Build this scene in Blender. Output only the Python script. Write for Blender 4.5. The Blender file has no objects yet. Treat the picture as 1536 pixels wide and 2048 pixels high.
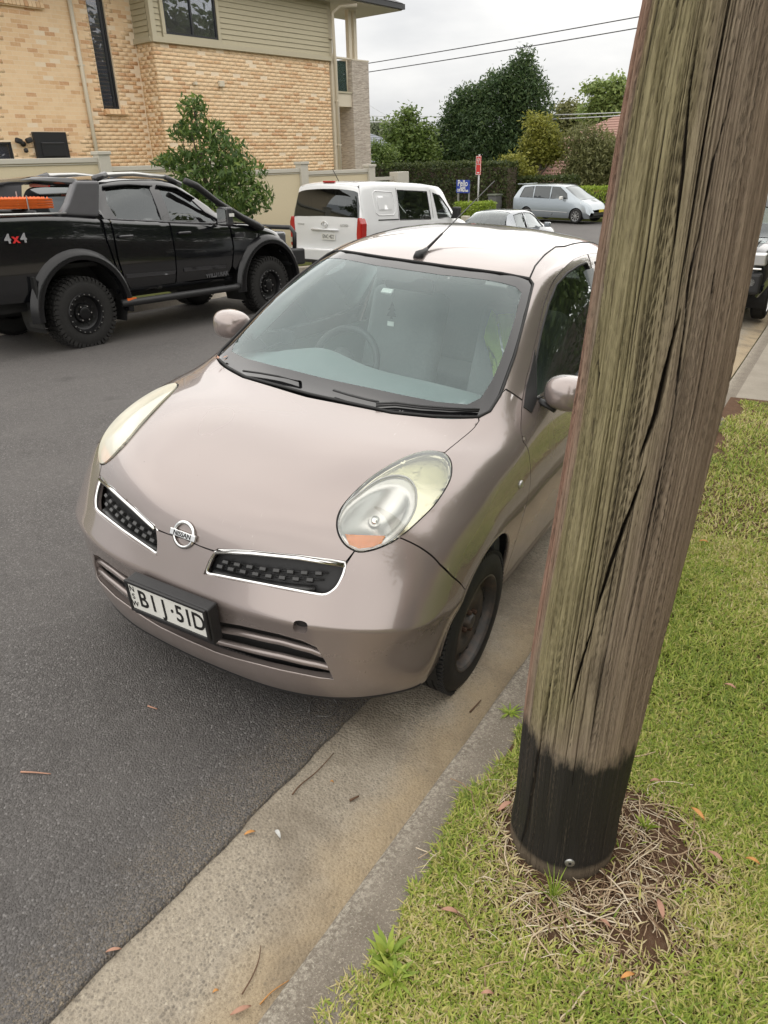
import bpy, bmesh, math, random
import numpy as np
from mathutils import Vector, Matrix
from mathutils.geometry import delaunay_2d_cdt
random.seed(7); rng = np.random.default_rng(11)
scene = bpy.context.scene
COL = scene.collection
R = math.radians

# ---------------------------------------------------------------- camera
FPX, CX, CY = 1427.7, 768.0, 1024.0          # focal length in photo pixels, image centre
CAM = np.array([1.756, -1.377, 1.812])
def cam_axes(yaw, pit, rol):
    f = np.array([math.sin(yaw)*math.cos(pit), math.cos(yaw)*math.cos(pit), -math.sin(pit)])
    r = np.array([math.cos(yaw), -math.sin(yaw), 0.]); u = np.cross(r, f)
    c, s = math.cos(rol), math.sin(rol)
    return c*r+s*u, -s*r+c*u, f
CR, CU, CF = cam_axes(R(-31.926), R(26.394), R(-1.434))
cd = bpy.data.cameras.new('camera'); cam = bpy.data.objects.new('camera', cd); COL.objects.link(cam)
cd.sensor_fit = 'VERTICAL'; cd.sensor_height = 36.0; cd.lens = 36.0*FPX/2048.0
cd.clip_start = 0.05; cd.clip_end = 3000
cam.matrix_world = Matrix(((CR[0], CU[0], -CF[0], CAM[0]), (CR[1], CU[1], -CF[1], CAM[1]), (CR[2], CU[2], -CF[2], CAM[2]), (0, 0, 0, 1)))
scene.camera = cam
def ray(px, py): return CR*((px-CX)/FPX)+CU*((CY-py)/FPX)+CF
def on_plane(px, py, p0, n):
    r = ray(px, py); p0 = np.array(p0, float); n = np.array(n, float)
    return CAM+r*(((p0-CAM)@n)/(r@n))

# ---------------------------------------------------------------- world, sun, exposure
world = bpy.data.worlds.new('World'); scene.world = world; world.use_nodes = True
wt = world.node_tree; wn = wt.nodes; wl = wt.links; wn.clear()
SUN_EL, SUN_AZ = R(78), R(70)       # azimuth measured from +Y towards +X
wo = wn.new('ShaderNodeOutputWorld'); bg = wn.new('ShaderNodeBackground')
sky = wn.new('ShaderNodeTexSky'); sky.sky_type = 'NISHITA'; sky.sun_disc = False
sky.sun_elevation = SUN_EL; sky.sun_rotation = SUN_AZ; sky.dust_density = 3.0
tc = wn.new('ShaderNodeTexCoord'); mp = wn.new('ShaderNodeMapping'); mp.inputs['Scale'].default_value = (1.0, 1.0, 3.2)
nz = wn.new('ShaderNodeTexNoise'); nz.inputs['Scale'].default_value = 1.7; nz.inputs['Detail'].default_value = 7; nz.inputs['Roughness'].default_value = .52
cr = wn.new('ShaderNodeValToRGB')
cr.color_ramp.elements[0].position = .34; cr.color_ramp.elements[0].color = (3.9, 4.0, 4.15, 1)
cr.color_ramp.elements[1].position = .66; cr.color_ramp.elements[1].color = (7.8, 7.65, 7.4, 1)
mx = wn.new('ShaderNodeMix'); mx.data_type = 'RGBA'; mx.inputs['Factor'].default_value = .93
wl.new(tc.outputs['Generated'], mp.inputs['Vector']); wl.new(mp.outputs[0], nz.inputs['Vector']); wl.new(nz.outputs['Fac'], cr.inputs[0])
wl.new(sky.outputs[0], mx.inputs[6]); wl.new(cr.outputs[0], mx.inputs[7]); wl.new(mx.outputs[2], bg.inputs['Color'])
bg.inputs['Strength'].default_value = .1; wl.new(bg.outputs[0], wo.inputs[0])
sl = bpy.data.lights.new('sun', 'SUN'); sl.energy = 2.3; sl.angle = R(168); sl.color = (1.0, .95, .88)
sun = bpy.data.objects.new('sun', sl); COL.objects.link(sun)
sd = Vector((math.sin(SUN_AZ)*math.cos(SUN_EL), math.cos(SUN_AZ)*math.cos(SUN_EL), math.sin(SUN_EL)))
sun.rotation_euler = sd.to_track_quat('Z', 'Y').to_euler()
vs = scene.view_settings; vs.view_transform = 'Standard'; vs.look = 'None'; vs.exposure = .66; vs.gamma = 1
vs.use_curve_mapping = False
scene.cycles.transparent_max_bounces = 16
scene.cycles.max_bounces = 8

# ---------------------------------------------------------------- numpy noise
def _hash(i, j, k, s):
    n = (i*374761393+j*668265263+k*2147483647+s*974711) & 0xffffffff
    n = ((n ^ (n >> 13))*1274126177) & 0xffffffff
    n = ((n ^ (n >> 16))*1103515245) & 0xffffffff
    return ((n ^ (n >> 15)) & 0xffff)/65535.
def vnoise(x, y, z=0., seed=0):
    x, y, z = np.broadcast_arrays(np.asarray(x, float), np.asarray(y, float), np.asarray(z, float))
    xi, yi, zi = np.floor(x).astype(np.int64), np.floor(y).astype(np.int64), np.floor(z).astype(np.int64)
    fx, fy, fz = x-xi, y-yi, z-zi
    fx, fy, fz = fx*fx*(3-2*fx), fy*fy*(3-2*fy), fz*fz*(3-2*fz)
    v = 0
    for a in (0, 1):
        for b in (0, 1):
            for c in (0, 1):
                w = (fx if a else 1-fx)*(fy if b else 1-fy)*(fz if c else 1-fz)
                v = v+w*_hash(xi+a, yi+b, zi+c, seed)
    return v
def fbm(x, y, z=0., o=4, seed=0):
    v, a, t = 0, .5, 0
    for k in range(o):
        v = v+a*vnoise(np.asarray(x)*2**k, np.asarray(y)*2**k, np.asarray(z)*2**k, seed+k); t += a; a *= .5
    return v/t

# ---------------------------------------------------------------- objects
def mesh_obj(name, verts, faces, mat=None, parent=None, smooth=False, mats=None, fmat=None):
    me = bpy.data.meshes.new(name)
    me.from_pydata([tuple(map(float, v)) for v in verts], [], [tuple(map(int, f)) for f in faces])
    for m in (mats or ([mat] if mat else [])): me.materials.append(m)
    if fmat is not None: me.polygons.foreach_set('material_index', np.asarray(fmat, np.int32))
    if smooth: me.polygons.foreach_set('use_smooth', np.ones(len(me.polygons), bool))
    me.update()
    o = bpy.data.objects.new(name, me); COL.objects.link(o)
    if parent is not None: o.parent = parent
    return o
def np_mesh(name, V, tri, mat, parent=None, smooth=False, attr=None, nv=3):
    """fast mesh from numpy arrays; attr: dict name -> per-vertex float"""
    me = bpy.data.meshes.new(name); V = np.ascontiguousarray(V, np.float32); tri = np.ascontiguousarray(tri, np.int32)
    me.vertices.add(len(V)); me.vertices.foreach_set('co', V.ravel())
    me.loops.add(tri.size); me.loops.foreach_set('vertex_index', tri.ravel())
    me.polygons.add(len(tri)); me.polygons.foreach_set('loop_start', np.arange(0, tri.size, nv, dtype=np.int32))
    me.polygons.foreach_set('loop_total', np.full(len(tri), nv, np.int32))
    if smooth: me.polygons.foreach_set('use_smooth', np.ones(len(tri), bool))
    me.materials.append(mat); me.update(calc_edges=True)
    for k, a in (attr or {}).items():
        at = me.attributes.new(k, 'FLOAT', 'POINT'); at.data.foreach_set('value', np.ascontiguousarray(a, np.float32))
    o = bpy.data.objects.new(name, me); COL.objects.link(o)
    if parent is not None: o.parent = parent
    return o
def tag(o, label=None, cat=None, group=None, kind=None):
    if label: o['label'] = label
    if cat: o['category'] = cat
    if group: o['group'] = group
    if kind: o['kind'] = kind
    return o
def thing(name, label, cat, loc=(0, 0, 0), rotz=0., group=None, mat=None):
    o = bpy.data.objects.new(name, None); COL.objects.link(o); o.empty_display_size = .1
    if mat is not None: o.matrix_world = mat
    else: o.location = loc; o.rotation_euler = (0, 0, rotz)
    return tag(o, label, cat, group)
class MB:
    """collects shapes for one mesh"""
    def __init__(s): s.v = []; s.f = []
    def add(s, V, F):
        b = len(s.v); s.v += [tuple(p) for p in V]; s.f += [tuple(i+b for i in f) for f in F]; return s
    def box(s, c, d, ax=None):
        c = np.array(c, float); d = np.array(d, float)/2
        A = np.eye(3) if ax is None else np.array(ax, float)
        V = [c+A[0]*d[0]*x+A[1]*d[1]*y+A[2]*d[2]*z for x in (-1, 1) for y in (-1, 1) for z in (-1, 1)]
        return s.add(V, [(0, 1, 3, 2), (4, 6, 7, 5), (0, 4, 5, 1), (2, 3, 7, 6), (0, 2, 6, 4), (1, 5, 7, 3)])
    def prism(s, poly, o, ex, ey, ez, depth):
        """extrude 2d polygon: o + ex*x + ey*y, thickness along ez"""
        o, ex, ey, ez = (np.array(k, float) for k in (o, ex, ey, ez)); n = len(poly)
        V = [o+ex*x+ey*y for x, y in poly]+[o+ex*x+ey*y+ez*depth for x, y in poly]
        return s.add(V, [tuple(range(n))[::-1], tuple(range(n, 2*n))]+[(i, (i+1) % n, (i+1) % n+n, i+n) for i in range(n)])
    def tube(s, pts, r, n=8, cap=True, flat=None):
        pts = [np.array(p, float) for p in pts]; m = len(pts); rr = [r]*m if np.isscalar(r) else list(r)
        prev = None; V = []
        for i, p in enumerate(pts):
            t = pts[min(i+1, m-1)]-pts[max(i-1, 0)]; t = t/(np.linalg.norm(t)+1e-12)
            if prev is None: a = np.cross(t, [0, 0, 1.]); a = a if np.linalg.norm(a) > 1e-3 else np.cross(t, [1., 0, 0])
            else: a = prev-t*(prev@t)
            a = a/np.linalg.norm(a); b = np.cross(t, a); prev = a
            for k in range(n):
                q = 2*math.pi*k/n
                V.append(p+rr[i]*(a*math.cos(q)+b*math.sin(q)*(flat or 1)))
        F = [(i*n+k, i*n+(k+1) % n, (i+1)*n+(k+1) % n, (i+1)*n+k) for i in range(m-1) for k in range(n)]
        if cap: F += [tuple(range(n))[::-1], tuple(range((m-1)*n, m*n))]
        return s.add(V, F)
    def lathe(s, prof, o, axis, n=32, ref=None):
        """prof: list of (radius, height along axis)"""
        o = np.array(o, float); ax = np.array(axis, float); ax /= np.linalg.norm(ax)
        a = np.cross(ax, ref if ref is not None else ([0, 0, 1.] if abs(ax[2]) < .9 else [1., 0, 0])); a /= np.linalg.norm(a); b = np.cross(ax, a)
        V = [o+ax*h+r*(a*math.cos(2*math.pi*k/n)+b*math.sin(2*math.pi*k/n)) for r, h in prof for k in range(n)]
        F = [(i*n+k, i*n+(k+1) % n, (i+1)*n+(k+1) % n, (i+1)*n+k) for i in range(len(prof)-1) for k in range(n)]
        return s.add(V, F)
    def build(s, name, mat, parent=None, smooth=False): return mesh_obj(name, s.v, s.f, mat, parent, smooth)
def bevel(o, w=.01, seg=2, ang=35):
    m = o.modifiers.new('bevel', 'BEVEL'); m.width = w; m.segments = seg; m.limit_method = 'ANGLE'; m.angle_limit = R(ang)
    return o
def autosmooth(o, ang=40):
    me = o.data; me.polygons.foreach_set('use_smooth', np.ones(len(me.polygons), bool)); me.set_sharp_from_angle(angle=R(ang)); return o
def copy_tree(o, parent=None):
    c = o.copy(); COL.objects.link(c); c.parent = parent
    for ch in list(o.children): copy_tree(ch, c)
    return c

# ---------------------------------------------------------------- materials
MATS = {}
class NT:
    def __init__(s, name):
        s.m = bpy.data.materials.new(name); s.m.use_nodes = True; s.t = s.m.node_tree; s.n = s.t.nodes; s.n.clear()
        s.out = s.n.new('ShaderNodeOutputMaterial'); MATS[name] = s.m
    def node(s, typ, **kw):
        n = s.n.new('ShaderNode'+typ)
        for k, v in kw.items():
            if k[0] == '_': setattr(n, k[1:], v)
        for k, v in kw.items():
            if k[0] != '_':
                key = int(k[1:]) if k[0] == 'i' and k[1:].isdigit() else k.replace('__', ' ')
                if isinstance(v, bpy.types.NodeSocket): s.t.links.new(v, n.inputs[key])
                else: n.inputs[key].default_value = v
        return n
    def coord(s, kind='Object', scale=(1, 1, 1), loc=(0, 0, 0), rot=(0, 0, 0)):
        c = s.node('TexCoord'); m = s.node('Mapping', Vector=c.outputs[kind], Scale=scale, Location=loc, Rotation=rot); return m.outputs[0]
    def noise(s, vec, scale=5, detail=4, rough=.5, dist=0.):
        return s.node('TexNoise', Vector=vec, Scale=scale, Detail=detail, Roughness=rough, Distortion=dist).outputs['Fac']
    def voro(s, vec, scale=5, out='Distance', feature='F1', rnd=1.):
        return s.node('TexVoronoi', _feature=feature, Vector=vec, Scale=scale, Randomness=rnd).outputs[out]
    def ramp(s, fac, stops, interp='LINEAR'):
        n = s.node('ValToRGB', Fac=fac); e = n.color_ramp.elements; n.color_ramp.interpolation = interp
        while len(e) < len(stops): e.new(.5)
        for k, (p, c) in enumerate(stops):
            e[k].position = p; e[k].color = (c, c, c, 1) if np.isscalar(c) else (*c[:3], 1)
        return n.outputs[0]
    def mix(s, f, a, b, mode='MIX'):
        n = s.node('Mix', _data_type='RGBA', _blend_type=mode); L = s.t.links
        for idx, v in ((0, f), (6, a), (7, b)):
            if isinstance(v, bpy.types.NodeSocket): L.new(v, n.inputs[idx])
            elif idx == 0: n.inputs[0].default_value = v
            else: n.inputs[idx].default_value = (v, v, v, 1) if np.isscalar(v) else (*v[:3], 1)
        return n.outputs[2]
    def math(s, op, a, b=0., c=0.):
        n = s.node('Math', _operation=op)
        for i, v in enumerate((a, b, c)):
            if isinstance(v, bpy.types.NodeSocket): s.t.links.new(v, n.inputs[i])
            else: n.inputs[i].default_value = v
        return n.outputs[0]
    def sep(s, vec): return s.node('SeparateXYZ', Vector=vec).outputs
    def attr(s, name): return s.node('Attribute', _attribute_name=name).outputs['Fac']
    def bump(s, h, strength=.3, dist=.01, normal=None):
        n = s.node('Bump', Height=h, Strength=strength, Distance=dist)
        if normal is not None: s.t.links.new(normal, n.inputs['Normal'])
        return n.outputs[0]
    def bsdf(s, color, rough=.5, metal=0., normal=None, spec=.5, coat=0., coat_rough=.05, **kw):
        n = s.node('BsdfPrincipled'); L = s.t.links
        def put(k, v):
            if v is None: return
            if isinstance(v, bpy.types.NodeSocket): L.new(v, n.inputs[k])
            elif k in ('Base Color', 'Emission Color', 'Coat Tint') : n.inputs[k].default_value = (*v[:3], 1)
            else: n.inputs[k].default_value = v
        put('Base Color', color); put('Roughness', rough); put('Metallic', metal); put('Normal', normal)
        put('Specular IOR Level', spec); put('Coat Weight', coat); put('Coat Roughness', coat_rough)
        for k, v in kw.items(): put(k.replace('_', ' '), v)
        s.sh = n; return n.outputs[0]
    def done(s, sh): s.t.links.new(sh, s.out.inputs[0]); return s.m
def simple(name, color, rough=.5, metal=0., bump=0., scale=60., var=.0, spec=.5, coat=0.):
    t = NT(name); co = t.coord(); nrm = None; col = color
    if var: col = t.mix(t.noise(co, scale*.35, 5, .6), tuple(c*(1-var) for c in color), tuple(min(1, c*(1+var)) for c in color))
    if bump: nrm = t.bump(t.noise(co, scale, 5, .6), bump, .004)
    return t.done(t.bsdf(col, rough, metal, nrm, spec, coat))
GALV = simple('galvanised', (.42, .42, .41), .45, .9, .2, 200, .2)
DARKM = simple('dark_hole', (.012, .012, .012), .8)
# ================================================================ ground
def slope(y): return np.interp(y, [-100, 12, 18.5, 60, 1000], [4.03, -.4836, -.9386, -1.424, -1.424])
def prof(x): return np.interp(x, [-60, -8.9, -7.1, -5.8, -2.6, -.85, .50, .985, 60], [-.06, -.06, -.03, -.01, .075, .03, -.083, -.138, -.138])
def road_z(x, y): return slope(y)+prof(x)
KERB_TOP = .055
def verge_z(x, y): return slope(y)+KERB_TOP+.018*np.clip(np.asarray(x, float)-1.0, 0, 12)
# left kerb line as (y, x)
LKY = np.array([-30, 8.3, 9.4, 10.6, 11.6, 17.5, 20.5, 22.5, 24., 25.]); LKX = np.array([-7.62, -7.62, -7.85, -8.55, -9.0, -9.2, -9.4, -10.2, -12., -16.])
def lkx(y): return np.interp(y, LKY, LKX)
def vergeL_z(x, y): return slope(y)+.09+.075*np.clip(lkx(y)-np.asarray(x, float), 0, 5)
def on_ground(px, py, f=road_z):
    r = ray(px, py); z = 0.
    for k in range(12):
        p = CAM+r*((z-CAM[2])/r[2]); z = float(f(p[0], p[1]))
    return p
def sheet(name, xs, ys, f, mat, parent=None, smooth=True, off=0.):
    X, Y = np.meshgrid(np.asarray(xs, float), np.asarray(ys, float)); Z = f(X, Y)+off; n, m = X.shape
    V = np.stack([X, Y, Z], -1).reshape(-1, 3)
    i = (np.arange(n-1)[:, None]*m+np.arange(m-1)[None, :]).ravel()
    return np_mesh(name, V, np.stack([i, i+1, i+m+1, i+m], -1), mat, parent, smooth, nv=4)
def strip(name, rows, mat, parent=None, smooth=True):
    """rows: list of equally long point rows"""
    V = np.array(rows, float); n, m = V.shape[:2]; V = V.reshape(-1, 3)
    i = (np.arange(n-1)[:, None]*m+np.arange(m-1)[None, :]).ravel()
    return np_mesh(name, V, np.stack([i, i+1, i+m+1, i+m], -1), mat, parent, smooth, nv=4)

# ---- materials
t = NT('asphalt'); co = t.coord()
v1 = t.node('TexVoronoi', Vector=co, Scale=165.); v2 = t.voro(co, 380)
cellc = t.node('SeparateColor', Color=v1.outputs['Color']).outputs[0]
base = t.ramp(cellc, [(0, (.054, .050, .047)), (.5, (.090, .084, .080)), (.85, (.132, .124, .119)), (.97, (.18, .17, .164)), (1, (.29, .28, .27))])
big = t.noise(co, 1.3, 5, .6); mid = t.noise(co, 14, 4, .6)
base = t.mix(t.ramp(big, [(.35, 0), (.7, .55)]), base, (.132, .123, .117)); base = t.mix(t.ramp(mid, [(.4, 0), (.75, .3)]), base, (.062, .056, .052))
ex = t.math('ADD', t.sep(co)[0], t.math('MULTIPLY', t.math('SUBTRACT', t.noise(co, 7, 5, .7), .5), .5)); grit = t.math('MULTIPLY', t.ramp(ex, [(.28, 0), (.56, .75)]), t.ramp(t.noise(co, 140, 4, .8), [(.48, 0), (.62, 1)])); grit = t.math('MULTIPLY', grit, t.ramp(t.sep(co)[0], [(.62, 1), (.64, 0)])); base = t.mix(grit, base, (.33, .265, .18))
pol = t.ramp(t.noise(t.coord('Object', (1, .12, 1)), 1.1, 4, .55), [(.42, 0), (.66, .22)]); base = t.mix(pol, base, (.15, .138, .13))
oil = t.ramp(t.noise(t.coord('Object', (1, 1, 1), (7.3, 2.2, 0)), 2.4, 3, .5), [(.62, 0), (.74, .45)]); base = t.mix(oil, base, (.04, .036, .034))
h = t.math('ADD', t.math('MULTIPLY', v1.outputs['Distance'], -1.0), t.math('MULTIPLY', v2, -.35))
ASPH = t.done(t.bsdf(base, .72, 0, t.bump(h, .9, .006), .4))

t = NT('gutter_concrete'); co = t.coord()
vv = t.node('TexVoronoi', Vector=co, Scale=105.); cc = t.node('SeparateColor', Color=vv.outputs['Color']).outputs
vs2 = t.node('TexVoronoi', Vector=co, Scale=48.); c2 = t.node('SeparateColor', Color=vs2.outputs['Color']).outputs
sand = t.mix(t.noise(co, 45, 5, .65), (.25, .215, .165), (.43, .38, .305))
grey = t.ramp(cc[0], [(0, (.06, .055, .05)), (.28, (.13, .118, .10)), (.5, (.22, .195, .16)), (.75, (.38, .33, .25)), (1, (.54, .48, .38))])
fac = t.ramp(t.noise(t.coord('Object', (1, .45, 1)), 3.3, 5, .6), [(.38, .15), (.64, .95)])
stone = t.math('MULTIPLY', t.ramp(vv.outputs['Distance'], [(.34, .8), (.6, 0)]), fac); base = t.mix(stone, sand, grey)
sx = t.sep(co)
dirt = t.ramp(t.math('ADD', sx[0], t.math('MULTIPLY', t.noise(co, 6, 4), .22)), [(.86, 0), (1.0, 1)])
base = t.mix(t.math('MULTIPLY', dirt, .72), base, t.mix(t.noise(co, 20, 5, .7), (.30, .225, .135), (.46, .36, .22)))
spk = t.math('MULTIPLY', t.ramp(c2[1], [(.80, 0), (.84, 1)], 'CONSTANT'), t.ramp(vs2.outputs['Distance'], [(.16, 1), (.26, 0)])); base = t.mix(t.math('MULTIPLY', spk, .4), base, t.mix(c2[0], (.06, .055, .05), (.20, .17, .135)))
gr_ = t.noise(co, 330, 3, .8); base = t.mix(t.ramp(gr_, [(.34, .75), (.46, 0)]), base, (.11, .088, .062)); base = t.mix(t.ramp(gr_, [(.58, 0), (.7, .55)]), base, (.52, .45, .34))
stain = t.ramp(t.noise(t.coord('Object', (1, 1, 1), (3.1, 1.7, 0)), 2.6, 5, .6), [(.48, 0), (.68, .62)]); base = t.mix(stain, base, (.15, .122, .09))
h = t.math('ADD', t.math('MULTIPLY', vv.outputs['Distance'], -1.), t.math('MULTIPLY', t.noise(co, 160, 3), .6))
GUT = t.done(t.bsdf(base, .9, 0, t.bump(h, .55, .006), .25))

t = NT('kerb_concrete'); co = t.coord()
n1 = t.noise(co, 170, 6, .8); n2 = t.noise(co, 9, 5, .6); n3 = t.noise(co, 230, 3, .7)
base = t.mix(n2, (.125, .105, .084), (.27, .235, .19))
base = t.mix(t.ramp(n1, [(.54, 0), (.62, .85)]), base, (.44, .40, .33)); base = t.mix(t.ramp(n3, [(.3, .6), (.42, 0)]), base, (.03, .027, .023))
ed = t.math('MULTIPLY', t.attr('edge'), t.ramp(t.noise(co, 75, 6, .75), [(.46, 0), (.6, .85)])); base = t.mix(ed, base, (.45, .415, .34))
KERB = t.done(t.bsdf(base, .92, 0, t.bump(t.math('ADD', n1, n3), .6, .006), .2))

t = NT('soil'); co = t.coord()
base = t.mix(t.noise(co, 9, 6, .65), (.07, .036, .022), (.19, .115, .072)); base = t.mix(t.ramp(t.noise(co, 60, 4, .7), [(.55, 0), (.75, .8)]), base, (.20, .155, .10))
SOIL = t.done(t.bsdf(base, .95, 0, t.bump(t.noise(co, 70, 6, .7), .9, .02), .15))

t = NT('turf_ground'); co = t.coord()
base = t.mix(t.noise(co, 2.2, 6, .62), (.058, .075, .018), (.155, .165, .05)); base = t.mix(t.ramp(t.noise(co, 40, 4, .7), [(.5, 0), (.75, .7)]), base, (.21, .185, .085))
TURF = t.done(t.bsdf(base, .95, 0, t.bump(t.noise(co, 90, 6, .75), .9, .03), .15))

t = NT('grass_blade'); a = t.attr('rnd'); b = t.attr('tip')
base = t.ramp(a, [(0, (.10, .175, .024)), (.26, (.20, .315, .036)), (.48, (.34, .44, .062)), (.64, (.50, .50, .14)), (.80, (.62, .53, .25)), (1, (.70, .59, .37))])
base = t.mix(t.math('MULTIPLY', b, .35), base, (.46, .45, .13))
sh1 = t.bsdf(base, .5, 0, None, .3); tr = t.node('BsdfTranslucent', Color=base)
GRASS = t.done(t.node('MixShader', i0=.35, i1=sh1, i2=tr.outputs[0]).outputs[0])
t = NT('dry_straw'); a = t.attr('rnd')
base = t.ramp(a, [(0, (.14, .085, .05)), (.35, (.32, .22, .135)), (.7, (.54, .43, .29)), (1, (.68, .60, .46))])
STRAW = t.done(t.bsdf(base, .7, 0, None, .25))
t = NT('driveway_concrete'); co = t.coord()
base = t.mix(t.noise(co, 3, 6, .6), (.20, .175, .14), (.36, .325, .27)); base = t.mix(t.ramp(t.noise(co, 70, 4, .7), [(.55, 0), (.7, .6)]), base, (.13, .115, .095))
DRIVE = t.done(t.bsdf(base, .9, 0, t.bump(t.noise(co, 120, 4), .4, .005), .2))

# ---- base ground to the horizon
ys = np.concatenate([np.linspace(-40, 60, 101), np.linspace(70, 900, 20)]); xs = np.concatenate([np.linspace(-900, -80, 16), np.linspace(-70, 70, 71), np.linspace(80, 900, 16)])
g = sheet('ground', xs, ys, lambda x, y: slope(y)-.16, TURF); tag(g, kind='structure')

# ---- near road: ragged edge where the asphalt laps over the gutter
def asph_edge(y): return .525+.022*(fbm(np.asarray(y)*2.1, .3, 0, 4, 3)-.5)*2+.012*(fbm(np.asarray(y)*9, 7.3, 0, 3, 5)-.5)*2+.02*np.clip(np.asarray(y), -2, 2)
ys = np.concatenate([np.arange(-3, 3, .02), np.arange(3, 24, .25), [24, 25]])
rows = []
for y in ys:
    e = float(asph_edge(y)); l = float(lkx(y))+.02
    x = np.concatenate([np.linspace(l, -2, 22), np.linspace(-1.8, e-.05, 14), [e-.02, e-.006, e, e+.002]])
    z = road_z(x, np.full_like(x, y))+.012; z[-2] -= .004; z[-1] -= .022
    rows.append(np.stack([x, np.full_like(x, y), z], -1))
rd = strip('road', rows, ASPH); tag(rd, kind='structure')
ys = np.concatenate([np.linspace(-40, -3, 12)]); rd2 = sheet('road', np.linspace(-7.6, .5, 20), ys, road_z, ASPH, off=.012); tag(rd2, kind='structure')
# cross street
CSD = np.array([.95, -.32]); CSN = np.array([.32, .95]); CSP = np.array([-8.6, 35.2])
rows = []
for k in np.linspace(-12, 0, 18):
    s = np.linspace(-75, 60, 60); P_ = CSP+CSD*s[:, None]+CSN*k
    rows.append(np.stack([P_[:, 0], P_[:, 1], slope(P_[:, 1])-.03+.002*k], -1))
cs = strip('cross_street', rows, ASPH); tag(cs, kind='structure')

# ---- gutter, kerb, driveway on the right
ys = np.concatenate([np.arange(-3, 6, .05), np.arange(6, 22, .4)])
gx = [.40, .5, .6, .7, .8, .88, .94, .975, .992]
rows = [[(x, y, float(road_z(x, y))+(.004 if x > .95 else 0)+.006*(float(vnoise(x*5, y*3))-.5)) for x in gx] for y in ys]
gu = strip('gutter', rows, GUT); tag(gu, kind='structure')
def drop(y): return float(np.interp(y, [4.7, 5.5, 10.2, 11.0], [0, .105, .105, 0]))
kp = [(-.012, -.135), (-.004, -.045), (.002, -.014), (.010, -.003), (.022, 0), (.08, .002), (.15, .003), (.185, 0), (.186, -.06)]
ys = np.concatenate([np.arange(-3, 5.5, .025), np.arange(5.5, 12, .1), np.arange(12, 22, .5)]); rows = []; ed = []
for y in ys:
    k0 = 1.005+.02*np.clip(y, -2, 3)*.5+.006*(float(fbm(y*3, 1.1, 0, 3, 9))-.5); zt = float(slope(y))+KERB_TOP-drop(y); ch = 1-.7*drop(y)/.105
    for j, (dx, dz) in enumerate(kp):
        pass
    nn = [.008*(float(fbm(y*11, j*.7, 0, 3, 20))-.5) for j in range(len(kp))]
    rows.append([(k0+dx+nn[j]*.7, y, zt+dz*(ch if j < 3 else 1)+nn[j]*.6) for j, (dx, dz) in enumerate(kp)]); ed += [0, .4, 1, 1, .8, 0, 0, 0, 0]
kb = strip('kerb', rows, KERB); at = kb.data.attributes.new('edge', 'FLOAT', 'POINT'); at.data.foreach_set('value', np.array(ed, np.float32)); tag(kb, kind='structure')
dv = sheet('driveway', np.linspace(1.17, 5.5, 14), np.linspace(5.45, 10.3, 14), lambda x, y: slope(y)+KERB_TOP-.1+.022*(x-1.15), DRIVE); tag(dv, kind='structure')
# ---- verge on the right (soil under the grass)
PX0, PY0 = 1.42, .06
def verge_soil(x, y):
    d = np.hypot(np.asarray(x)-PX0, np.asarray(y)-PY0)
    return verge_z(x, y)-.012+.02*(fbm(np.asarray(x)*2.3, np.asarray(y)*2.3, 0, 3, 30)-.5)+.034*np.exp(-(d/.5)**2)
vg = sheet('verge', np.linspace(1.16, 6.5, 90), np.linspace(-2.5, 5.5, 130), verge_soil, SOIL); tag(vg, kind='structure')
# ---- left kerb and verge
ys = np.arange(-8, 25.01, .25); rows = []
for y in ys:
    x = float(lkx(y)); z = float(slope(y)); rows.append([(x+.30, y, z-.045), (x+.02, y, z-.062), (x, y, z-.05), (x-.015, y, z+.06), (x-.035, y, z+.078), (x-.15, y, z+.085), (x-.17, y, z+.03)])
kl = strip('kerb', rows, simple('kerb_lit', (.52, .465, .39), .9, 0, .3, 60, .2)); tag(kl, kind='structure')  # concrete colour lightened, standing in for light on the kerb behind the truck
rows = []
for y in np.arange(-8, 25.1, .5):
    x0 = float(lkx(y))-.15; rows.append([(x0-s, y, float(vergeL_z(x0-s, y))-.01) for s in np.linspace(0, 14, 20)])
vl = strip('verge', rows, TURF); tag(vl, kind='structure')
# far kerb and far verge
rows = []
for s in np.linspace(-75, 60, 60):
    r_ = []
    for k, dz in ((-.03, -.02), (0, .0), (.02, .11), (.05, .13), (.2, .135), (6, .3), (30, .3)):
        q = CSP+CSD*s+CSN*k; r_.append((q[0], q[1], float(slope(q[1]))+dz))
    rows.append(r_)
fv = strip('verge', rows, TURF); tag(fv, kind='structure')

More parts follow.
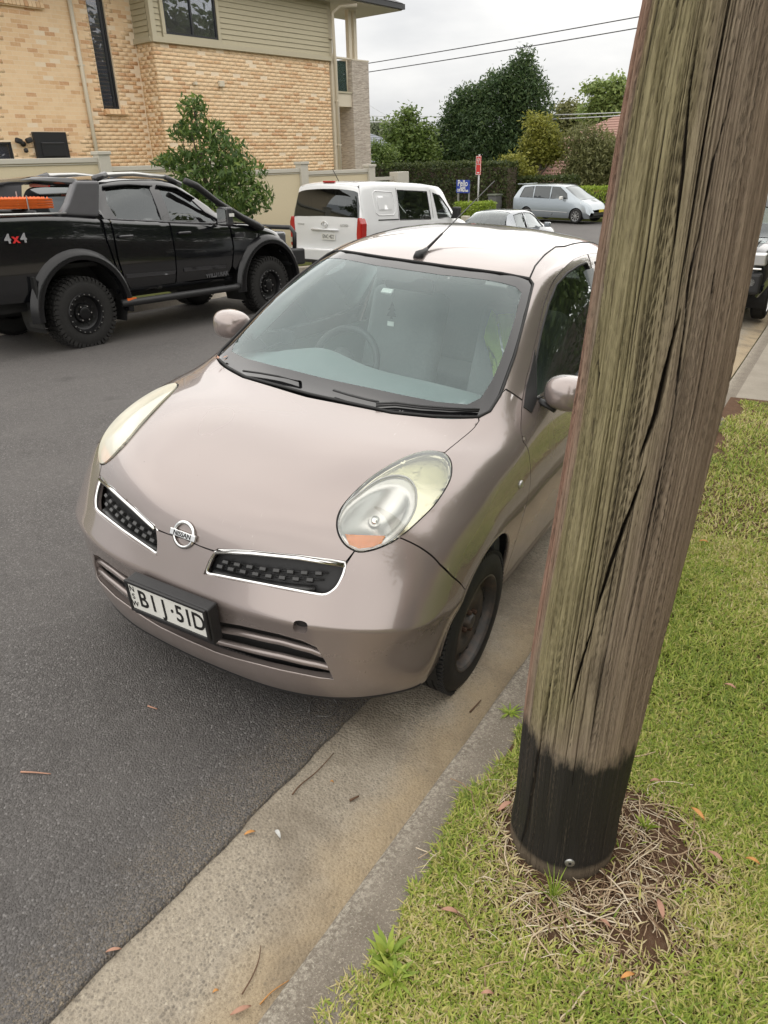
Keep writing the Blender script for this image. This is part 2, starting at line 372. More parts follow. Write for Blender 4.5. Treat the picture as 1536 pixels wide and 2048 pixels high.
# ---- grass blades
def blades(n_try, dens, xr, yr, zf, hgt=(.012, .038), wid=(.0022, .0048), seed=1, clip=None, straw=None, lean=1.0):
    g = np.random.default_rng(seed); x = g.uniform(*xr, n_try); y = g.uniform(*yr, n_try)
    keep = g.uniform(0, 1, n_try) < dens(x, y)
    if clip is not None: keep &= clip(x, y)
    x, y = x[keep], y[keep]; n = len(x); z = zf(x, y)
    az = g.uniform(0, 2*np.pi, n); hh = g.uniform(*hgt, n)*(.6+.8*fbm(x*3, y*3, 0, 3, 44)); ww = g.uniform(*wid, n)
    ln = hh*lean*g.uniform(.15, 1.7, n); d = np.stack([np.cos(az), np.sin(az)], -1); p = np.stack([-d[:, 1], d[:, 0]], -1)
    V = np.zeros((n, 5, 3)); o = np.stack([x, y], -1)
    for i, (f, w) in enumerate(((0, .8), (0, -.8), (.55, 1), (.55, -1), (1, 0))):
        V[:, i, :2] = o+d*(ln*f**1.6)[:, None]+p*(ww*w/2)[:, None]
        V[:, i, 2] = z+hh*(f-.28*f**2*np.minimum(1.4, ln/hh))*1.1
    b = np.arange(n)[:, None]*5
    T = np.concatenate([b+[0, 1, 3], b+[0, 3, 2], b+[2, 3, 4]]).reshape(-1, 3)
    rv = g.uniform(0, 1, n)**1.15
    if straw is not None: rv = np.clip(rv*.72+straw(x, y)*g.uniform(.15, 1.1, n), 0, 1)
    return V.reshape(-1, 3), T, np.repeat(rv, 5), np.tile([0, 0, .5, .5, 1.], n)
def pole_d(x, y): return np.hypot((x-PX0)*1.0, (y-PY0)*.9)
def bare(x, y):      # 1 on the bare patch round the pole
    d = pole_d(x-.05, y+.02)+.16*(fbm(x*4, y*4, 0, 3, 50)-.5)*2
    return np.clip(1-(d-.25)/.12, 0, 1)
def edge_clip(x, y): return x > 1.085+.085*np.clip((y+.6)/.9, 0, 1)+.11*(fbm(y*2.2, .5, 0, 4, 61)-.5)*2+np.clip((y-.1)*.06, 0, .06)+.07*(fbm(y*7, .5, 0, 3, 62)-.5)*2
def straw(x, y): return np.clip(.16+1.25*(fbm(x*1.7, y*1.7, 0, 4, 70)-.42)+1.2*bare(x, y)*.5+.35*(fbm(x*9, y*9, 0, 2, 71)-.45), 0, .75)
A = []
dn = lambda x, y: np.clip(1-.97*bare(x, y), .02, 1)*np.clip(.45+1.1*fbm(x*2.6, y*2.6, 0, 4, 80), .3, 1)
A.append(blades(115000, dn, (1.04, 2.6), (-1.0, .7), verge_soil, (.010, .028), (.0026, .0058), 1, edge_clip, straw))
A.append(blades(60000, dn, (1.06, 2.6), (-1.0, .9), lambda x, y: verge_soil(x, y)+.001, (.004, .012), (.0022, .004), 7, edge_clip, lambda x, y: .6+0*x, 3.2))
A.append(blades(100000, dn, (1.1, 3.2), (.7, 2.4), verge_soil, (.013, .032), (.003, .0062), 2, edge_clip, straw))
A.append(blades(75000, lambda x, y: .9+0*x, (1.15, 4.6), (2.4, 5.4), verge_soil, (.014, .036), (.004, .008), 3, edge_clip, straw))
ofs = 0; VV = []; TT = []; RR = []; TI = []
for v, tr_, r_, ti in A: VV.append(v); TT.append(tr_+ofs); RR.append(r_); TI.append(ti); ofs += len(v)
gr = np_mesh('grass', np.concatenate(VV), np.concatenate(TT), GRASS, None, False, {'rnd': np.concatenate(RR), 'tip': np.concatenate(TI)})
tag(gr, 'short green and straw coloured grass covering the verge beside the pole', 'grass', kind='stuff')
# dry runners and roots on the bare soil round the pole
def runners(n, seed):
    g = np.random.default_rng(seed); V = []; T = []; Rn = []; k = 0
    while k < n:
        a = g.uniform(0, 2*np.pi); d = .14+abs(g.normal(0, .11)); x = PX0+.04+d*np.cos(a)*1.1; y = PY0-.02+d*np.sin(a)
        if x < 1.15 or (x-PX0)**2+(y-PY0)**2 < .15**2: continue
        L = g.uniform(.025, .13) if g.uniform() < .9 else g.uniform(.15, .30); th = g.uniform(0, 2*np.pi); w = g.uniform(.0007, .0015) if L < .14 else g.uniform(.0014, .0026)
        m = 6; pts = []; zz = float(verge_soil(x, y)); lift = g.uniform(0, .014)
        for i in range(m):
            pts.append((x, y, zz+.003+lift*math.sin(math.pi*i/(m-1))+g.uniform(0, .004))); th += g.normal(0, .3); x += math.cos(th)*L/m; y += math.sin(th)*L/m; zz = float(verge_soil(x, y))
        mb = MB().tube(pts, w, 4, False); b = sum(len(v) for v in V)
        V.append(np.array(mb.v)); T.append(np.array(mb.f)+b); Rn.append(np.full(len(mb.v), g.uniform(0, 1)**.8)); k += 1
    return np.concatenate(V), np.concatenate(T), np.concatenate(Rn)
V_, T_, R_ = runners(850, 5)
rn = np_mesh('dry_runners', V_, T_, STRAW, None, True, {'rnd': R_}, nv=4)
tag(rn, 'pale dry grass runners and roots lying on bare soil round the pole', 'straw', kind='stuff')
# ================================================================ timber pole
t = NT('pole_timber'); co = t.coord(); lon = t.coord('Object', (1, 1, .022)); lon2 = t.coord('Object', (1, 1, .010))
z = t.sep(co)[2]; x = t.sep(co)[0]
grain = t.noise(lon, 120, 6, .7, .15); grain2 = t.noise(lon2, 38, 5, .6, .4); blot = t.noise(t.coord('Object', (1, 1, .35)), 5.5, 5, .62); fine = t.noise(lon, 230, 4, .7)
base = t.mix(t.ramp(grain, [(.3, 0), (.68, 1)]), (.14, .108, .076), (.34, .28, .205)); base = t.mix(t.math('MULTIPLY', grain2, .45), base, (.25, .19, .135))
side = t.math('ADD', t.attr('moss'), t.math('MULTIPLY', t.math('SUBTRACT', blot, .5), .9))
base = t.mix(t.ramp(side, [(.30, 0), (.80, .65)]), base, t.mix(t.ramp(grain, [(.3, 0), (.68, 1)]), (.15, .135, .055), (.35, .315, .16)))
red = t.math('ADD', t.attr('red'), t.math('MULTIPLY', t.math('SUBTRACT', blot, .5), 1.2)); base = t.mix(t.ramp(red, [(.5, 0), (.9, .75)]), base, t.mix(t.ramp(grain, [(.3, 0), (.7, 1)]), (.17, .082, .055), (.40, .23, .17)))
base = t.mix(t.ramp(fine, [(.34, .6), (.45, 0)]), base, (.085, .063, .044)); base = t.mix(t.math('MULTIPLY', t.attr('warm'), .55), base, t.mix(t.ramp(grain, [(.3, 0), (.7, 1)]), (.13, .085, .055), (.33, .24, .165)))
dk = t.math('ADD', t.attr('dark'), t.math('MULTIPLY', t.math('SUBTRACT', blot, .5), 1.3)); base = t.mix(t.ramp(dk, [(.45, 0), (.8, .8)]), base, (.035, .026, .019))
base = t.mix(t.ramp(t.attr('crack'), [(.25, 0), (.75, .95)]), base, (.014, .010, .008))
# bitumen paint on the foot
zz = t.math('ADD', z, t.math('MULTIPLY', t.math('SUBTRACT', t.noise(t.coord('Object', (1, 1, .25)), 26, 5, .7), .5), .20))
tar = t.math('MULTIPLY', t.ramp(zz, [(.37, 1), (.415, 0)]), t.ramp(z, [(-.005, 0), (.03, 1)]))
tar = t.math('MULTIPLY', tar, t.ramp(t.attr('crack'), [(.2, 1), (.6, .35)]))
base = t.mix(tar, base, t.mix(t.noise(lon, 30, 5, .7), (.007, .0066, .0064), (.030, .027, .025)))
base = t.mix(t.math('MULTIPLY', t.ramp(z, [(-.01, .8), (.035, 0)]), 1.0), base, (.085, .066, .046))
rough = t.ramp(tar, [(0, .86), (1, .55)])
h = t.math('ADD', t.math('MULTIPLY', grain, 1.), t.math('MULTIPLY', fine, .6)); h = t.math('MULTIPLY', h, t.ramp(tar, [(0, 1), (1, .5)]))
POLE = t.done(t.bsdf(base, rough, 0, t.bump(h, .75, .006), .3))
PZ = .105; PLX, PLY = .039, .050
KN = [0, .35, .7, 1.0, 1.3, 1.55, 1.8, 2.1, 2.5, 7.5]
KO = [.004, -.003, -.005, .001, .004, -.001, -.004, .004, .012, .012]; KR = [.136, .144, .1455, .1445, .1435, .140, .134, .126, .119, .10]
def smooth_interp(x, xp, fp):
    xf = np.linspace(xp[0], xp[-1], 1500); f = np.interp(xf, xp, fp); k = np.hanning(61); k /= k.sum()
    f = np.convolve(np.pad(f, 30, 'edge'), k, 'valid'); return np.interp(x, xf, f)
zs = np.concatenate([np.linspace(-.12, 2.7, 720), np.linspace(2.75, 7.4, 60)]); NT_ = 620
dcam = np.array([PX0, PY0])-CAM[:2]; faz = math.atan2(-dcam[1], -dcam[0])      # angle that faces the camera
prx = np.array([dcam[1], -dcam[0]])/np.linalg.norm(dcam)
th = faz+np.concatenate([np.linspace(-1.75, 1.75, 500, endpoint=False), np.linspace(1.75, 2*np.pi-1.75, 120, endpoint=False)]); TH, ZZ = np.meshgrid(th, zs)   # finer towards the road and camera
off = smooth_interp(ZZ, KN, KO); rad = smooth_interp(ZZ, KN, KR)
# angle relative to the camera-facing line: negative = towards the road (image left)
A_ = (TH-faz+np.pi) % (2*np.pi)-np.pi
AL = -A_    # + to image right? (fixed below by sign)
tw = TH+.22*ZZ        # spiral grain
cxn, cyn = np.cos(tw), np.sin(tw)
def ridg(f, zf, seed): return fbm(cxn*f+5, cyn*f+5, ZZ*zf, 4, seed)
disp = .013*(ridg(4, 1.0, 1)-.5)+.006*(ridg(16, .45, 2)-.5)+.0035*(ridg(42, .5, 3)-.5)
fl = np.abs(ridg(26, .35, 4)-.5)*2; disp -= .010*np.clip(1-fl/.12, 0, 1)*np.clip((ridg(5, 2, 6)-.35)*4, 0, 1)
crack = .8*np.clip(1-fl/.06, 0, 1)*np.clip((ridg(5, 2, 6)-.4)*4, 0, 1)
fl = np.abs(ridg(60, .6, 9)-.5)*2; c2 = np.clip(1-fl/.12, 0, 1)*np.clip((ridg(7, 3, 10)-.42)*5, 0, 1); disp -= .0034*c2; crack = np.maximum(crack, .7*c2)
fade = np.clip((ZZ-.33)/.15, .25, 1); disp *= fade
# the long checks seen from the road: (height, angle, half width mm, depth mm)
PA = lambda px, py: None
def pole_ang(px, py):
    """height and angle on the pole surface under a photo pixel"""
    r = ray(px, py); best = None
    for s in np.linspace(.8, 4.5, 3000):
        p = CAM+r*s; z = p[2]-PZ
        c = np.array([PX0+PLX*z, PY0+PLY*z]); d = np.hypot(*(p[:2]-c))
        if d < np.interp(z, KN, KR): return z, math.atan2(p[1]-c[1], p[0]-c[0])
    return None
def add_crack(pix, w, dep):
    global disp, crack
    q = [pole_ang(*p) for p in pix]; q = [k for k in q if k]; q.sort()
    hz = [k[0] for k in q]; ha = np.unwrap([k[1] for k in q])
    c = np.interp(ZZ, hz, ha)+.012*(fbm(ZZ*14, 3.3, 0, 3, 91)-.5)*2; d = (TH-c+np.pi) % (2*np.pi)-np.pi
    arc = np.abs(d)*rad; ends = np.clip((ZZ-hz[0])/.10, 0, 1)*np.clip((hz[-1]-ZZ)/.14, 0, 1); ww = w*(.25+.75*ends)*(.75+.5*vnoise(ZZ*9, 1.7))
    m = np.clip(1.25-arc/ww, 0, 1)*(ends > 0); m = np.minimum(m*1.6, 1)*np.clip(ends*3, 0, 1)
    disp -= dep*m; crack = np.maximum(crack, m)
add_crack([(1362, 615), (1345, 680), (1322, 770), (1308, 830), (1283, 900), (1272, 930)], .0042, .03)
add_crack([(1290, 930), (1268, 1000), (1245, 1060), (1222, 1130), (1200, 1200), (1193, 1240)], .0045, .03)
add_crack([(1193, 1240), (1176, 1300), (1160, 1350), (1140, 1420)], .003, .02)
add_crack([(1112, 1340), (1095, 1400), (1085, 1460), (1080, 1500), (1066, 1570), (1050, 1660), (1040, 1700)], .0042, .026)
add_crack([(1215, 480), (1200, 640), (1190, 800), (1170, 950)], .002, .009)
add_crack([(1480, 150), (1430, 330), (1380, 560), (1350, 800), (1300, 1100)], .0018, .008)
add_crack([(1400, 60), (1385, 160), (1370, 330), (1345, 520)], .0026, .012)
add_crack([(1330, 900), (1290, 1100), (1250, 1300)], .0015, .007)
add_crack([(1440, 500), (1400, 760), (1370, 900)], .0017, .008)
gc = np.random.default_rng(77)
for k in range(95):      # drying checks all round the visible side
    z0 = gc.uniform(.30, 2.6); L_ = gc.uniform(.15, 1.1); a0 = faz+gc.uniform(-1.6, 1.6); i0, i1 = np.searchsorted(zs, [z0, min(2.68, z0+L_)])
    if i1-i0 < 12: continue
    zz_ = ZZ[i0:i1]; f_ = np.linspace(0, 1, i1-i0)[:, None]; c_ = a0-.22*(zz_-z0)+.05*(fbm(zz_*2.2, k*1.7, 0, 3, 400)-.5)+.02*(fbm(zz_*11, k*2.3, 0, 2, 401)-.5)
    d_ = (TH[i0:i1]-c_+np.pi) % (2*np.pi)-np.pi; ww_ = gc.uniform(.0008, .0019)*np.sin(np.pi*f_)**.5; m_ = np.clip(1.4-np.abs(d_)*rad[i0:i1]/(ww_+1e-6), 0, 1)
    disp[i0:i1] -= gc.uniform(.004, .010)*m_; crack[i0:i1] = np.maximum(crack[i0:i1], m_*gc.uniform(.35, .8))
# worn step just above the tar on the road side, flare at the foot
disp += .006*np.exp(-((ZZ-.02)/.06)**2)-.004*np.clip(1-np.abs(ZZ-.40)/.02, 0, 1)*0
RD = rad+disp
wx, wy = prx
X_ = PLX*ZZ+wx*off+RD*np.cos(TH); Y_ = PLY*ZZ+wy*off+RD*np.sin(TH)
V = np.stack([X_, Y_, ZZ], -1).reshape(-1, 3); n, m = TH.shape
i = np.arange(n-1)[:, None]*m; j = np.arange(m)[None, :]; j2 = (j+1) % m
Q = np.stack([i+j, i+j2, i+m+j2, i+m+j], -1).reshape(-1, 4)
lat = np.cos(TH)*prx[0]+np.sin(TH)*prx[1]       # -1 image left .. +1 image right
moss = np.clip(.62-.75*(lat+.18)-.0*ZZ, 0, 1)*np.clip((ZZ-.25)/.3, 0, 1); moss = np.where(lat < -.86, moss*.25, moss)
red = np.clip((-lat-.66)*3.0, 0, 1)*.9+np.clip((lat-.80)*2.5, 0, 1)*.45
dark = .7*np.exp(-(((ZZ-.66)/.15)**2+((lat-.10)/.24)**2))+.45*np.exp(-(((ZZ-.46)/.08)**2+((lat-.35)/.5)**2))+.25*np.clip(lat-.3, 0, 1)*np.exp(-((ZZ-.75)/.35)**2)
pole = np_mesh('utility_pole', V, Q, POLE, None, True, {'crack': crack.ravel(), 'moss': moss.ravel(), 'red': red.ravel(), 'dark': dark.ravel(), 'warm': np.clip((lat-.1)*1.3, 0, 1).ravel()}, nv=4)
pole.location = (PX0, PY0, PZ)
tag(pole, 'weathered leaning timber utility pole with deep cracks and black painted foot', 'utility pole')
q = pole_ang(1139, 1722); q = q or (.02, faz)
mb = MB(); dr = np.array([math.cos(q[1]), math.sin(q[1]), 0.])
rr0 = float(np.interp(q[0], KN, KR))+.004
c0 = np.array([PLX*q[0], PLY*q[0], q[0]])+dr*rr0
wsh = MB().lathe([(.004, .004), (.012, .004), (.0135, .002), (.0135, -.012)], c0, dr, 20).build('bolt_washer', GALV, pole, True)
MB().box(c0+dr*.0035, (.007, .007, .003), (np.cross(dr, [0, 0, 1]), [0, 0, 1], dr)).build('bolt_hole', DARKM, wsh)
# ================================================================ spline surfaces for car bodies
from mathutils.bvhtree import BVHTree
def slope_matrix(n, kind):
    D = np.zeros((n, n))
    if kind == 'c2':                     # natural cubic spline slopes
        A = np.zeros((n, n)); B = np.zeros((n, n))
        A[0, 0] = 2; A[0, 1] = 1; B[0, 0] = -3; B[0, 1] = 3; A[-1, -1] = 2; A[-1, -2] = 1; B[-1, -1] = 3; B[-1, -2] = -3
        for i in range(1, n-1): A[i, i-1:i+2] = (1, 4, 1); B[i, i-1] = -3; B[i, i+1] = 3
        return np.linalg.solve(A, B)
    k = .5 if kind == 'cr' else float(kind)
    for i in range(1, n-1): D[i, i-1] = -k; D[i, i+1] = k
    D[0, 0] = -1; D[0, 1] = 1; D[-1, -1] = 1; D[-1, -2] = -1
    return D*(1 if kind == 'cr' else 1)
def hermite(V, D, t):
    """V (...,n,3) values, D slopes matrix; t (N,) -> per point value; V may be (n,3) or (N,n,3)"""
    n = V.shape[-2]; i = np.clip(np.floor(t).astype(int), 0, n-2); f = (t-i)[:, None]
    M = D@V
    if V.ndim == 2: a, b, ma, mb = V[i], V[i+1], M[i], M[i+1]
    else:
        r = np.arange(len(t)); a, b, ma, mb = V[r, i], V[r, i+1], M[r, i], M[r, i+1]
    return (2*f**3-3*f**2+1)*a+(f**3-2*f**2+f)*ma+(-2*f**3+3*f**2)*b+(f**3-f**2)*mb
class Surf:
    def __init__(s, G, ks='c2', kt='c2', M=None):
        G = np.array(G, float); s.nt, s.ns = G.shape[:2]          # rows t, columns s (half)
        L = G[:, 1:][:, ::-1]*np.array([-1, 1, 1]); s.G = np.concatenate([L, G], 1); s.o = s.ns-1
        s.Ds = slope_matrix(s.G.shape[1], ks); s.Dt = slope_matrix(s.nt, kt)
        s.M = np.array(M, float) if M is not None else np.eye(4); s.bvh = None
        s.MT = np.einsum('ij,jkl->ikl', s.Dt, s.G)
    def __call__(s, S, T):
        S = np.atleast_1d(np.asarray(S, float)); T = np.atleast_1d(np.asarray(T, float)); S, T = np.broadcast_arrays(S, T)
        sh = S.shape; S = S.ravel(); T = T.ravel()
        i = np.clip(np.floor(T).astype(int), 0, s.nt-2); f = (T-i)[:, None, None]
        a, b, ma, mb = s.G[i], s.G[i+1], s.MT[i], s.MT[i+1]
        R_ = (2*f**3-3*f**2+1)*a+(f**3-2*f**2+f)*ma+(-2*f**3+3*f**2)*b+(f**3-f**2)*mb
        out = hermite(R_, s.Ds, S+s.o)
        return out.reshape(sh+(3,))
    def nrm(s, S, T):
        e = .02; du = s(np.asarray(S)+e, T)-s(np.asarray(S)-e, T); dt = s(S, np.clip(np.asarray(T)+e, 0, s.nt-1))-s(S, np.clip(np.asarray(T)-e, 0, s.nt-1))
        n = np.cross(dt, du); n /= (np.linalg.norm(n, axis=-1, keepdims=True)+1e-12); return -n
    def mkbvh(s, d=.1):
        a = np.arange(0, s.ns-1+1e-6, d); b = np.arange(0, s.nt-1+1e-6, d); A, B = np.meshgrid(a, b); P_ = s(A, B)
        W = P_.reshape(-1, 3)@s.M[:3, :3].T+s.M[:3, 3]; n, m = A.shape; s.A = A.ravel(); s.B = B.ravel(); s.W = W
        s.F = [(r*m+c, r*m+c+1, (r+1)*m+c+1) for r in range(n-1) for c in range(m-1)]+[(r*m+c, (r+1)*m+c+1, (r+1)*m+c) for r in range(n-1) for c in range(m-1)]
        s.bvh = BVHTree.FromPolygons([tuple(w) for w in W], s.F)
    def st(s, pix):
        """photo pixels -> (s,t) on the right half of the body"""
        if s.bvh is None: s.mkbvh()
        out = []
        for px, py in pix:
            d = ray(px, py); loc, no, idx, dist = s.bvh.ray_cast(Vector(CAM), Vector(d))
            if loc is None:
                loc, no, idx, dist = s.bvh.find_nearest(Vector(CAM+d*2.6))
            f = s.F[idx]; a, b, c = (s.W[k] for k in f); p = np.array(loc)
            v0, v1, v2 = b-a, c-a, p-a; d00, d01, d11, d20, d21 = v0@v0, v0@v1, v1@v1, v2@v0, v2@v1; den = d00*d11-d01*d01+1e-18
            v = (d11*d20-d01*d21)/den; w = (d00*d21-d01*d20)/den; q = (1-v-w, v, w)
            out.append((sum(q[k]*s.A[f[k]] for k in range(3)), sum(q[k]*s.B[f[k]] for k in range(3))))
        return out
def inpoly(P_, poly):
    x, y = P_[:, 0], P_[:, 1]; c = np.zeros(len(P_), bool); n = len(poly)
    for i in range(n):
        (x0, y0), (x1, y1) = poly[i], poly[(i+1) % n]
        if y0 == y1: continue
        c ^= ((y0 > y) != (y1 > y)) & (x < (x1-x0)*(y-y0)/(y1-y0)+x0)
    return c
def spline2(pts, n=8, closed=False):
    """smooth a 2d/3d polyline (Catmull-Rom)"""
    P_ = [np.array(p, float) for p in pts]; m = len(P_); out = []
    for i in range(m if closed else m-1):
        p0 = P_[(i-1) % m] if closed or i > 0 else 2*P_[0]-P_[1]; p1 = P_[i]; p2 = P_[(i+1) % m]
        p3 = P_[(i+2) % m] if closed or i+2 < m else 2*P_[-1]-P_[-2]
        for k in range(n):
            t_ = k/n; out.append(.5*((2*p1)+(p2-p0)*t_+(2*p0-5*p1+4*p2-p3)*t_**2+(3*p1-p0-3*p2+p3)*t_**3))
    if not closed: out.append(P_[-1])
    return [tuple(p) for p in out]
def shrink(poly, d, sc):
    """move a closed (s,t) polygon inwards by d metres; sc = metres per unit (s,t)"""
    P_ = np.array(poly)*sc; n = len(P_); a = 0.5*np.sum(P_[:, 0]*np.roll(P_[:, 1], -1)-np.roll(P_[:, 0], -1)*P_[:, 1]); sg = 1 if a > 0 else -1
    out = []
    for i in range(n):
        e0 = P_[i]-P_[i-1]; e1 = P_[(i+1) % n]-P_[i]; e0 = e0/(np.linalg.norm(e0)+1e-9); e1 = e1/(np.linalg.norm(e1)+1e-9)
        n0 = np.array([-e0[1], e0[0]])*sg; n1 = np.array([-e1[1], e1[0]])*sg; m = n0+n1; m = m/(np.linalg.norm(m)+1e-9); k = d/max(.35, m@n0)
        out.append(tuple((P_[i]+m*k)/sc))
    return out
def msc(surf, poly):
    q = np.array(poly); c = q.mean(0); lo = np.maximum(q.min(0), [-(surf.ns-1), 0]); hi = np.minimum(q.max(0), [surf.ns-1, surf.nt-1])
    A, B = np.meshgrid(np.linspace(lo[0], hi[0], 6), np.linspace(lo[1], hi[1], 6)); e = .02
    a = np.linalg.norm(surf(A+e, B)-surf(A-e, B), axis=-1).mean()/(2*e); b = np.linalg.norm(surf(A, np.clip(B+e, 0, surf.nt-1))-surf(A, np.clip(B-e, 0, surf.nt-1)), axis=-1).mean()/(2*e)
    return np.array([a, b])
def panel(surf, poly, name, mat, parent, off=0., thick=.014, h=.02, holes=(), gap=0., bulge=None, post=None, gaph=None):
    sc = msc(surf, poly)
    if gap: poly = shrink(poly, gap, sc)
    holes = [shrink(q, -(gap if gaph is None else gaph), sc) for q in holes]
    V2 = []; E = []
    for q in [poly]+list(holes):
        q = np.array(q)*sc; pts = []
        for i in range(len(q)):
            a, b = q[i], q[(i+1) % len(q)]; k = max(1, int(np.ceil(np.linalg.norm(b-a)/h))); pts += [a+(b-a)*j/k for j in range(k)]
        b0 = len(V2); V2 += pts; E += [(b0+i, b0+(i+1) % len(pts)) for i in range(len(pts))]
    B = np.array(V2); lo, hi = B.min(0), B.max(0)
    gx, gy = np.meshgrid(np.arange(lo[0]+h/2, hi[0], h), np.arange(lo[1]+h/2, hi[1], h)); g_ = np.stack([gx.ravel(), gy.ravel()], -1)
    if len(g_):
        ok = inpoly(g_, (np.array(poly)*sc))
        for q in holes: ok &= ~inpoly(g_, np.array(q)*sc)
        g_ = g_[ok]
        if len(g_):
            dm = np.full(len(g_), 1e9)
            for b in range(0, len(B), 64): dm = np.minimum(dm, np.linalg.norm(g_[:, None]-B[None, b:b+64], axis=-1).min(1))
            g_ = g_[dm > h*.45]
    allv = [tuple(p) for p in V2]+[tuple(p) for p in g_]
    vo, eo, fo, *_ = delaunay_2d_cdt([Vector(p) for p in allv], E, [], 0, 1e-6)
    vo = np.array([tuple(v) for v in vo]); F = np.array([tuple(f) for f in fo if len(f) == 3])
    cen = vo[F].mean(1); ok = inpoly(cen, np.array(poly)*sc)
    for q in holes: ok &= ~inpoly(cen, np.array(q)*sc)
    F = F[ok]; ST = vo/sc; P_ = surf(ST[:, 0], ST[:, 1]); N = surf.nrm(ST[:, 0], ST[:, 1])
    P3 = P_+N*off
    if bulge is not None: P3 = P3+N*bulge(ST)[:, None]
    # orientation: make faces point along N
    fn = np.cross(P3[F[:, 1]]-P3[F[:, 0]], P3[F[:, 2]]-P3[F[:, 0]]); flip = (fn*N[F[:, 0]]).sum(1) < 0; F[flip] = F[flip][:, ::-1]
    V = [tuple(p) for p in P3]; FF = [tuple(f) for f in F]
    if thick:
        cnt = {}
        for f in FF:
            for a, b in ((f[0], f[1]), (f[1], f[2]), (f[2], f[0])): cnt[(a, b)] = cnt.get((a, b), 0)+1
        bd = [(a, b) for (a, b) in cnt if (b, a) not in cnt]; mp_ = {}
        for a, b in bd:
            for k in (a, b):
                if k not in mp_: mp_[k] = (len(V), len(V)+1); V.append(V[k]); V.append(tuple(P3[k]-N[k]*thick))
        FF += [(mp_[b][0], mp_[a][0], mp_[a][1], mp_[b][1]) for a, b in bd]
    if post is not None: V = post(np.array(V))
    return mesh_obj(name, V, FF, mat, parent, True)
def mir(poly): return [(-a, b) for a, b in poly][::-1]
def line3(surf, pts, off=0.):
    q = np.array(pts); return surf(q[:, 0], q[:, 1])+surf.nrm(q[:, 0], q[:, 1])*off
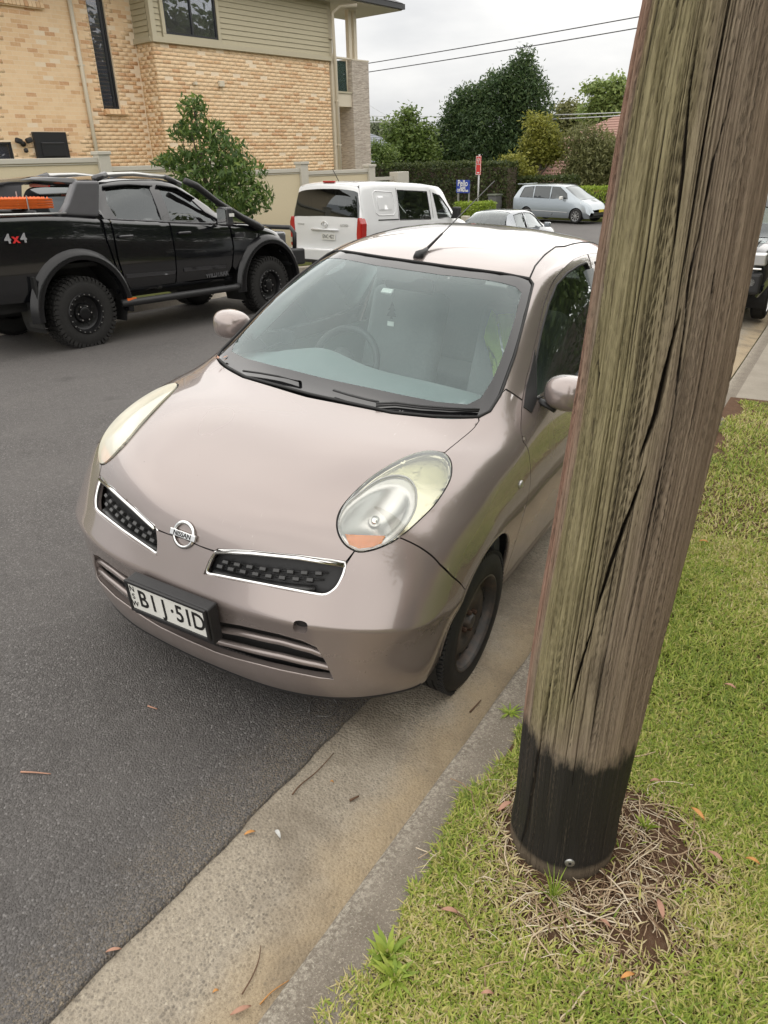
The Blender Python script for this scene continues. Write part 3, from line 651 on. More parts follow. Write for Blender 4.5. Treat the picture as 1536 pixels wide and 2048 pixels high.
# ================================================================ the hatchback in front: body surface (u lateral, v rearwards, z up)
def row(*c): return [tuple(p) for p in c]
z_ = lambda z, *p: [(a, b, z) for a, b in p]
HG = [
 z_(.165, (0, .06), (.17, .065), (.35, .085), (.52, .14), (.645, .222), (.73, .312), (.768, .37), (.782, .41), (.785, .44), (.785, .46)),
 z_(.255, (0, .026), (.17, .032), (.35, .052), (.525, .105), (.662, .19), (.752, .29), (.792, .365))+[(.805, .43, .265), (.80, .50, .235), (.785, .56, .17)],
 z_(.39, (0, .022), (.17, .026), (.35, .044), (.533, .094), (.678, .178), (.772, .284))+[(.812, .385, .40), (.824, .47, .40), (.81, .59, .34), (.79, .72, .175)],
 z_(.492, (0, -.003), (.17, .002), (.353, .022), (.54, .078), (.706, .172), (.803, .286))+[(.832, .41, .49), (.840, .53, .46), (.818, .67, .365), (.79, .80, .177)],
 z_(.54, (0, .002), (.17, .008), (.355, .032), (.54, .092), (.711, .189), (.809, .308))+[(.836, .45, .555), (.843, .58, .51), (.82, .74, .39), (.79, .88, .18)],
 [(0, .045, .665), (.17, .055, .67), (.36, .1, .68), (.545, .175, .695), (.709, .282, .705), (.809, .411, .705), (.838, .56, .665), (.846, .70, .58), (.822, .88, .42), (.79, 1.02, .18)],
 [(0, .10, .775), (.17, .112, .78), (.36, .16, .79), (.54, .25, .80), (.69, .375, .812), (.788, .525, .805), (.836, .68, .75), (.846, .82, .62), (.824, 1.0, .44), (.79, 1.14, .18)],
 [(0, .24, .868), (.17, .25, .872), (.36, .295, .878), (.53, .385, .882), (.675, .52, .884), (.775, .68, .868), (.83, .83, .80), (.843, .97, .65), (.825, 1.13, .45), (.79, 1.26, .18)],
 [(0, .52, .962), (.17, .53, .963), (.36, .56, .96), (.52, .625, .952), (.655, .73, .94), (.76, .86, .915), (.828, 1.0, .84), (.843, 1.13, .67), (.827, 1.27, .46), (.79, 1.39, .18)],
 [(0, .90, 1.035), (.18, .905, 1.034), (.37, .925, 1.027), (.53, .95, 1.015), (.652, .985, 1.0), (.745, 1.05, .965), (.82, 1.18, .89), (.843, 1.29, .69), (.828, 1.41, .465), (.79, 1.52, .18)],
 [(0, 1.27, 1.265), (.17, 1.275, 1.263), (.345, 1.295, 1.255), (.50, 1.325, 1.242), (.625, 1.365, 1.212), (.70, 1.41, 1.13), (.805, 1.45, .945), (.842, 1.52, .71), (.829, 1.6, .47), (.79, 1.68, .18)],
 [(0, 1.645, 1.448), (.165, 1.65, 1.446), (.33, 1.662, 1.438), (.465, 1.685, 1.422), (.555, 1.72, 1.395), (.625, 1.74, 1.32), (.79, 1.75, .985), (.842, 1.78, .72), (.83, 1.82, .47), (.79, 1.87, .18)],
 [(0, 2.05, 1.525), (.17, 2.05, 1.522), (.335, 2.05, 1.51), (.465, 2.06, 1.489), (.552, 2.07, 1.458), (.62, 2.08, 1.38), (.785, 2.09, .995), (.842, 2.1, .725), (.83, 2.12, .47), (.79, 2.14, .18)],
 [(0, 2.55, 1.552), (.17, 2.55, 1.549), (.335, 2.55, 1.537), (.462, 2.55, 1.514), (.548, 2.55, 1.48), (.615, 2.55, 1.39), (.78, 2.55, 1.01), (.84, 2.55, .73), (.828, 2.55, .47), (.79, 2.55, .18)],
 [(0, 3.05, 1.53), (.168, 3.05, 1.526), (.33, 3.05, 1.513), (.455, 3.05, 1.49), (.54, 3.05, 1.45), (.60, 3.05, 1.35), (.765, 3.03, 1.03), (.83, 3.0, .74), (.82, 2.98, .47), (.78, 2.95, .18)],
 [(0, 3.40, 1.42), (.165, 3.395, 1.418), (.33, 3.385, 1.405), (.45, 3.36, 1.385), (.525, 3.33, 1.345), (.58, 3.32, 1.26), (.735, 3.3, 1.02), (.80, 3.28, .74), (.79, 3.25, .47), (.755, 3.22, .2)],
 [(0, 3.60, 1.05), (.165, 3.595, 1.05), (.33, 3.58, 1.05), (.46, 3.55, 1.04), (.56, 3.51, 1.03), (.63, 3.47, 1.0), (.70, 3.42, .9), (.755, 3.38, .72), (.75, 3.34, .47), (.72, 3.3, .22)],
 [(0, 3.71, .6), (.165, 3.705, .6), (.33, 3.69, .6), (.47, 3.66, .6), (.57, 3.61, .58), (.65, 3.55, .56), (.70, 3.49, .53), (.725, 3.45, .48), (.725, 3.41, .38), (.70, 3.36, .24)],
 z_(.25, (0, 3.66), (.165, 3.655), (.33, 3.64), (.46, 3.61), (.55, 3.565), (.62, 3.51), (.66, 3.46), (.68, 3.43), (.685, 3.4), (.68, 3.37))]
RC = np.array([[.996336, -.038275, .076489], [.035256, .99856, .040447], [-.077927, -.037602, .99625]])
MC = np.eye(4); MC[:3, :3] = RC
HULL = Surf(HG, 'c2', 'c2', MC)
MMC = Matrix([list(r) for r in MC])
# ---------------------------------------------------------------- materials shared by the vehicles
def car_paint(name, base, flake=.5, rough=.32, metal=.55, coat=1., dust=.0):
    t = NT(name); co = t.coord(); d = t.noise(co, 2.2, 3, .5)
    c = t.mix(d, tuple(k*(1-.05*flake) for k in base), tuple(min(1, k*(1+.05*flake)) for k in base))
    r = t.ramp(d, [(.3, rough*.9), (.8, min(1, rough*1.12))])
    if dust:      # stone chips, fine scratches, road film
        vc = t.node('TexVoronoi', Vector=co, Scale=26.); k = t.node('SeparateColor', Color=vc.outputs['Color']).outputs[1]
        chip = t.math('MULTIPLY', t.ramp(vc.outputs['Distance'], [(.035, 1), (.055, 0)]), t.ramp(k, [(.86, 0), (.88, 1)])); c = t.mix(t.math('MULTIPLY', chip, .8), c, (.05, .045, .042))
        scr = t.math('MULTIPLY', t.ramp(t.noise(t.coord('Object', (60, 9, 14), (0, 0, 0), (.3, .5, .2)), 3.2, 3, .6, .4), [(.66, 0), (.70, 1)]), t.ramp(t.noise(co, 3.3, 4, .6), [(.52, 0), (.64, 1)])); c = t.mix(t.math('MULTIPLY', scr, .28), c, (.62, .57, .53))
        film = t.math('MULTIPLY', t.ramp(t.sep(co)[2], [(.12, 1), (.5, 0)]), t.ramp(t.noise(co, 9, 6, .7), [(.3, .15), (.75, .6)])); c = t.mix(film, c, (.17, .14, .115)); r = t.mix(film, r, .6)
    return t.done(t.bsdf(c, r, metal, None, .5, coat, .03))
PAINT = car_paint('paint_rose_beige', (.305, .258, .242), .6, .26, .50, 1., .08)
BLKPL = simple('black_plastic', (.017, .017, .018), .5, 0, .25, 240, .2)
BLKRB = simple('black_rubber', (.010, .010, .010), .62, 0, .2, 200, .2)
CHROME = simple('chrome', (.78, .78, .77), .09, 1., 0, 60, .05)
SILVERPL = simple('silver_plastic', (.52, .52, .51), .28, .8, 0, 60, .08)
t = NT('tyre_rubber'); co = t.coord(); n = t.noise(co, 30, 5, .6)
TYRE = t.done(t.bsdf(t.mix(n, (.010, .010, .0105), (.030, .029, .027)), .68, 0, t.bump(t.noise(co, 260, 3), .25, .003), .35))
t = NT('steel_wheel_black'); co = t.coord(); n = t.noise(co, 22, 5, .65)
STEELW = t.done(t.bsdf(t.mix(t.ramp(n, [(.42, 0), (.72, .8)]), (.06, .057, .054), (.14, .10, .075)), .5, .3, t.bump(n, .15, .004), .5))
RUST = simple('rusty_steel', (.075, .042, .027), .75, .3, .4, 120, .4)
def glass_mat(name, tint, haze=0., hazec=(.5, .52, .5), rough=.0, refl=1.):
    t = NT(name); fr = t.node('Fresnel', IOR=1.52); gl = t.node('BsdfGlossy', Color=(.93, .985, 1, 1), Roughness=rough); tr = t.node('BsdfTransparent', Color=(*tint, 1))
    f = t.math('MINIMUM', t.math('MULTIPLY', fr.outputs[0], 1.9*refl), 1.)
    m = t.node('MixShader', i0=f, i1=tr.outputs[0], i2=gl.outputs[0])
    if haze:
        co = t.coord(); d = t.math('MULTIPLY', t.ramp(t.noise(co, 4, 4, .6), [(.25, .75), (.8, 1.15)]), haze)
        df = t.node('BsdfDiffuse', Color=(*hazec, 1)); m = t.node('MixShader', i0=d, i1=m.outputs[0], i2=df.outputs[0])
    return t.done(m.outputs[0])
SCREEN = glass_mat('windscreen_glass', (.90, 1., .99), .055, (.50, .80, .78), 0, .75)  # teal diffuse haze carries the veiling reflection of the dashboard
SIDEGL = glass_mat('side_glass', (.52, .58, .56), .015, (.3, .3, .3), 0, 1.1)
PRIVGL = glass_mat('privacy_glass', (.05, .052, .055), .01, (.3, .3, .3), 0, 1.0)
LENSGL = glass_mat('headlight_lens', (.98, .98, .95), .07, (.92, .92, .88), .02, 1.0)
LITHAZEGL = glass_mat('lit_hazed_lens', (.95, .93, .84), .52, (.92, .89, .76), .06, .9)  # lens haze, made denser and paler for strong light falling on it
AMBER = simple('amber_lens', (.95, .27, .012), .22, .0, .3, 90, .25)
LAMPCH = simple('lamp_reflector', (.66, .66, .65), .30, .85, .06, 25, .12)
LAMPYEL = simple('lamp_housing_yellowed', (.70, .68, .53), .13, .85, .10, 30, .12)
REDGL = simple('red_lens', (.42, .012, .010), .18, 0, .1, 60, .2, .6, .5)
DASHM = simple('dashboard_veiled', (.27, .31, .31), .75, 0, .2, 150, .12)  # dark dash lightened to hold the reflection that veils the windscreen
CABIN = simple('cabin_trim_dark', (.22, .23, .23), .7, 0, .3, 200, .2)
CABING = simple('cabin_trim_grey', (.5, .5, .5), .8, 0, .2, 200, .1)
MICSG = glass_mat('clear_side_glass', (.74, .82, .80), .012, (.3, .3, .3), 0, 1.0)
SEATM = simple('seat_fabric_grey', (.24, .245, .25), .9, 0, .3, 250, .2)
SEATF = simple('seat_fabric', (.15, .155, .16), .9, 0, .4, 300, .25)
PLATEW = simple('plate_white', (.74, .74, .70), .4, 0, .05, 60, .08)
GRBLK = simple('grille_plastic', (.035, .035, .035), .3, 0, .1, 200, .2)
INK = simple('plate_black', (.012, .012, .012), .45)
HIVIS = simple('hi_vis_fabric', (.36, .50, .07), .6, 0, .3, 90, .2)

def text_part(txt, size, M, name, mat, parent, extrude=.0012, align='CENTER', sx=1., bold=0.):
    cu = bpy.data.curves.new(name, 'FONT'); cu.body = txt; cu.size = size; cu.extrude = extrude; cu.align_x = align; cu.align_y = 'CENTER'; cu.offset = bold; cu.resolution_u = 4
    to = bpy.data.objects.new(name, cu); COL.objects.link(to); bpy.context.view_layer.update()
    me = bpy.data.meshes.new_from_object(to.evaluated_get(bpy.context.evaluated_depsgraph_get())); bpy.data.objects.remove(to)
    me.materials.clear(); me.materials.append(mat)
    A = np.zeros(len(me.vertices)*3); me.vertices.foreach_get('co', A); A = A.reshape(-1, 3)*[sx, 1, 1]; M = np.array(M, float)
    A = A@M[:3, :3].T+M[:3, 3]; me.vertices.foreach_set('co', A.ravel().astype(np.float32)); me.update(); me.name = name
    o = bpy.data.objects.new(name, me); COL.objects.link(o); o.parent = parent; return o
def frame(o, ex, ey):
    ex = np.array(ex, float); ex /= np.linalg.norm(ex); ey = np.array(ey, float); ey = ey-ex*(ey@ex); ey /= np.linalg.norm(ey)
    M = np.eye(4); M[:3, 0] = ex; M[:3, 1] = ey; M[:3, 2] = np.cross(ex, ey); M[:3, 3] = o; return M
def ring_part(surf, poly, r, name, mat, parent, off=0., n=6, flat=None):
    q = list(poly)+[poly[0]]; P_ = line3(surf, q, off); return MB().tube(P_, r, n, False, flat).build(name, mat, parent, True)

MIC = thing('hatchback_car', 'rose beige hatchback parked with its front beside the timber pole', 'car', mat=MMC)
H = HULL; ST = H.st
def carplane(px, py, axis, val):
    """car-frame point under a photo pixel on the plane u/v/z = val"""
    o = RC.T@CAM; d = RC.T@ray(px, py); k = (val-o[axis])/d[axis]; return o+d*k
_d = .04; _a = np.arange(4, 9.01, _d); _b = np.arange(1, 17.01, _d); _A, _B = np.meshgrid(_a, _b); _SP = H(_A, _B).reshape(-1, 3); _A = _A.ravel(); _B = _B.ravel()
def side_st(v, z):
    d = (_SP[:, 1]-v)**2+(_SP[:, 2]-z)**2+1e-4*(_SP[:, 0] < .5); i = np.argsort(d)[:4]; w = 1/(d[i]+1e-7); return (float((w*_A[i]).sum()/w.sum()), float((w*_B[i]).sum()/w.sum()))
WCF = carplane(950, 1249, 0, .822); WV, WZ = float(WCF[1])+.012, float(WCF[2]); AZ = .298
WVR = WV+2.37; WR = .306
# -- outlines in photo pixels on the right half
hl_px = [(674, 1052), (677, 1029), (690, 1006), (718, 976), (750, 949), (789, 925), (822, 910), (854, 902), (880, 904), (895, 912), (903, 928), (902, 954), (890, 980), (867, 1013), (841, 1039), (812, 1065), (783, 1085), (750, 1099), (718, 1104), (695, 1094), (680, 1075)]
HL = ST(spline2(hl_px, 3, True))
gr_px0 = [(436, 1100), (500, 1102), (600, 1112), (693, 1125), (688, 1150), (672, 1176), (650, 1190), (620, 1187), (520, 1168), (408, 1147), (418, 1122)]
gr_px = gr_px0
GRI = ST(gr_px); GRS = ST([(426, 1106), (436, 1100), (470, 1100)]+gr_px[1:3]+[(660, 1119), (690, 1124)]+spline2([(691, 1132), (685, 1152), (672, 1176), (650, 1190), (620, 1187)], 4)+[(520, 1168)]+spline2([(430, 1151), (411, 1146), (417, 1124), (426, 1106)], 4)[:-1])
cl_f = ST([(374, 1079), (400, 1092), (430, 1102)])        # bonnet front edge from the centre
cl_f[0] = (0., cl_f[0][1])
bn_side = ST([(890, 905), (925, 876), (949, 855), (958, 842), (957, 834)])
bn_rear = ST([(957, 834), (947, 836), (905, 837), (865, 835), (783, 827), (712, 815)])
tc0 = bn_rear[-1][1]
in_hl = HL[:int(len(HL)*8.3/21)+1]           # inner edge of the lamp from its left end to the top
in_hl0 = HL[int(len(HL)*18.4/21):]           # from the bottom to the left end
bonnet_half = cl_f+ST([(436, 1098), (500, 1100), (600, 1110), (693, 1123), (708, 1104)])+in_hl0+in_hl+bn_side+bn_rear[1:-1]+[(0., tc0-.01)]
BON = bonnet_half[1:-1]; BON = [bonnet_half[0]]+BON+[bonnet_half[-1]]+mir(BON)
def full(half): return half+mir([p for p in half if abs(p[0]) > 1e-4])
panel(H, BON, 'bonnet', PAINT, MIC, 0, .016, .018, (), .0028)
# -- wheel arch (side view circle)
AR = .318
def arch(a0, a1, n=28, r=AR, wv=None): return [side_st((WV if wv is None else wv)+r*math.cos(a), AZ+r*math.sin(a)*1.0) for a in np.linspace(R(a0), R(a1), n)]
bf_gap = ST([(799, 1075), (822, 1085), (854, 1104), (880, 1129), (913, 1166)])
_g = H(*bf_gap[-1])[0]; GA = math.degrees(math.atan2(_g[2]-AZ, _g[1]-WV)) % 360; bf_gap[-1] = arch(GA, GA, 1)[0]
arch_f = arch(208, GA, 16); arch_t = arch(GA, -18, 40)
door_gap = ST([(1045, 800), (1043, 830), (1042, 860), (1047, 884), (1056, 899), (1060, 925), (1061, 967)])
dg_bot = [side_st(float(H(*door_gap[-1])[0][1])+.0, z) for z in (.62, .5, .38, .27, .2)]
DGV = float(H(*door_gap[-1])[0][1])
fender = [HL[k] for k in range(int(len(HL)*15.1/21), int(len(HL)*8.3/21)-1, -1)]+bn_side+ST([(980, 822), (1001, 789), (1012, 778)])+door_gap+dg_bot+[side_st(WV+AR+.01, .19)]+arch_t[::-1]+bf_gap[::-1][1:]
for sgn, q in ((1, fender), (-1, mir(fender))): panel(H, q, 'front_wing', PAINT, MIC, 0, .016, .018, (), .0026)
# -- bumper with its openings
in_px = [(440, 1243), (480, 1250), (560, 1268), (605, 1281), (634, 1294), (652, 1322), (669, 1360), (640, 1357), (560, 1341), (470, 1318), (432, 1306)]
INT = ST(in_px); zi = INT[0]; ci = (0., ST([(360, 1222)])[0][1]); 
int_top = [(0., zi[1]-.02)]+INT[:7]; int_bot = INT[7:]+[(0., INT[-1][1]+.01)]
INTF = int_top[1:]+int_bot[:-1]; INTF = [int_top[0]]+INTF+[int_bot[-1]]+mir(INTF)
tow_px = [(588, 1244), (600, 1241), (613, 1246), (615, 1256), (612, 1265), (598, 1266), (587, 1260)]
TOW = ST(spline2(tow_px, 3, True))
lip = [(s, .0) for s in np.linspace(0, 7.2, 24)]
bump_half = lip+arch_f+bf_gap[::-1]+[HL[k] for k in range(int(len(HL)*15.3/21), int(len(HL)*18.4/21)+1)]+ST([(708, 1104), (693, 1127)])+GRI[4:]+ST([(430, 1103)])+cl_f[::-1][1:]
bump_half = [p for i, p in enumerate(bump_half) if i == 0 or np.hypot(p[0]-bump_half[i-1][0], p[1]-bump_half[i-1][1]) > .004]
BUM = [(0., .0)]+bump_half[1:-1]+[cl_f[0]]+mir(bump_half[1:-1])
panel(H, BUM, 'front_bumper', PAINT, MIC, 0, .03, .018, [INTF, TOW, mir(TOW)][:2], .002, gaph=.0)
MB().tube(line3(H, [(s, .02) for s in np.linspace(-6.5, 6.5, 60)], -.008), .012, 6).build('bumper_underside', BLKPL, MIC, True)
panel(H, [(s, t_) for s, t_ in shrink(TOW, -.006, msc(H, TOW))], 'tow_hole', BLKPL, MIC, -.028, 0, .02)
# dark backing behind the openings; tubes added to keep the panel gaps dark
for nm, q, o_ in (('intake_backing', shrink(INTF, -.03, msc(H, INTF)), -.055),): panel(H, q, nm, BLKRB, MIC, o_, 0, .03)
for q in (in_hl0+in_hl, bn_side, door_gap+dg_bot):
    for f_ in (lambda p: p, mir):
        MB().tube(line3(H, f_(spline2(list(q), 6)), -.0145), .0065, 5).build('panel_gap_backing', BLKRB, MIC, True)
MB().tube(line3(H, spline2(mir(cl_f[1:])+cl_f+ST([(500, 1100), (600, 1110), (693, 1124), (708, 1104)]), 6), -.0145), .0065, 5).build('panel_gap_backing', BLKRB, MIC, True)
# intake slats
def lerp_band(top, bot, f, n=30, s0=-99, s1=99):
    a = np.array(top); b = np.array(bot); k = np.linspace(0, 1, n)
    ta = np.stack([np.interp(k, np.linspace(0, 1, len(a)), a[:, i]) for i in (0, 1)], -1); tb = np.stack([np.interp(k, np.linspace(0, 1, len(b)), b[:, i]) for i in (0, 1)], -1)
    return [tuple(p) for p in ta*(1-f)+tb*f]
tp = int_top[:6]; bt = [int_bot[-1]]+INT[7:][::-1]+[INT[6]]
for f in (.36, .72):
    q = lerp_band(tp, bt, f); P_ = line3(H, mir(q[1:])+q, -.020)
    mb = MB().tube(P_, .0125, 10, True); 
    mb.build('intake_slat', PAINT, MIC, True)
ring_part(H, INTF, .004, 'intake_edge', PAINT, MIC, -.003)
# -- headlights
rf_px = [(676, 1050), (680, 1028), (695, 1004), (720, 983), (752, 960), (783, 949), (812, 951), (829, 968), (834, 990), (831, 1016), (818, 1042), (800, 1064), (776, 1084), (748, 1096), (718, 1100), (695, 1090), (682, 1072)]
RFL = ST(spline2(rf_px, 3, True)); AMB = ST([(690, 1068), (730, 1070), (771, 1071), (764, 1086), (745, 1094), (718, 1097), (698, 1089)])
rc = np.mean(RFL, 0)
pos_px = [(820, 930), (838, 922), (847, 928), (842, 940), (826, 942)]; POSL = ST(pos_px)
for sgn in (1, -1):
    f_ = (lambda p: p) if sgn > 0 else mir
    hs = panel(H, f_(HL), 'headlight', LAMPYEL, MIC, -.010, .012, .014, [f_(shrink(RFL, .003, msc(H, RFL)))], .004, gaph=0)
    sc = msc(H, RFL); c_ = rc*[sgn, 1]
    rad_ = lambda q: np.clip(1-((q[:, 0]-c_[0])*sc[0]/.105)**2-((q[:, 1]-c_[1])*sc[1]/.13)**2, 0, 1)
    panel(H, f_(RFL), 'reflector', LAMPCH, hs, -.014, 0, .009, (), 0, lambda q: -.045*rad_(q)**.9)
    panel(H, f_(AMB), 'indicator', AMBER, hs, -.002, .012, .012, (), 0, lambda q: .0015*np.sin(q[:, 0]*160))
    ring_part(H, f_(RFL), .0032, 'lamp_bezel', SILVERPL, hs, -.006)
    bc = line3(H, f_([tuple(rc)]), -.05)[0]; bn_ = H.nrm(*f_([tuple(rc)])[0])[0]
    MB().lathe([(.0, .02), (.012, .02), (.018, .012), (.019, 0)], bc, bn_, 16).build('bulb_cap', CHROME, hs, True)
    panel(H, f_(POSL), 'position_lamp', LAMPYEL, hs, -.008, .002, .01)
    panel(H, f_(HL), 'lens', LENSGL if sgn > 0 else LITHAZEGL, hs, .001, .008, .012, (), .0045, lambda q: .013*np.clip(1-((q[:, 0]-np.mean(f_(HL), 0)[0])/1.2)**2-((q[:, 1]-np.mean(f_(HL), 0)[1])/1.6)**2, 0, 1))
    ring_part(H, f_(HL), .0028, 'lamp_seal', BLKRB, hs, -.003)
# -- grilles
GC = [ST([p])[0] for p in ((424, 1108), (684, 1133), (655, 1180), (412, 1142))]
def bil(c, a, b): c = np.array(c); return tuple((1-b)*((1-a)*c[0]+a*c[1])+b*((1-a)*c[3]+a*c[2]))
for sgn in (1, -1):
    f_ = (lambda p: p) if sgn > 0 else mir
    gp = panel(H, f_(shrink(GRI, -.004, msc(H, GRI))), 'grille', BLKPL, MIC, -.045, 0, .02)
    ring_part(H, f_(GRS), .0065, 'grille_frame', CHROME, gp, -.010, 8)
    tr_ = ST([(433, 1104), (500, 1106), (600, 1116), (688, 1130)]); MB().tube(line3(H, f_(tr_), -.006), .0125, 8, True, .6).build('grille_top_bar', CHROME, gp, True)
    lo_ = [bil(GC, k, 1) for k in np.linspace(.04, .90, 12)]; MB().tube(line3(H, f_(lo_), -.026), .013, 8, True, .5).build('grille_lower_ledge', GRBLK, gp, True)
    for r_, b in enumerate((.36, .66)):
        hbar = [bil(GC, k, b-.02) for k in np.linspace(.06, .93, 14)]; MB().tube(line3(H, f_(hbar), -.032), .0025, 5).build('grille_bar', BLKPL, gp, True)
        for k in range(8):
            a = .13+k*.105-(.035 if r_ else 0); s_, t_ = bil(GC, a, b); s_ *= sgn
            p = line3(H, [(s_, t_)], -.020)[0]; n = H.nrm(s_, t_)[0]; du = H(s_+.02, t_)[0]-H(s_-.02, t_)[0]; du /= np.linalg.norm(du); dv = np.cross(n, du)
            n2 = n*.8+np.array([0, 0, .35]); n2 /= np.linalg.norm(n2)
            bevel(MB().box(p, (.022, .0125, .020), (du, np.cross(n2, du), n2)).build('grille_block', GRBLK, gp), .002)
# -- badge
bs = ST([(373, 1044)])[0]; bp = line3(H, [(0, bs[1])], .006)[0]; bn_ = H.nrm(0, bs[1])[0]; bx_ = np.array([1., 0, 0]); by_ = np.cross(bn_, bx_)
bd = MB().add(*(lambda m: (m.v, m.f))(MB().tube([bp+.043*(bx_*math.cos(a)+by_*1.0*math.sin(a)) for a in np.linspace(0, 2*np.pi, 41)], .0068, 8, False, .6))).build('badge', CHROME, MIC, True)
bevel(MB().box(bp+bn_*.003, (.112, .024, .010), (bx_, by_, bn_)).build('badge_bar', CHROME, bd), .003)
text_part('NISSAN', .0235, frame(bp+bn_*.0082, bx_, by_), 'badge_lettering', INK, bd, .0006, sx=.98, bold=.0004)
# -- number plate
fc_ = carplane(335, 1219, 1, -.060); PT = R(-9); px_ = np.array([1., .03, 0]); py_ = np.array([0, math.sin(PT), math.cos(PT)]); Mp = frame(fc_, px_, py_); pn = Mp[:3, 2]; pc = fc_-pn*.030
hold = bevel(MB().box(pc-py_*.016-pn*(.0), (.362, .160, .050), (Mp[:3, 0], Mp[:3, 1], pn)).build('plate_holder', BLKPL, MIC), .008, 3)
front = pc+pn*.030
MB().box(front, (.332, .118, .003), (Mp[:3, 0], Mp[:3, 1], pn)).build('number_plate', PLATEW, hold)
ed = MB()
for dx, dy, w, h_ in ((0, .063, .354, .012), (0, -.064, .354, .014), (-.171, 0, .011, .128), (.171, 0, .011, .128)): ed.box(front+Mp[:3, 0]*dx+Mp[:3, 1]*dy+pn*.002, (w, h_, .010), (Mp[:3, 0], Mp[:3, 1], pn))
bevel(ed.build('plate_surround', BLKPL, hold), .003)
for ch, dx in zip('BIJ·51D', (-.107, -.060, -.013, .023, .055, .093, .137)):
    text_part(ch, .106, frame(front+pn*.0022+Mp[:3, 0]*dx-Mp[:3, 1]*.001, Mp[:3, 0], Mp[:3, 1]), 'plate_character', INK, hold, .0008, sx=.72, bold=.0012)
for ch, dy in zip('NSW', (.034, 0, -.034)): text_part(ch, .034, frame(front+pn*.0022-Mp[:3, 0]*.151+Mp[:3, 1]*dy, Mp[:3, 0], Mp[:3, 1]), 'plate_character', INK, hold, .0006, sx=.85)
# -- screen, cowl
sc_r = ST([(957, 834), (980, 822), (1001, 789), (1029, 712), (1051, 630), (1066, 568), (1059, 557)])
top_c = ST([(800, 522)])[0][1]; top_pts = ST([(1001, 546), (940, 538), (892, 532)])
SCR_half = [(0, tc0+.05)]+[(a, b) for a, b in ST([(783, 824), (865, 832), (930, 834)])]+sc_r+top_pts+[(0., top_pts[-1][1]-.005)]
SCR = [SCR_half[0]]+SCR_half[1:-1]+[SCR_half[-1]]+mir(SCR_half[1:-1])
in_r = ST([(935, 808), (962, 795), (985, 760), (1010, 700), (1033, 628), (1044, 585), (1032, 572)])
in_half = [(0, ST([(760, 780)])[0][1]-.005)]+ST([(740, 775), (800, 788), (870, 802)])+in_r+ST([(985, 560), (930, 553), (880, 548)])+[(0., ST([(880, 548)])[0][1]-.005)]
CLR = [in_half[0]]+in_half[1:-1]+[in_half[-1]]+mir(in_half[1:-1])
FRIT = simple('screen_border_black', (.008, .008, .009), .12, 0, 0, 60, 0, .5, .5)
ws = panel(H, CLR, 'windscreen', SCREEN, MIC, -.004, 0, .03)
panel(H, SCR, 'screen_border', FRIT, ws, -.003, .006, .03, [CLR], .003, gaph=-.001)
ring_part(H, SCR, .0065, 'screen_seal', BLKRB, ws, .0, 6)
# wipers
def wiper(p):
    P_ = line3(H, ST(p), .016); m = MB().tube(P_, .0075, 6, True, .6); m.tube(line3(H, ST(p), .004), .004, 5); return m.build('wiper', BLKPL, MIC, True)
wiper([(957, 824), (900, 822), (840, 818), (790, 812), (752, 814)])
q_ = ST([(757, 811), (735, 806), (700, 797), (668, 787)]); w2 = MB().tube(line3(H, q_+[( -s, t_-.0) for s, t_ in ST([(760, 800)])][:0], .016), .0075, 6, True, .6); w2.build('wiper', BLKPL, MIC, True)
def cpix(px, py, lift=.012):
    """photo pixel on the car's right-hand (image left) half"""
    o = RC.T@CAM; d = RC.T@ray(px, py); best = None
    o2 = o*[-1, 1, 1]; d2 = d*[-1, 1, 1]; ow = RC@o2; dw = RC@d2
    loc, no, idx, dist = H.bvh.ray_cast(Vector(ow), Vector(dw))
    if loc is None: return None
    p = (RC.T@np.array(loc)); n = RC.T@np.array(no); n = n if n[2] > 0 else -n
    return (p+n*lift)*[-1, 1, 1]
pl = [cpix(*p) for p in ((668, 786), (640, 778), (600, 768), (560, 758), (520, 751), (488, 747))]; pl = [p for p in pl if p is not None]
MB().tube(pl, .0075, 6, True, .6).build('wiper', BLKPL, MIC, True)
# -- roof, pillars, doors
ditch = ST([(1059, 557), (1070, 532), (1089, 510), (1111, 494)])
d_s = float(np.mean([p[0] for p in ditch[1:]])); roof_half = [(0., top_pts[-1][1])]+top_pts[::-1]+ditch+[(d_s, k) for k in np.linspace(max(11.9, ditch[-1][1]+.2), 15.0, 8)]+[(s, 15.05) for s in np.linspace(d_s, 0, 6)]
ROOF = [roof_half[0]]+roof_half[1:-1]+[roof_half[-1]]+mir(roof_half[1:-1])
panel(H, ROOF, 'roof', PAINT, MIC, 0, .012, .03, (), .003)
dline = ST([(1045, 800), (1053, 756), (1067, 701), (1084, 630), (1095, 592), (1116, 551), (1149, 518)])
dl_s = dline[-1][0]; dl_t = dline[-1][1]; dline += [(dl_s+.0*k, tt) for k, tt in enumerate(np.linspace(dl_t+.3, 14.3, 8))]
frame_half = sc_r[2:]+ditch[1:]+[(d_s, k) for k in np.linspace(max(11.9, ditch[-1][1]+.2), 15.0, 8)]+[(dl_s, 15.)]+dline[::-1]+ST([(1012, 778)])
frame_half = [p for i, p in enumerate(frame_half) if i == 0 or np.hypot(p[0]-frame_half[i-1][0], p[1]-frame_half[i-1][1]) > .004]
win_px = [(1072, 798), (1071, 725), (1082, 668), (1097, 611), (1113, 570), (1135, 546), (1157, 532), (1171, 526)]
WF = ST(win_px); b_t = 13.02; BV = 2.52
wtop = WF[-1][0]
WINF = WF+[(wtop+.05, b_t-.16), (wtop+.2, b_t-.12), (5.4, b_t-.10), (5.95, b_t-.1), (6.0, b_t-.5), (6.0, 11.6), (5.95, 10.6)]
B_T = lambda s: b_t+.0*s
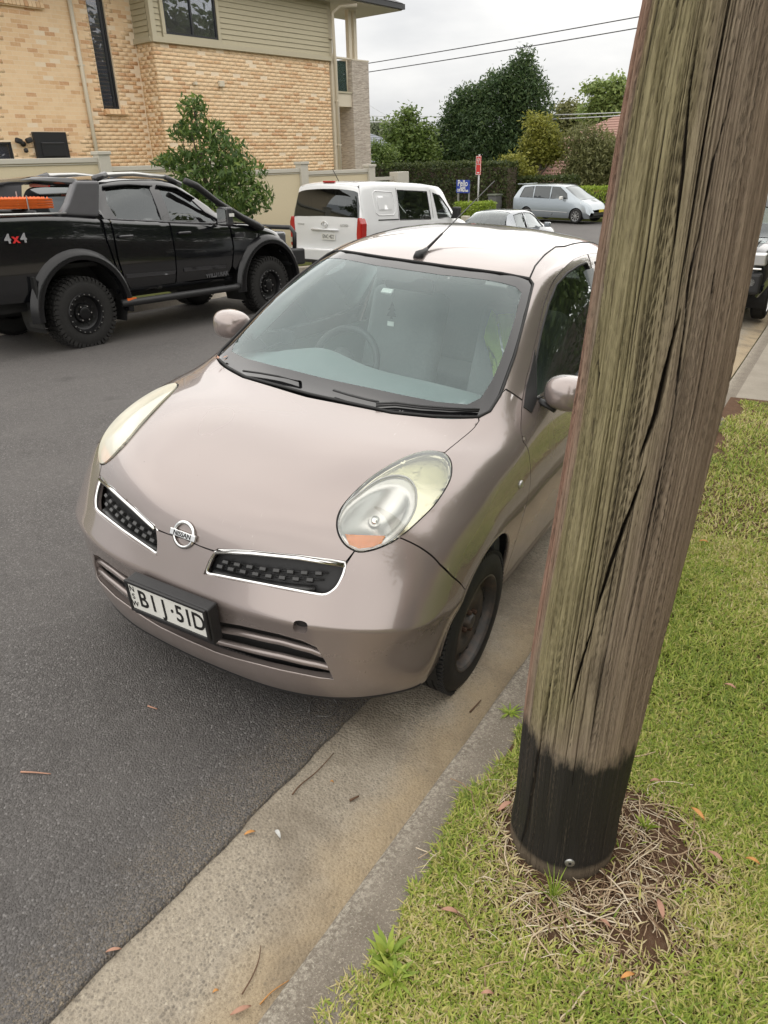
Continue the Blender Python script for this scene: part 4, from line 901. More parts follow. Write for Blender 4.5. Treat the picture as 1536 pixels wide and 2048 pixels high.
DOORF = door_gap+dg_bot+[side_st(1.3, .2), side_st(1.7, .2), side_st(2.1, .2), side_st(BV-.02, .2)]+[side_st(BV-.012, z) for z in (.5, .75, .95, 1.15)]+[(dl_s, b_t)]+[p for p in dline[::-1] if p[1] < b_t-.02][:-1]
DR2 = [side_st(BV, z) for z in (1.15, .95, .75, .5, .2)]+[side_st(2.62, .2), side_st(2.72, .22), side_st(2.74, .45), side_st(2.85, .62), side_st(3.05, .68)]+[(6.0, 14.2), (dl_s, 14.25), (dl_s, b_t+.03)]
WINR = [(wtop+.05, b_t+.17), (5.4, b_t+.17), (5.95, b_t+.17), (5.95, 13.6), (5.9, 13.95), (5.5, 14.05), (wtop+.1, 13.9)]
QTR = [(d_s, 15.05), (s_ := 5.0, 15.6), (6.2, 16.0), (7., 16.4), (8.5, 16.8), side_st(3.2, .22)]+[side_st(WVR+.31*math.cos(a), AZ+.31*math.sin(a)) for a in np.linspace(R(0), R(120), 12)]+[side_st(2.86, .63), side_st(3.06, .69), (6., 14.23), (dl_s, 14.28), (d_s+.0, 14.95)]
for sgn in (1, -1):
    f_ = (lambda p: p) if sgn > 0 else mir
    panel(H, f_(frame_half), 'side_frame', PAINT, MIC, 0, .014, .02, (), .0024)
    dr = panel(H, f_(DOORF), 'front_door', PAINT, MIC, 0, .02, .03, [f_(WINF)], .003, gaph=0)
    panel(H, f_(shrink(WINF, -.003, msc(H, WINF))), 'door_glass', MICSG, dr, -.009, 0, .04); ring_part(H, f_(WINF), .007, 'window_seal', BLKRB, dr, -.002)
    dr2 = panel(H, f_(DR2), 'rear_door', PAINT, MIC, 0, .02, .04, [f_(WINR)], .003, gaph=0)
    panel(H, f_(shrink(WINR, -.003, msc(H, WINR))), 'door_glass', MICSG, dr2, -.009, 0, .05); ring_part(H, f_(WINR), .007, 'window_seal', BLKRB, dr2, -.002)
    panel(H, f_(QTR), 'rear_wing', PAINT, MIC, 0, .014, .05, (), .003)
    MB().tube(line3(H, f_([p for p in ditch[0:]]+[(d_s, k) for k in np.linspace(max(11.9, ditch[-1][1]+.2), 15.0, 8)]), .0), .0045, 6).build('roof_trim_strip', BLKRB, MIC, True)
    MB().tube(line3(H, f_(dline), -.008), .006, 5).build('door_seal', BLKRB, MIC, True)
    MB().tube(line3(H, f_([p for p in ST([(1012, 778), (1030, 789), (1045, 800)])]), -.009), .006, 5).build('panel_gap_backing', BLKRB, MIC, True)
    # door edge trim and mirror sail
    sail = ST([(1047, 815), (1053, 770), (1069, 700), (1073, 800), (1062, 826)]); panel(H, f_(sail), 'mirror_sail', BLKPL, MIC, .004, .01, .02)
    MB().lathe([(.0, .006), (.012, .006), (.0165, .003), (.0175, -.004)], line3(H, f_(ST([(1041, 969)])), .002)[0], H.nrm(*f_(ST([(1041, 969)]))[0])[0], 20).build('side_repeater', SILVERPL, MIC, True)
    # side sill and arch lip
    lipa = f_(arch(200, -20, 50, AR-.004)); MB().tube(line3(H, lipa, -.004), .007, 6).build('arch_lip', PAINT, MIC, True)
    # mirror
    mc = np.array([.878, 1.36, 1.055])*[sgn, 1, 1]; Vm = []; Fm = []; nu, nv_ = 28, 18
    for i in range(nv_+1):
        ph = math.pi*i/nv_; 
        for k in range(nu):
            a = 2*math.pi*k/nu; sp = lambda c, e: math.copysign(abs(c)**e, c)
            x = .092*sp(math.sin(ph), .8)*sp(math.cos(a), .75); z = .071*sp(math.sin(ph), .8)*sp(math.sin(a), .72); y = -.092*sp(math.cos(ph), .75)
            if y > .03: y = .03+(y-.03)*.15
            w_ = 1-.16*max(0, -x/.118); z *= w_; Vm.append(mc+np.array([x*sgn, y+.03*(x/.118)**2, z]))
    for i in range(nv_):
        for k in range(nu): Fm.append((i*nu+k, i*nu+(k+1) % nu, (i+1)*nu+(k+1) % nu, (i+1)*nu+k))
    mo = mesh_obj('door_mirror', Vm, Fm if sgn > 0 else [f[::-1] for f in Fm], PAINT, MIC, True)
    MB().tube([mc+np.array([-.115*sgn, .0, -.055]), mc+np.array([-.03*sgn, .0, -.078])], [.022, .032], 10, True, .5).build('mirror_arm', BLKPL, mo, True)
    MB().prism([(.082*math.cos(a), .058*math.sin(a)) for a in np.linspace(0, 2*np.pi, 25)[:-1]], mc+np.array([0, .046, 0]), (1, 0, 0), (0, 0, 1), (0, 1, 0), .004).build('mirror_glass', CHROME, mo)
rw = 15.15
hat_half = [(s, rw) for s in np.linspace(0, d_s, 5)]+[(5., 15.7), (5.6, 16.1), (5.3, 16.8), (4., 17.), (2., 17.), (0, 17.)]
HAT = [hat_half[0]]+hat_half[1:-1]+[hat_half[-1]]+mir(hat_half[1:-1])
RWIN = [(0, 15.3), (2.5, 15.3), (3.6, 15.35), (3.9, 15.9), (2.5, 16.0), (0, 16.0)]; RWIN = [RWIN[0]]+RWIN[1:-1]+[RWIN[-1]]+mir(RWIN[1:-1])
ht = panel(H, HAT, 'tailgate', PAINT, MIC, 0, .014, .05, [RWIN], .003, gaph=0); panel(H, RWIN, 'rear_glass', MICSG, ht, -.006, 0, .08)
RB = [(s, 17.03) for s in np.linspace(-8.5, 8.5, 20)]+[(s, 18.) for s in np.linspace(8.5, -8.5, 20)]; panel(H, RB, 'rear_bumper', PAINT, MIC, 0, .014, .06)
for sgn in (1, -1): MB().tube([(.77*sgn, v, .2) for v in (1.02, 1.8, 2.68)], [.03, .035, .03], 8, True).build('sill', PAINT, MIC, True)
# -- floor, wheel wells, cabin
fl = MB().box((0, 1.95, .24), (1.46, 2.9, .03)); fl.box((0, .75, .42), (1.05, .9, .05)); fl.build('floor_pan', BLKRB, MIC)
MB().box((0, 1.02, .62), (1.3, .03, .62)).build('bulkhead', BLKRB, MIC)
for sgn in (1, -1):
    for wv in (WV, WVR):
        q = [(sgn*.56, wv+.345*math.cos(a), AZ+.345*math.sin(a)) for a in np.linspace(R(-35), R(215), 22)]
        V = q+[(sgn*.80, p[1], p[2]) for p in q]; n = len(q); F = [(i, i+1, n+i+1, n+i) for i in range(n-1)]+[tuple(range(n))]
        mesh_obj('wheel_well', V, F, BLKRB, MIC)
# dashboard follows the screen base
rows = []
for v, z in ((1.02, .96), (1.10, .985), (1.25, .985), (1.40, .965), (1.47, .92), (1.49, .80), (1.47, .60)):
    rows.append([(u, v-.05*(u/.7)**2*(v < 1.2), z-.03*abs(u/.7)**3+(.055*math.exp(-((u+.34)/.19)**2)*(1 if 1.2 < v < 1.48 else .25))) for u in np.linspace(-.70, .70, 29)])
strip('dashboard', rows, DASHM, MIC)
MB().tube([np.array((-.34, 1.60, .90))+.185*(np.array([1, 0, 0])*math.cos(a)+np.array([0, .42, .9])*math.sin(a)) for a in np.linspace(0, 2*np.pi, 33)], .019, 8, False).build('steering_wheel', BLKPL, MIC, True)
sw = MB(); sw.lathe([(0, .0), (.07, .0), (.075, .03), (.03, .05)], (-.34, 1.585, .905), (0, -.9, .42), 20); sw.tube([(-.5, 1.60, .90), (-.18, 1.60, .90)], .018, 6); sw.tube([(-.34, 1.60, .9), (-.34, 1.52, .74)], .018, 6); sw.build('steering_hub', BLKPL, MIC, True)
def rounded(c, d, name, mat, par, bev=.05, rx=0.):
    Mx = np.array([[1, 0, 0], [0, math.cos(rx), -math.sin(rx)], [0, math.sin(rx), math.cos(rx)]]).T
    o = MB().box(c, d, Mx).build(name, mat, par); bevel(o, bev, 4); o.data.polygons.foreach_set('use_smooth', np.ones(6, bool)); return o
for u in (-.35, .35):
    rounded((u, 1.98, .52), (.50, .52, .16), 'seat_cushion', SEATM, MIC); sb = rounded((u, 2.27, .87), (.48, .14, .66), 'seat_back', SEATM, MIC, .06, R(-14))
    rounded((u, 2.38, 1.30), (.27, .10, .17), 'head_restraint', SEATM, sb, .045, R(-8)); MB().tube([(u-.06, 2.36, 1.17), (u-.06, 2.375, 1.26)], .006, 6).tube([(u+.06, 2.36, 1.17), (u+.06, 2.375, 1.26)], .006, 6).build('restraint_post', CHROME, sb, True)
rounded((0, 2.95, .55), (1.24, .5, .18), 'rear_seat', SEATM, MIC); rounded((0, 3.18, .86), (1.24, .14, .56), 'rear_seat_back', SEATM, MIC, .06, R(-16))
for u in (-.38, .38): rounded((u, 3.24, 1.18), (.26, .09, .14), 'head_restraint', SEATF, MIC, .04)
# roof lining and pillar trims
a = np.linspace(-3.8, 3.8, 15); b = np.linspace(11.15, 15.0, 16); A_, B_ = np.meshgrid(a, b); Q_ = H(A_, B_)-H.nrm(A_, B_)*.03
strip('headlining', Q_, CABING, MIC)
for sgn in (1, -1):
    MB().tube(line3(H, [(sgn*k, t_) for k, t_ in ((4.6, 9.6), (4.5, 10.3), (4.45, 11.0), (4.5, 11.6))], -.04), .035, 8).build('pillar_trim', CABING, MIC, True)
    MB().tube([(sgn*.70, 2.5, .95), (sgn*.66, 2.5, 1.15), (sgn*.59, 2.5, 1.40)], [.05, .04, .04], 8).build('pillar_trim', CABIN, MIC, True)
    for z0, z1 in ((.3, .92),): MB().box((sgn*.755, 1.9, (z0+z1)/2), (.03, 1.7, z1-z0)).build('door_card', CABIN, MIC)
# rear view mirror on its stalk
mm = carplane(815, 552, 1, 1.66); mm = np.array([0., 1.60, 1.345])
rounded(mm+[0, .0, 0], (.25, .03, .065), 'rear_view_mirror', BLKPL, MIC, .012); MB().tube([mm+[0, -.03, .05], mm], .012, 6).build('mirror_stalk', CABIN, MIC, True)
panel(H, spline2([(-.75, 10.60), (-.55, 10.53), (.3, 10.53), (.5, 10.60), (.85, 10.99), (-1.0, 10.99)], 3, True), 'screen_top_shade', BLKPL, ws, -.008, 0, .03)
# aerial
ab = line3(H, [(0, top_pts[-1][1]+.10)], 0)[0]; ab[0] = 0; tip = carplane(989, 362, 0, 0.)
ax_ = (tip-ab); mb = MB().tube([ab-[0, 0, .004], ab+[0, .012, .012], ab+ax_*.07, ab+ax_*.10], [.026, .024, .014, .010], 8); mb.tube([ab+ax_*.1, ab+ax_*.28, ab+ax_*.30, ab+ax_], [.0075, .0055, .0030, .0024], 6)
mb.build('aerial', BLKPL, MIC, True)
# toll tag behind the screen
tgp = cpix(773, 575, -.02)
if tgp is not None: bevel(MB().box(tgp, (.055, .012, .03), (np.array([1., 0, 0]), np.array([0, -.52, .85]), np.array([0, .85, .52]))).build('toll_tag', PLATEW, MIC), .004)
# -- wheels
def steel_wheel(c, sgn, par, r=WR, w=.165, rim=.205):
    c = np.array(c, float); ax = np.array([sgn, 0, 0.])
    prof = [(rim-.012, -w/2), (rim+.012, -w/2-.003), (r-.045, -w/2-.004), (r-.014, -w/2+.012), (r-.003, -w/2+.03)]
    for g in (-.032, 0., .032): prof += [(r, g-.016), (r, g-.005), (r-.007, g-.004), (r-.007, g+.004), (r, g+.005)]
    prof += [(r-.003, w/2-.03), (r-.014, w/2-.012), (r-.040, w/2+.004), (rim+.014, w/2+.003), (rim-.002, w/2-.004), (rim-.012, w/2-.006)]
    mb = MB().lathe(prof, c, ax, 72)
    # shoulder blocks
    for k in range(90):
        a = 2*math.pi*k/90
        for s_ in (1,): 
            rd = np.array([0, math.cos(a), math.sin(a)]); tg = np.array([0, -math.sin(a), math.cos(a)])
            mb.box(c+rd*(r-.006)+ax*(w/2-.021), (.026, .011, .014), (ax, tg, rd))
    autosmooth(mb.build('tyre', TYRE, par), 35)
    f0 = w/2
    pr = [(rim+.002, f0+.000), (rim-.004, f0+.002), (rim-.010, f0-.004), (rim-.016, f0-.020), (rim-.020, f0-.045), (rim-.042, f0-.050), (rim-.058, f0-.040), (rim-.075, f0-.028), (.085, f0-.030), (.075, f0-.042), (.052, f0-.046), (.040, f0-.044), (.032, f0-.028), (.028, f0-.018), (0, f0-.016)]
    rm = autosmooth(MB().lathe(pr, c, ax, 64).build('wheel_rim', STEELW, par), 50)
    hb = MB(); 
    for k in range(12):
        a = 2*math.pi*(k+.3)/12; rd = np.array([0, math.cos(a), math.sin(a)]); tg = np.array([0, -math.sin(a), math.cos(a)]); nn = ax*.93-rd*.35; nn /= np.linalg.norm(nn)
        q = c+rd*(rim-.060)+ax*(f0-.036)
        MB().prism([(.013*math.cos(b), .010*math.sin(b)) for b in np.linspace(0, 2*np.pi, 13)[:-1]], q+nn*.0015, tg, np.cross(nn, tg), nn, .001).build('rim_hole', DARKM, par)
    for k in range(4):
        a = 2*math.pi*(k+.2)/4; q = c+np.array([0, .05*math.cos(a), .05*math.sin(a)])+ax*(f0-.044); MB().lathe([(0, .022), (.008, .022), (.011, .016), (.011, 0)], q, ax, 6).build('wheel_nut', RUST, par)
    MB().lathe([(rim-.021, f0-.05), (rim-.021, -f0)], c, ax, 48).build('rim_barrel', RUST, par, True)
for sgn in (1, -1):
    for wv in (WV, WVR):
        we = bpy.data.objects.new('wheel', None); COL.objects.link(we); we.parent = MIC; steel_wheel((sgn*.742, wv, WZ), sgn, we)
# -- things inside the cabin
HVX = thing('hi_vis_vest', 'yellow green hi vis vest hanging over the passenger seat of the hatchback', 'vest', mat=MMC)
rows = []
HV0 = carplane(990, 690, 1, 2.10)
for k, z in enumerate(np.linspace(HV0[2]+.16, HV0[2]-.16, 9)): rows.append([(HV0[0]+.13+.02*math.sin(j*1.3+k*.7)-.019*j+.014*(k-4), 2.10+.02*math.sin(j*2+k)-.015*k, z+.015*math.sin(j)) for j in range(8)])
st_ = strip('vest_cloth', rows, HIVIS, HVX); so = st_.modifiers.new('s', 'SOLIDIFY'); so.thickness = .012
rows = [[(p[0], p[1]-.016, p[2]) for p in r_[3:5]] for r_ in rows[1:8]]; sb_ = strip('reflective_band', rows, SILVERPL, HVX)
AF = thing('air_freshener', 'small black tree shaped air freshener hanging from the hatchback mirror', 'air freshener', mat=MMC)
tp_ = [(0, .05), (.012, .028), (.006, .028), (.02, .008), (.010, .008), (.027, -.02), (.006, -.02), (.006, -.032)]; tp_ = tp_+[(-x, y) for x, y in tp_[::-1]][:-1]
AFP = np.array([-.085, 1.60, 1.20]); MB().prism(tp_, AFP, (1, 0, 0), (0, 0, 1), (0, 1, 0), .003).build('freshener_card', BLKPL, AF)
MB().tube([AFP+[0, 0, .05], (AFP[0]+.02, 1.595, 1.33)], .0012, 4).build('freshener_cord', BLKPL, AF); MB().box(AFP+[0, -.002, -.055], (.035, .002, .022)).build('freshener_tag', PLATEW, AF)
PH = thing('phone_holder', 'black phone holder standing on the hatchback dashboard at the driver side', 'phone holder', mat=MMC)
pq = np.array([-.56, 1.30, 1.02]); MB().tube([pq+[-.09, -.05, .05], pq+[-.04, .0, -.03], pq+[.05, .02, .02]], .006, 6).build('holder_arm', BLKPL, PH, True); bevel(MB().box(pq+[.06, .02, .04], (.085, .02, .065)).build('holder_clamp', BLKPL, PH), .006)
# ================================================================ shared vehicle helpers (frame: u right, f forwards, z up)
def veh_matrix(org, head, sl=-.0403, scale=1., roll=0.):
    h = R(head); f = np.array([math.sin(h), math.cos(h), sl]); f /= np.linalg.norm(f); r = np.array([math.cos(h), -math.sin(h), 0.])
    r = r+np.array([0, 0, roll]); r -= f*(r@f); r /= np.linalg.norm(r); u = np.cross(r, f)
    return Matrix([[r[0]*scale, f[0]*scale, u[0]*scale, org[0]], [r[1]*scale, f[1]*scale, u[1]*scale, org[1]], [r[2]*scale, f[2]*scale, u[2]*scale, org[2]], [0, 0, 0, 1]])
class SideMap:
    """(f,z) on a vehicle's side -> (s,t) of its surface"""
    def __init__(q, surf, s0, s1, d=.05):
        q.surf = surf; q.lim = (s0, s1)
        A, B = np.meshgrid(np.arange(s0, s1+1e-6, d), np.arange(0, surf.nt-1+1e-6, d)); q.P = surf(A, B).reshape(-1, 3); q.A = A.ravel(); q.B = B.ravel()
    def __call__(q, pts):
        out = []
        for f, z in pts:
            i = int(np.argmin((q.P[:, 1]-f)**2+(q.P[:, 2]-z)**2)); st_ = np.array([q.A[i], q.B[i]], float); e = .01
            for it in range(5):      # Gauss-Newton on (f,z)
                S_ = np.array([st_[0], st_[0]+e, st_[0]]); T_ = np.clip(np.array([st_[1], st_[1], st_[1]+(e if st_[1] < q.surf.nt-1-e else -e)]), 0, q.surf.nt-1); p = q.surf(S_, T_)[:, 1:]
                J = np.stack([(p[1]-p[0])/e, (p[2]-p[0])/(T_[2]-T_[0])], -1)
                if abs(np.linalg.det(J)) < 1e-4: break
                st_ = st_+np.clip(np.linalg.solve(J, np.array([f, z])-p[0]), -.3, .3); st_ = np.array([np.clip(st_[0], *q.lim), np.clip(st_[1], 0, q.surf.nt-1)])
            out.append((float(st_[0]), float(st_[1])))
        return out
def wheel_part(par, c, sgn, r, w, rim, style, knob=0, n=56):
    we = bpy.data.objects.new('wheel', None); COL.objects.link(we); we.parent = par
    c = np.array(c, float); ax = np.array([sgn, 0, 0.]); h = w/2
    pr = [(rim-.01, -h), (rim+.02, -h-.005), (r-.06, -h-.008), (r-.02, -h+.01), (r, -h+.035), (r, h-.035), (r-.02, h-.01), (r-.06, h+.008), (rim+.02, h+.005), (rim-.005, h-.006)]
    mb = MB().lathe(pr, c, ax, n)
    if knob:
        for k in range(knob):
            a = 2*math.pi*k/knob; rd = np.array([0, math.cos(a), math.sin(a)]); tg = np.array([0, -math.sin(a), math.cos(a)])
            for j, s_ in enumerate((-.40, -.14, .14, .40)): mb.box(c+rd*(r+.004)+ax*(s_*w)+tg*(.012*(j % 2)), (w*.22, 2*math.pi*r/knob*.62, .016), (ax, tg, rd))
            mb.box(c+rd*(r-.028)+ax*(h+.000), (.016, 2*math.pi*r/knob*(.75 if k % 2 else .45), .05), (ax, tg, rd))
    autosmooth(mb.build('tyre', TYRE, we), 35)
    if style == 'bead':
        pr = [(rim+.012, h+.006), (rim+.006, h+.014), (rim-.018, h+.014), (rim-.024, h+.004), (rim-.034, h-.05), (rim-.06, h-.065), (.115, h-.075), (.105, h-.055), (.075, h-.05), (.07, h-.02), (.055, h-.012), (0, h-.012)]
        autosmooth(MB().lathe(pr, c, ax, 48).build('rim', UTRIM, we), 40)
        for k in range(20):
            a = 2*math.pi*k/20; MB().lathe([(0, .010), (.006, .010), (.0075, .006), (.0075, 0)], c+np.array([0, (rim-.006)*math.cos(a), (rim-.006)*math.sin(a)])+ax*(h+.013), ax, 6).build('rim_bolt', GALV, we)
        for k in range(8):
            a = 2*math.pi*(k+.5)/8; rd = np.array([0, math.cos(a), math.sin(a)]); tg = np.array([0, -math.sin(a), math.cos(a)])
            MB().prism([(.022*math.cos(b), .020*math.sin(b)) for b in np.linspace(0, 2*np.pi, 11)[:-1]], c+rd*(rim-.075)+ax*(h-.066), tg, rd, ax, .004).build('rim_hole', DARKM, we)
        for k in range(6):
            a = 2*math.pi*k/6; MB().lathe([(0, .03), (.009, .03), (.012, .02), (.012, 0)], c+np.array([0, .088*math.cos(a), .088*math.sin(a)])+ax*(h-.054), ax, 6).build('wheel_nut', CHROME, we)
    elif style == 'alloy':
        MB().lathe([(rim-.005, h-.004), (rim-.012, h+.002), (rim-.022, h-.004), (rim-.026, h-.05), (.0, h-.09)], c, ax, 40).build('rim', DARKM, we, True)
        sp = MB()
        for k in range(9):
            a = 2*math.pi*k/9; rd = np.array([0, math.cos(a), math.sin(a)]); tg = np.array([0, -math.sin(a), math.cos(a)])
            sp.prism([(-.014, .03), (.014, .03), (.024, rim-.015), (-.024, rim-.015)], c+ax*(h-.022), tg, rd, ax, .016)
        sp.lathe([(0, h+.002), (.04, h), (.05, h-.02)], c, ax, 20); sp.lathe([(rim-.004, h-.006), (rim-.008, h+.004), (rim-.022, h+.002), (rim-.024, h-.01)], c, ax, 40); sp.build('spokes', ALLOY, we)
    else:
        autosmooth(MB().lathe([(rim, h-.002), (rim-.012, h+.002), (rim-.024, h-.02), (rim-.05, h-.03), (.07, h-.015), (.05, h-.0), (0, h+.004)], c, ax, 36).build('rim', UTRIM, we), 40)
    return we
UTRIM = simple('black_rim', (.015, .015, .016), .32, .4, .1, 60, .2)
ALLOY = simple('alloy_silver', (.58, .58, .58), .25, .9, .05, 60, .1)
def ring_sector(mb, c, r0, r1, a0, a1, u0, u1, bul, n=24, m=5, sgn=1):
    """bulged flare band between two radii on the plane u; angles in degrees"""
    V = []; F = []
    for i in range(n+1):
        a = R(a0+(a1-a0)*i/n)
        for j in range(m+1):
            k = j/m; r = r1+(r0-r1)*k; u = u0+(u1-u0)*k**.8+bul*math.sin(math.pi*min(1, k*1.0))
            V.append((sgn*u, c[0]+r*math.cos(a), c[1]+r*math.sin(a)))
        V.append((sgn*(u1-.10), c[0]+r0*math.cos(a), c[1]+r0*math.sin(a)))
    m2 = m+2
    for i in range(n):
        for j in range(m2-1): F.append((i*m2+j, i*m2+j+1, (i+1)*m2+j+1, (i+1)*m2+j) if sgn < 0 else (i*m2+j, (i+1)*m2+j, (i+1)*m2+j+1, i*m2+j+1))
    mb.add(V, F); return mb

def gen_body(rows):
    """rows: (f_top, f_belt, f_low, z_top, z_belt, z_sill, w_top, w_belt, w_mid)"""
    G = []
    for ft, fb, fl, zt, zb, zs, wt, wb, wm in rows:
        e = min(1., max(.25, (zt-zb)/.4)); zm = zb*.52+zs*.48
        G.append([(0, ft, zt), (wt*.55, ft+(fb-ft)*.03, zt-.012), (wt*.93, ft+(fb-ft)*.10, zt-.05*e), (wt+(wb-wt)*.22, ft+(fb-ft)*.25, zt-.14*e), (wb, fb, zb), (wm, fb*.5+fl*.5, zm), (wm-.008, fl, zs+.16), (wm-.06, fl, zs)])
    return G
def simple_cabin(par, seats, z0):
    for u, f in seats: rounded((u, f, z0), (.48, .14, .6), 'seat_back', SEATF, par, .05, R(10)); rounded((u, f-.08, z0+.42), (.26, .1, .17), 'head_restraint', SEATF, par, .04)
def well(par, c, r, u0, u1, sgn):
    V = [(sgn*u0, c[0]+r*math.cos(a), c[1]+r*math.sin(a)) for a in np.linspace(R(-25), R(205), 18)]; mesh_obj('wheel_well', V+[(sgn*u1, p[1], p[2]) for p in V], [(i, i+1, 18+i+1, 18+i) for i in range(17)]+[tuple(range(18))], BLKRB, par)
# ================================================================ black utility truck across the road
UTP = car_paint('paint_black', (.006, .0065, .008), .2, .16, .0, 1., .0)
FLARE = simple('flare_black', (.009, .009, .010), .24, 0, .03, 60, .1, .4)
SAIL = simple('satin_grey', (.115, .115, .122), .38, .2, .03, 40, .08)
UTLAMP = simple('ute_headlight', (.22, .225, .24), .12, .6, .1, 30, .2)
UTG = car_paint('paint_charcoal', (.05, .05, .054), .3, .35, .4, .6)
ORANGE = simple('orange_plastic', (.72, .14, .02), .45, 0, .2, 60, .15)
MUT = veh_matrix((-6.762, 4.217, -.185), 2.9)
UTE = thing('utility_truck', 'black dual cab utility truck on knobbly tyres parked across the road', 'truck', mat=MUT)
fs = [-1.25, -.7, -.1, .48, 1.0, 1.45, 2.0, 2.5, 2.9, 3.3, 3.62, 3.80]
zt = [1.50, 1.50, 1.49, 1.44, 1.40, 1.375, 1.34, 1.315, 1.29, 1.225, 1.13, 1.0]
zc = [1.50, 1.50, 1.49, 1.44, 1.40, 1.38, 1.37, 1.40, 1.38, 1.32, 1.22, 1.05]
wd = [.90, .92, .93, .93, .935, .94, .94, .935, .93, .915, .86, .74]
G = []
for f, zt_, zc_, w in zip(fs, zt, zc, wd):
    b = .56 if f < 3.5 else .56+.0*(f-3.5)
    G.append([(0, f, zc_), (w*.5, f, zc_-.005), (w-.075, f, zt_), (w-.02, f, zt_-.11), (w, f, zt_-.30), (w+.004, f, .90), (w-.012, f, .72), (w-.06, f, b)])
UB = Surf(G, 'cr', 'cr', np.array(MUT)); UM = SideMap(UB, 2, 7)
RARC = lambda c, r, a0, a1, n=20: [(c[0]+r*math.cos(a), c[1]+r*math.sin(a)) for a in np.linspace(R(a0), R(a1), n)]
RW, FW = (0, .45), (3.22, .45)
tub = UM([(-1.24, 1.5), (-.7, 1.5), (-.1, 1.49), (.40, 1.45), (.43, 1.2), (.50, .9), (.56, .62)]+RARC(RW, .60, 15, 165)+[(-.9, .62), (-1.24, .62)])
rdoor = UM([(.56, 1.43), (1.0, 1.40), (1.42, 1.375), (1.43, 1.0), (1.42, .62), (.72, .60), (.62, .75), (.56, 1.0)])
fdoor = UM([(1.44, 1.375), (2.0, 1.34), (2.48, 1.31), (2.50, 1.0), (2.45, .75), (2.36, .62), (1.435, .62), (1.445, 1.0)])
wing = UM([(2.51, 1.31), (2.9, 1.29), (3.3, 1.225), (3.6, 1.14), (3.75, 1.0), (3.80, .80)]+RARC(FW, .60, 8, 165)+[(2.47, .75), (2.52, 1.0)])
sill = UM([(.52, .62), (2.5, .60), (2.5, .565), (.52, .575)])
post_ = UM([(.45, 1.445), (.54, 1.435), (.54, 1.0), (.60, .75), (.70, .6), (.58, .62), (.52, .9), (.45, 1.2)])
for sgn in (1, -1):
    f_ = (lambda p: p) if sgn > 0 else mir
    panel(UB, f_(tub), 'tub_side', UTP, UTE, 0, .03, .06, (), .0028); panel(UB, f_(post_), 'cab_post', UTP, UTE, 0, .03, .05, (), .003)
    rd = panel(UB, f_(rdoor), 'rear_door', UTP, UTE, 0, .03, .06, (), .0028); fd = panel(UB, f_(fdoor), 'front_door', UTP, UTE, 0, .03, .06, (), .0028)
    panel(UB, f_(wing), 'front_wing', UTP, UTE, 0, .03, .06, (), .0028); panel(UB, f_(sill), 'sill', UTP, UTE, 0, .03, .08)
    for d_, hf in ((rd, .66), (fd, 1.58)):
        q = UB(*f_(UM([(hf+.05, 1.235)]))[0])[0]; n_ = np.array([sgn, 0, .1])
        MB().tube([q+n_*.02+[0, -.10, 0], q+n_*.04+[0, -.07, 0], q+n_*.04+[0, .07, 0], q+n_*.02+[0, .10, 0]], .016, 6, True).build('door_handle', UTG, d_, True)
        mol = f_(UM([(hf-.02, .80), (hf+.76, .78), (hf+.74, .74), (hf-.02, .755)])); panel(UB, mol, 'door_moulding', UTG, d_, .012, .02, .08)
    # flares
    for c, nm in ((RW, 'r'), (FW, 'f')):
        autosmooth(ring_sector(MB(), c, .57, .69, 2 if nm == 'f' else -8, 186, .93, 1.0, .03, 26, 5, sgn).build('wheel_flare', FLARE, UTE), 60)
        V = [(sgn*.55, c[0]+.58*math.cos(a), c[1]+.58*math.sin(a)) for a in np.linspace(R(-20), R(200), 20)]; V2 = [(sgn*.95, p[1], p[2]) for p in V]
        mesh_obj('wheel_well', V+V2, [(i, i+1, 20+i+1, 20+i) for i in range(19)]+[tuple(range(20))], BLKRB, UTE)
    for f0 in (0, 3.22): wheel_part(UTE, (sgn*.80, f0, .41), sgn, .41, .27, .225, 'bead', 44)
    MB().tube([(sgn*.96, .50, .47), (sgn*1.0, .66, .47), (sgn*1.0, 2.40, .47), (sgn*.95, 2.52, .47)], .045, 10).build('side_step', BLKPL, UTE, True)
    MB().box((sgn*.86, -.60, .60), (.26, .03, .56)).build('mud_flap', BLKRB, UTE)
    MB().box((sgn*1.005, .62, .51), (.02, .13, .03)).build('step_badge', ORANGE, UTE)
    # mirrors
    mo = bevel(MB().box((sgn*1.10, 2.24, 1.42), (.20, .13, .24)).build('door_mirror', UTG, UTE), .035, 3); MB().tube([(sgn*.90, 2.28, 1.33), (sgn*1.02, 2.25, 1.36)], .03, 6).build('mirror_arm', UTP, mo)
    MB().box((sgn*1.10, 2.168, 1.42), (.16, .006, .19)).build('mirror_glass', CHROME, mo); MB().box((sgn*1.2, 2.26, 1.44), (.012, .09, .04)).build('mirror_indicator', PLATEW, mo)
    # chrome belt line
    MB().tube(line3(UB, f_(UM([(.58, 1.43), (1.0, 1.40), (1.43, 1.37), (2.0, 1.335), (2.45, 1.31)])), .004), .010, 6).build('belt_moulding', SAIL, UTE, True)
    MB().tube([(sgn*.86, f, 1.515) for f in (-1.25, -.6, .0)], .022, 6, True, .6).build('tub_rail', SILVERPL, UTE, True)
    MB().box((sgn*.955, 2.62, 1.16), (.02, .16, .05)).build('wing_vent', UTG, UTE)
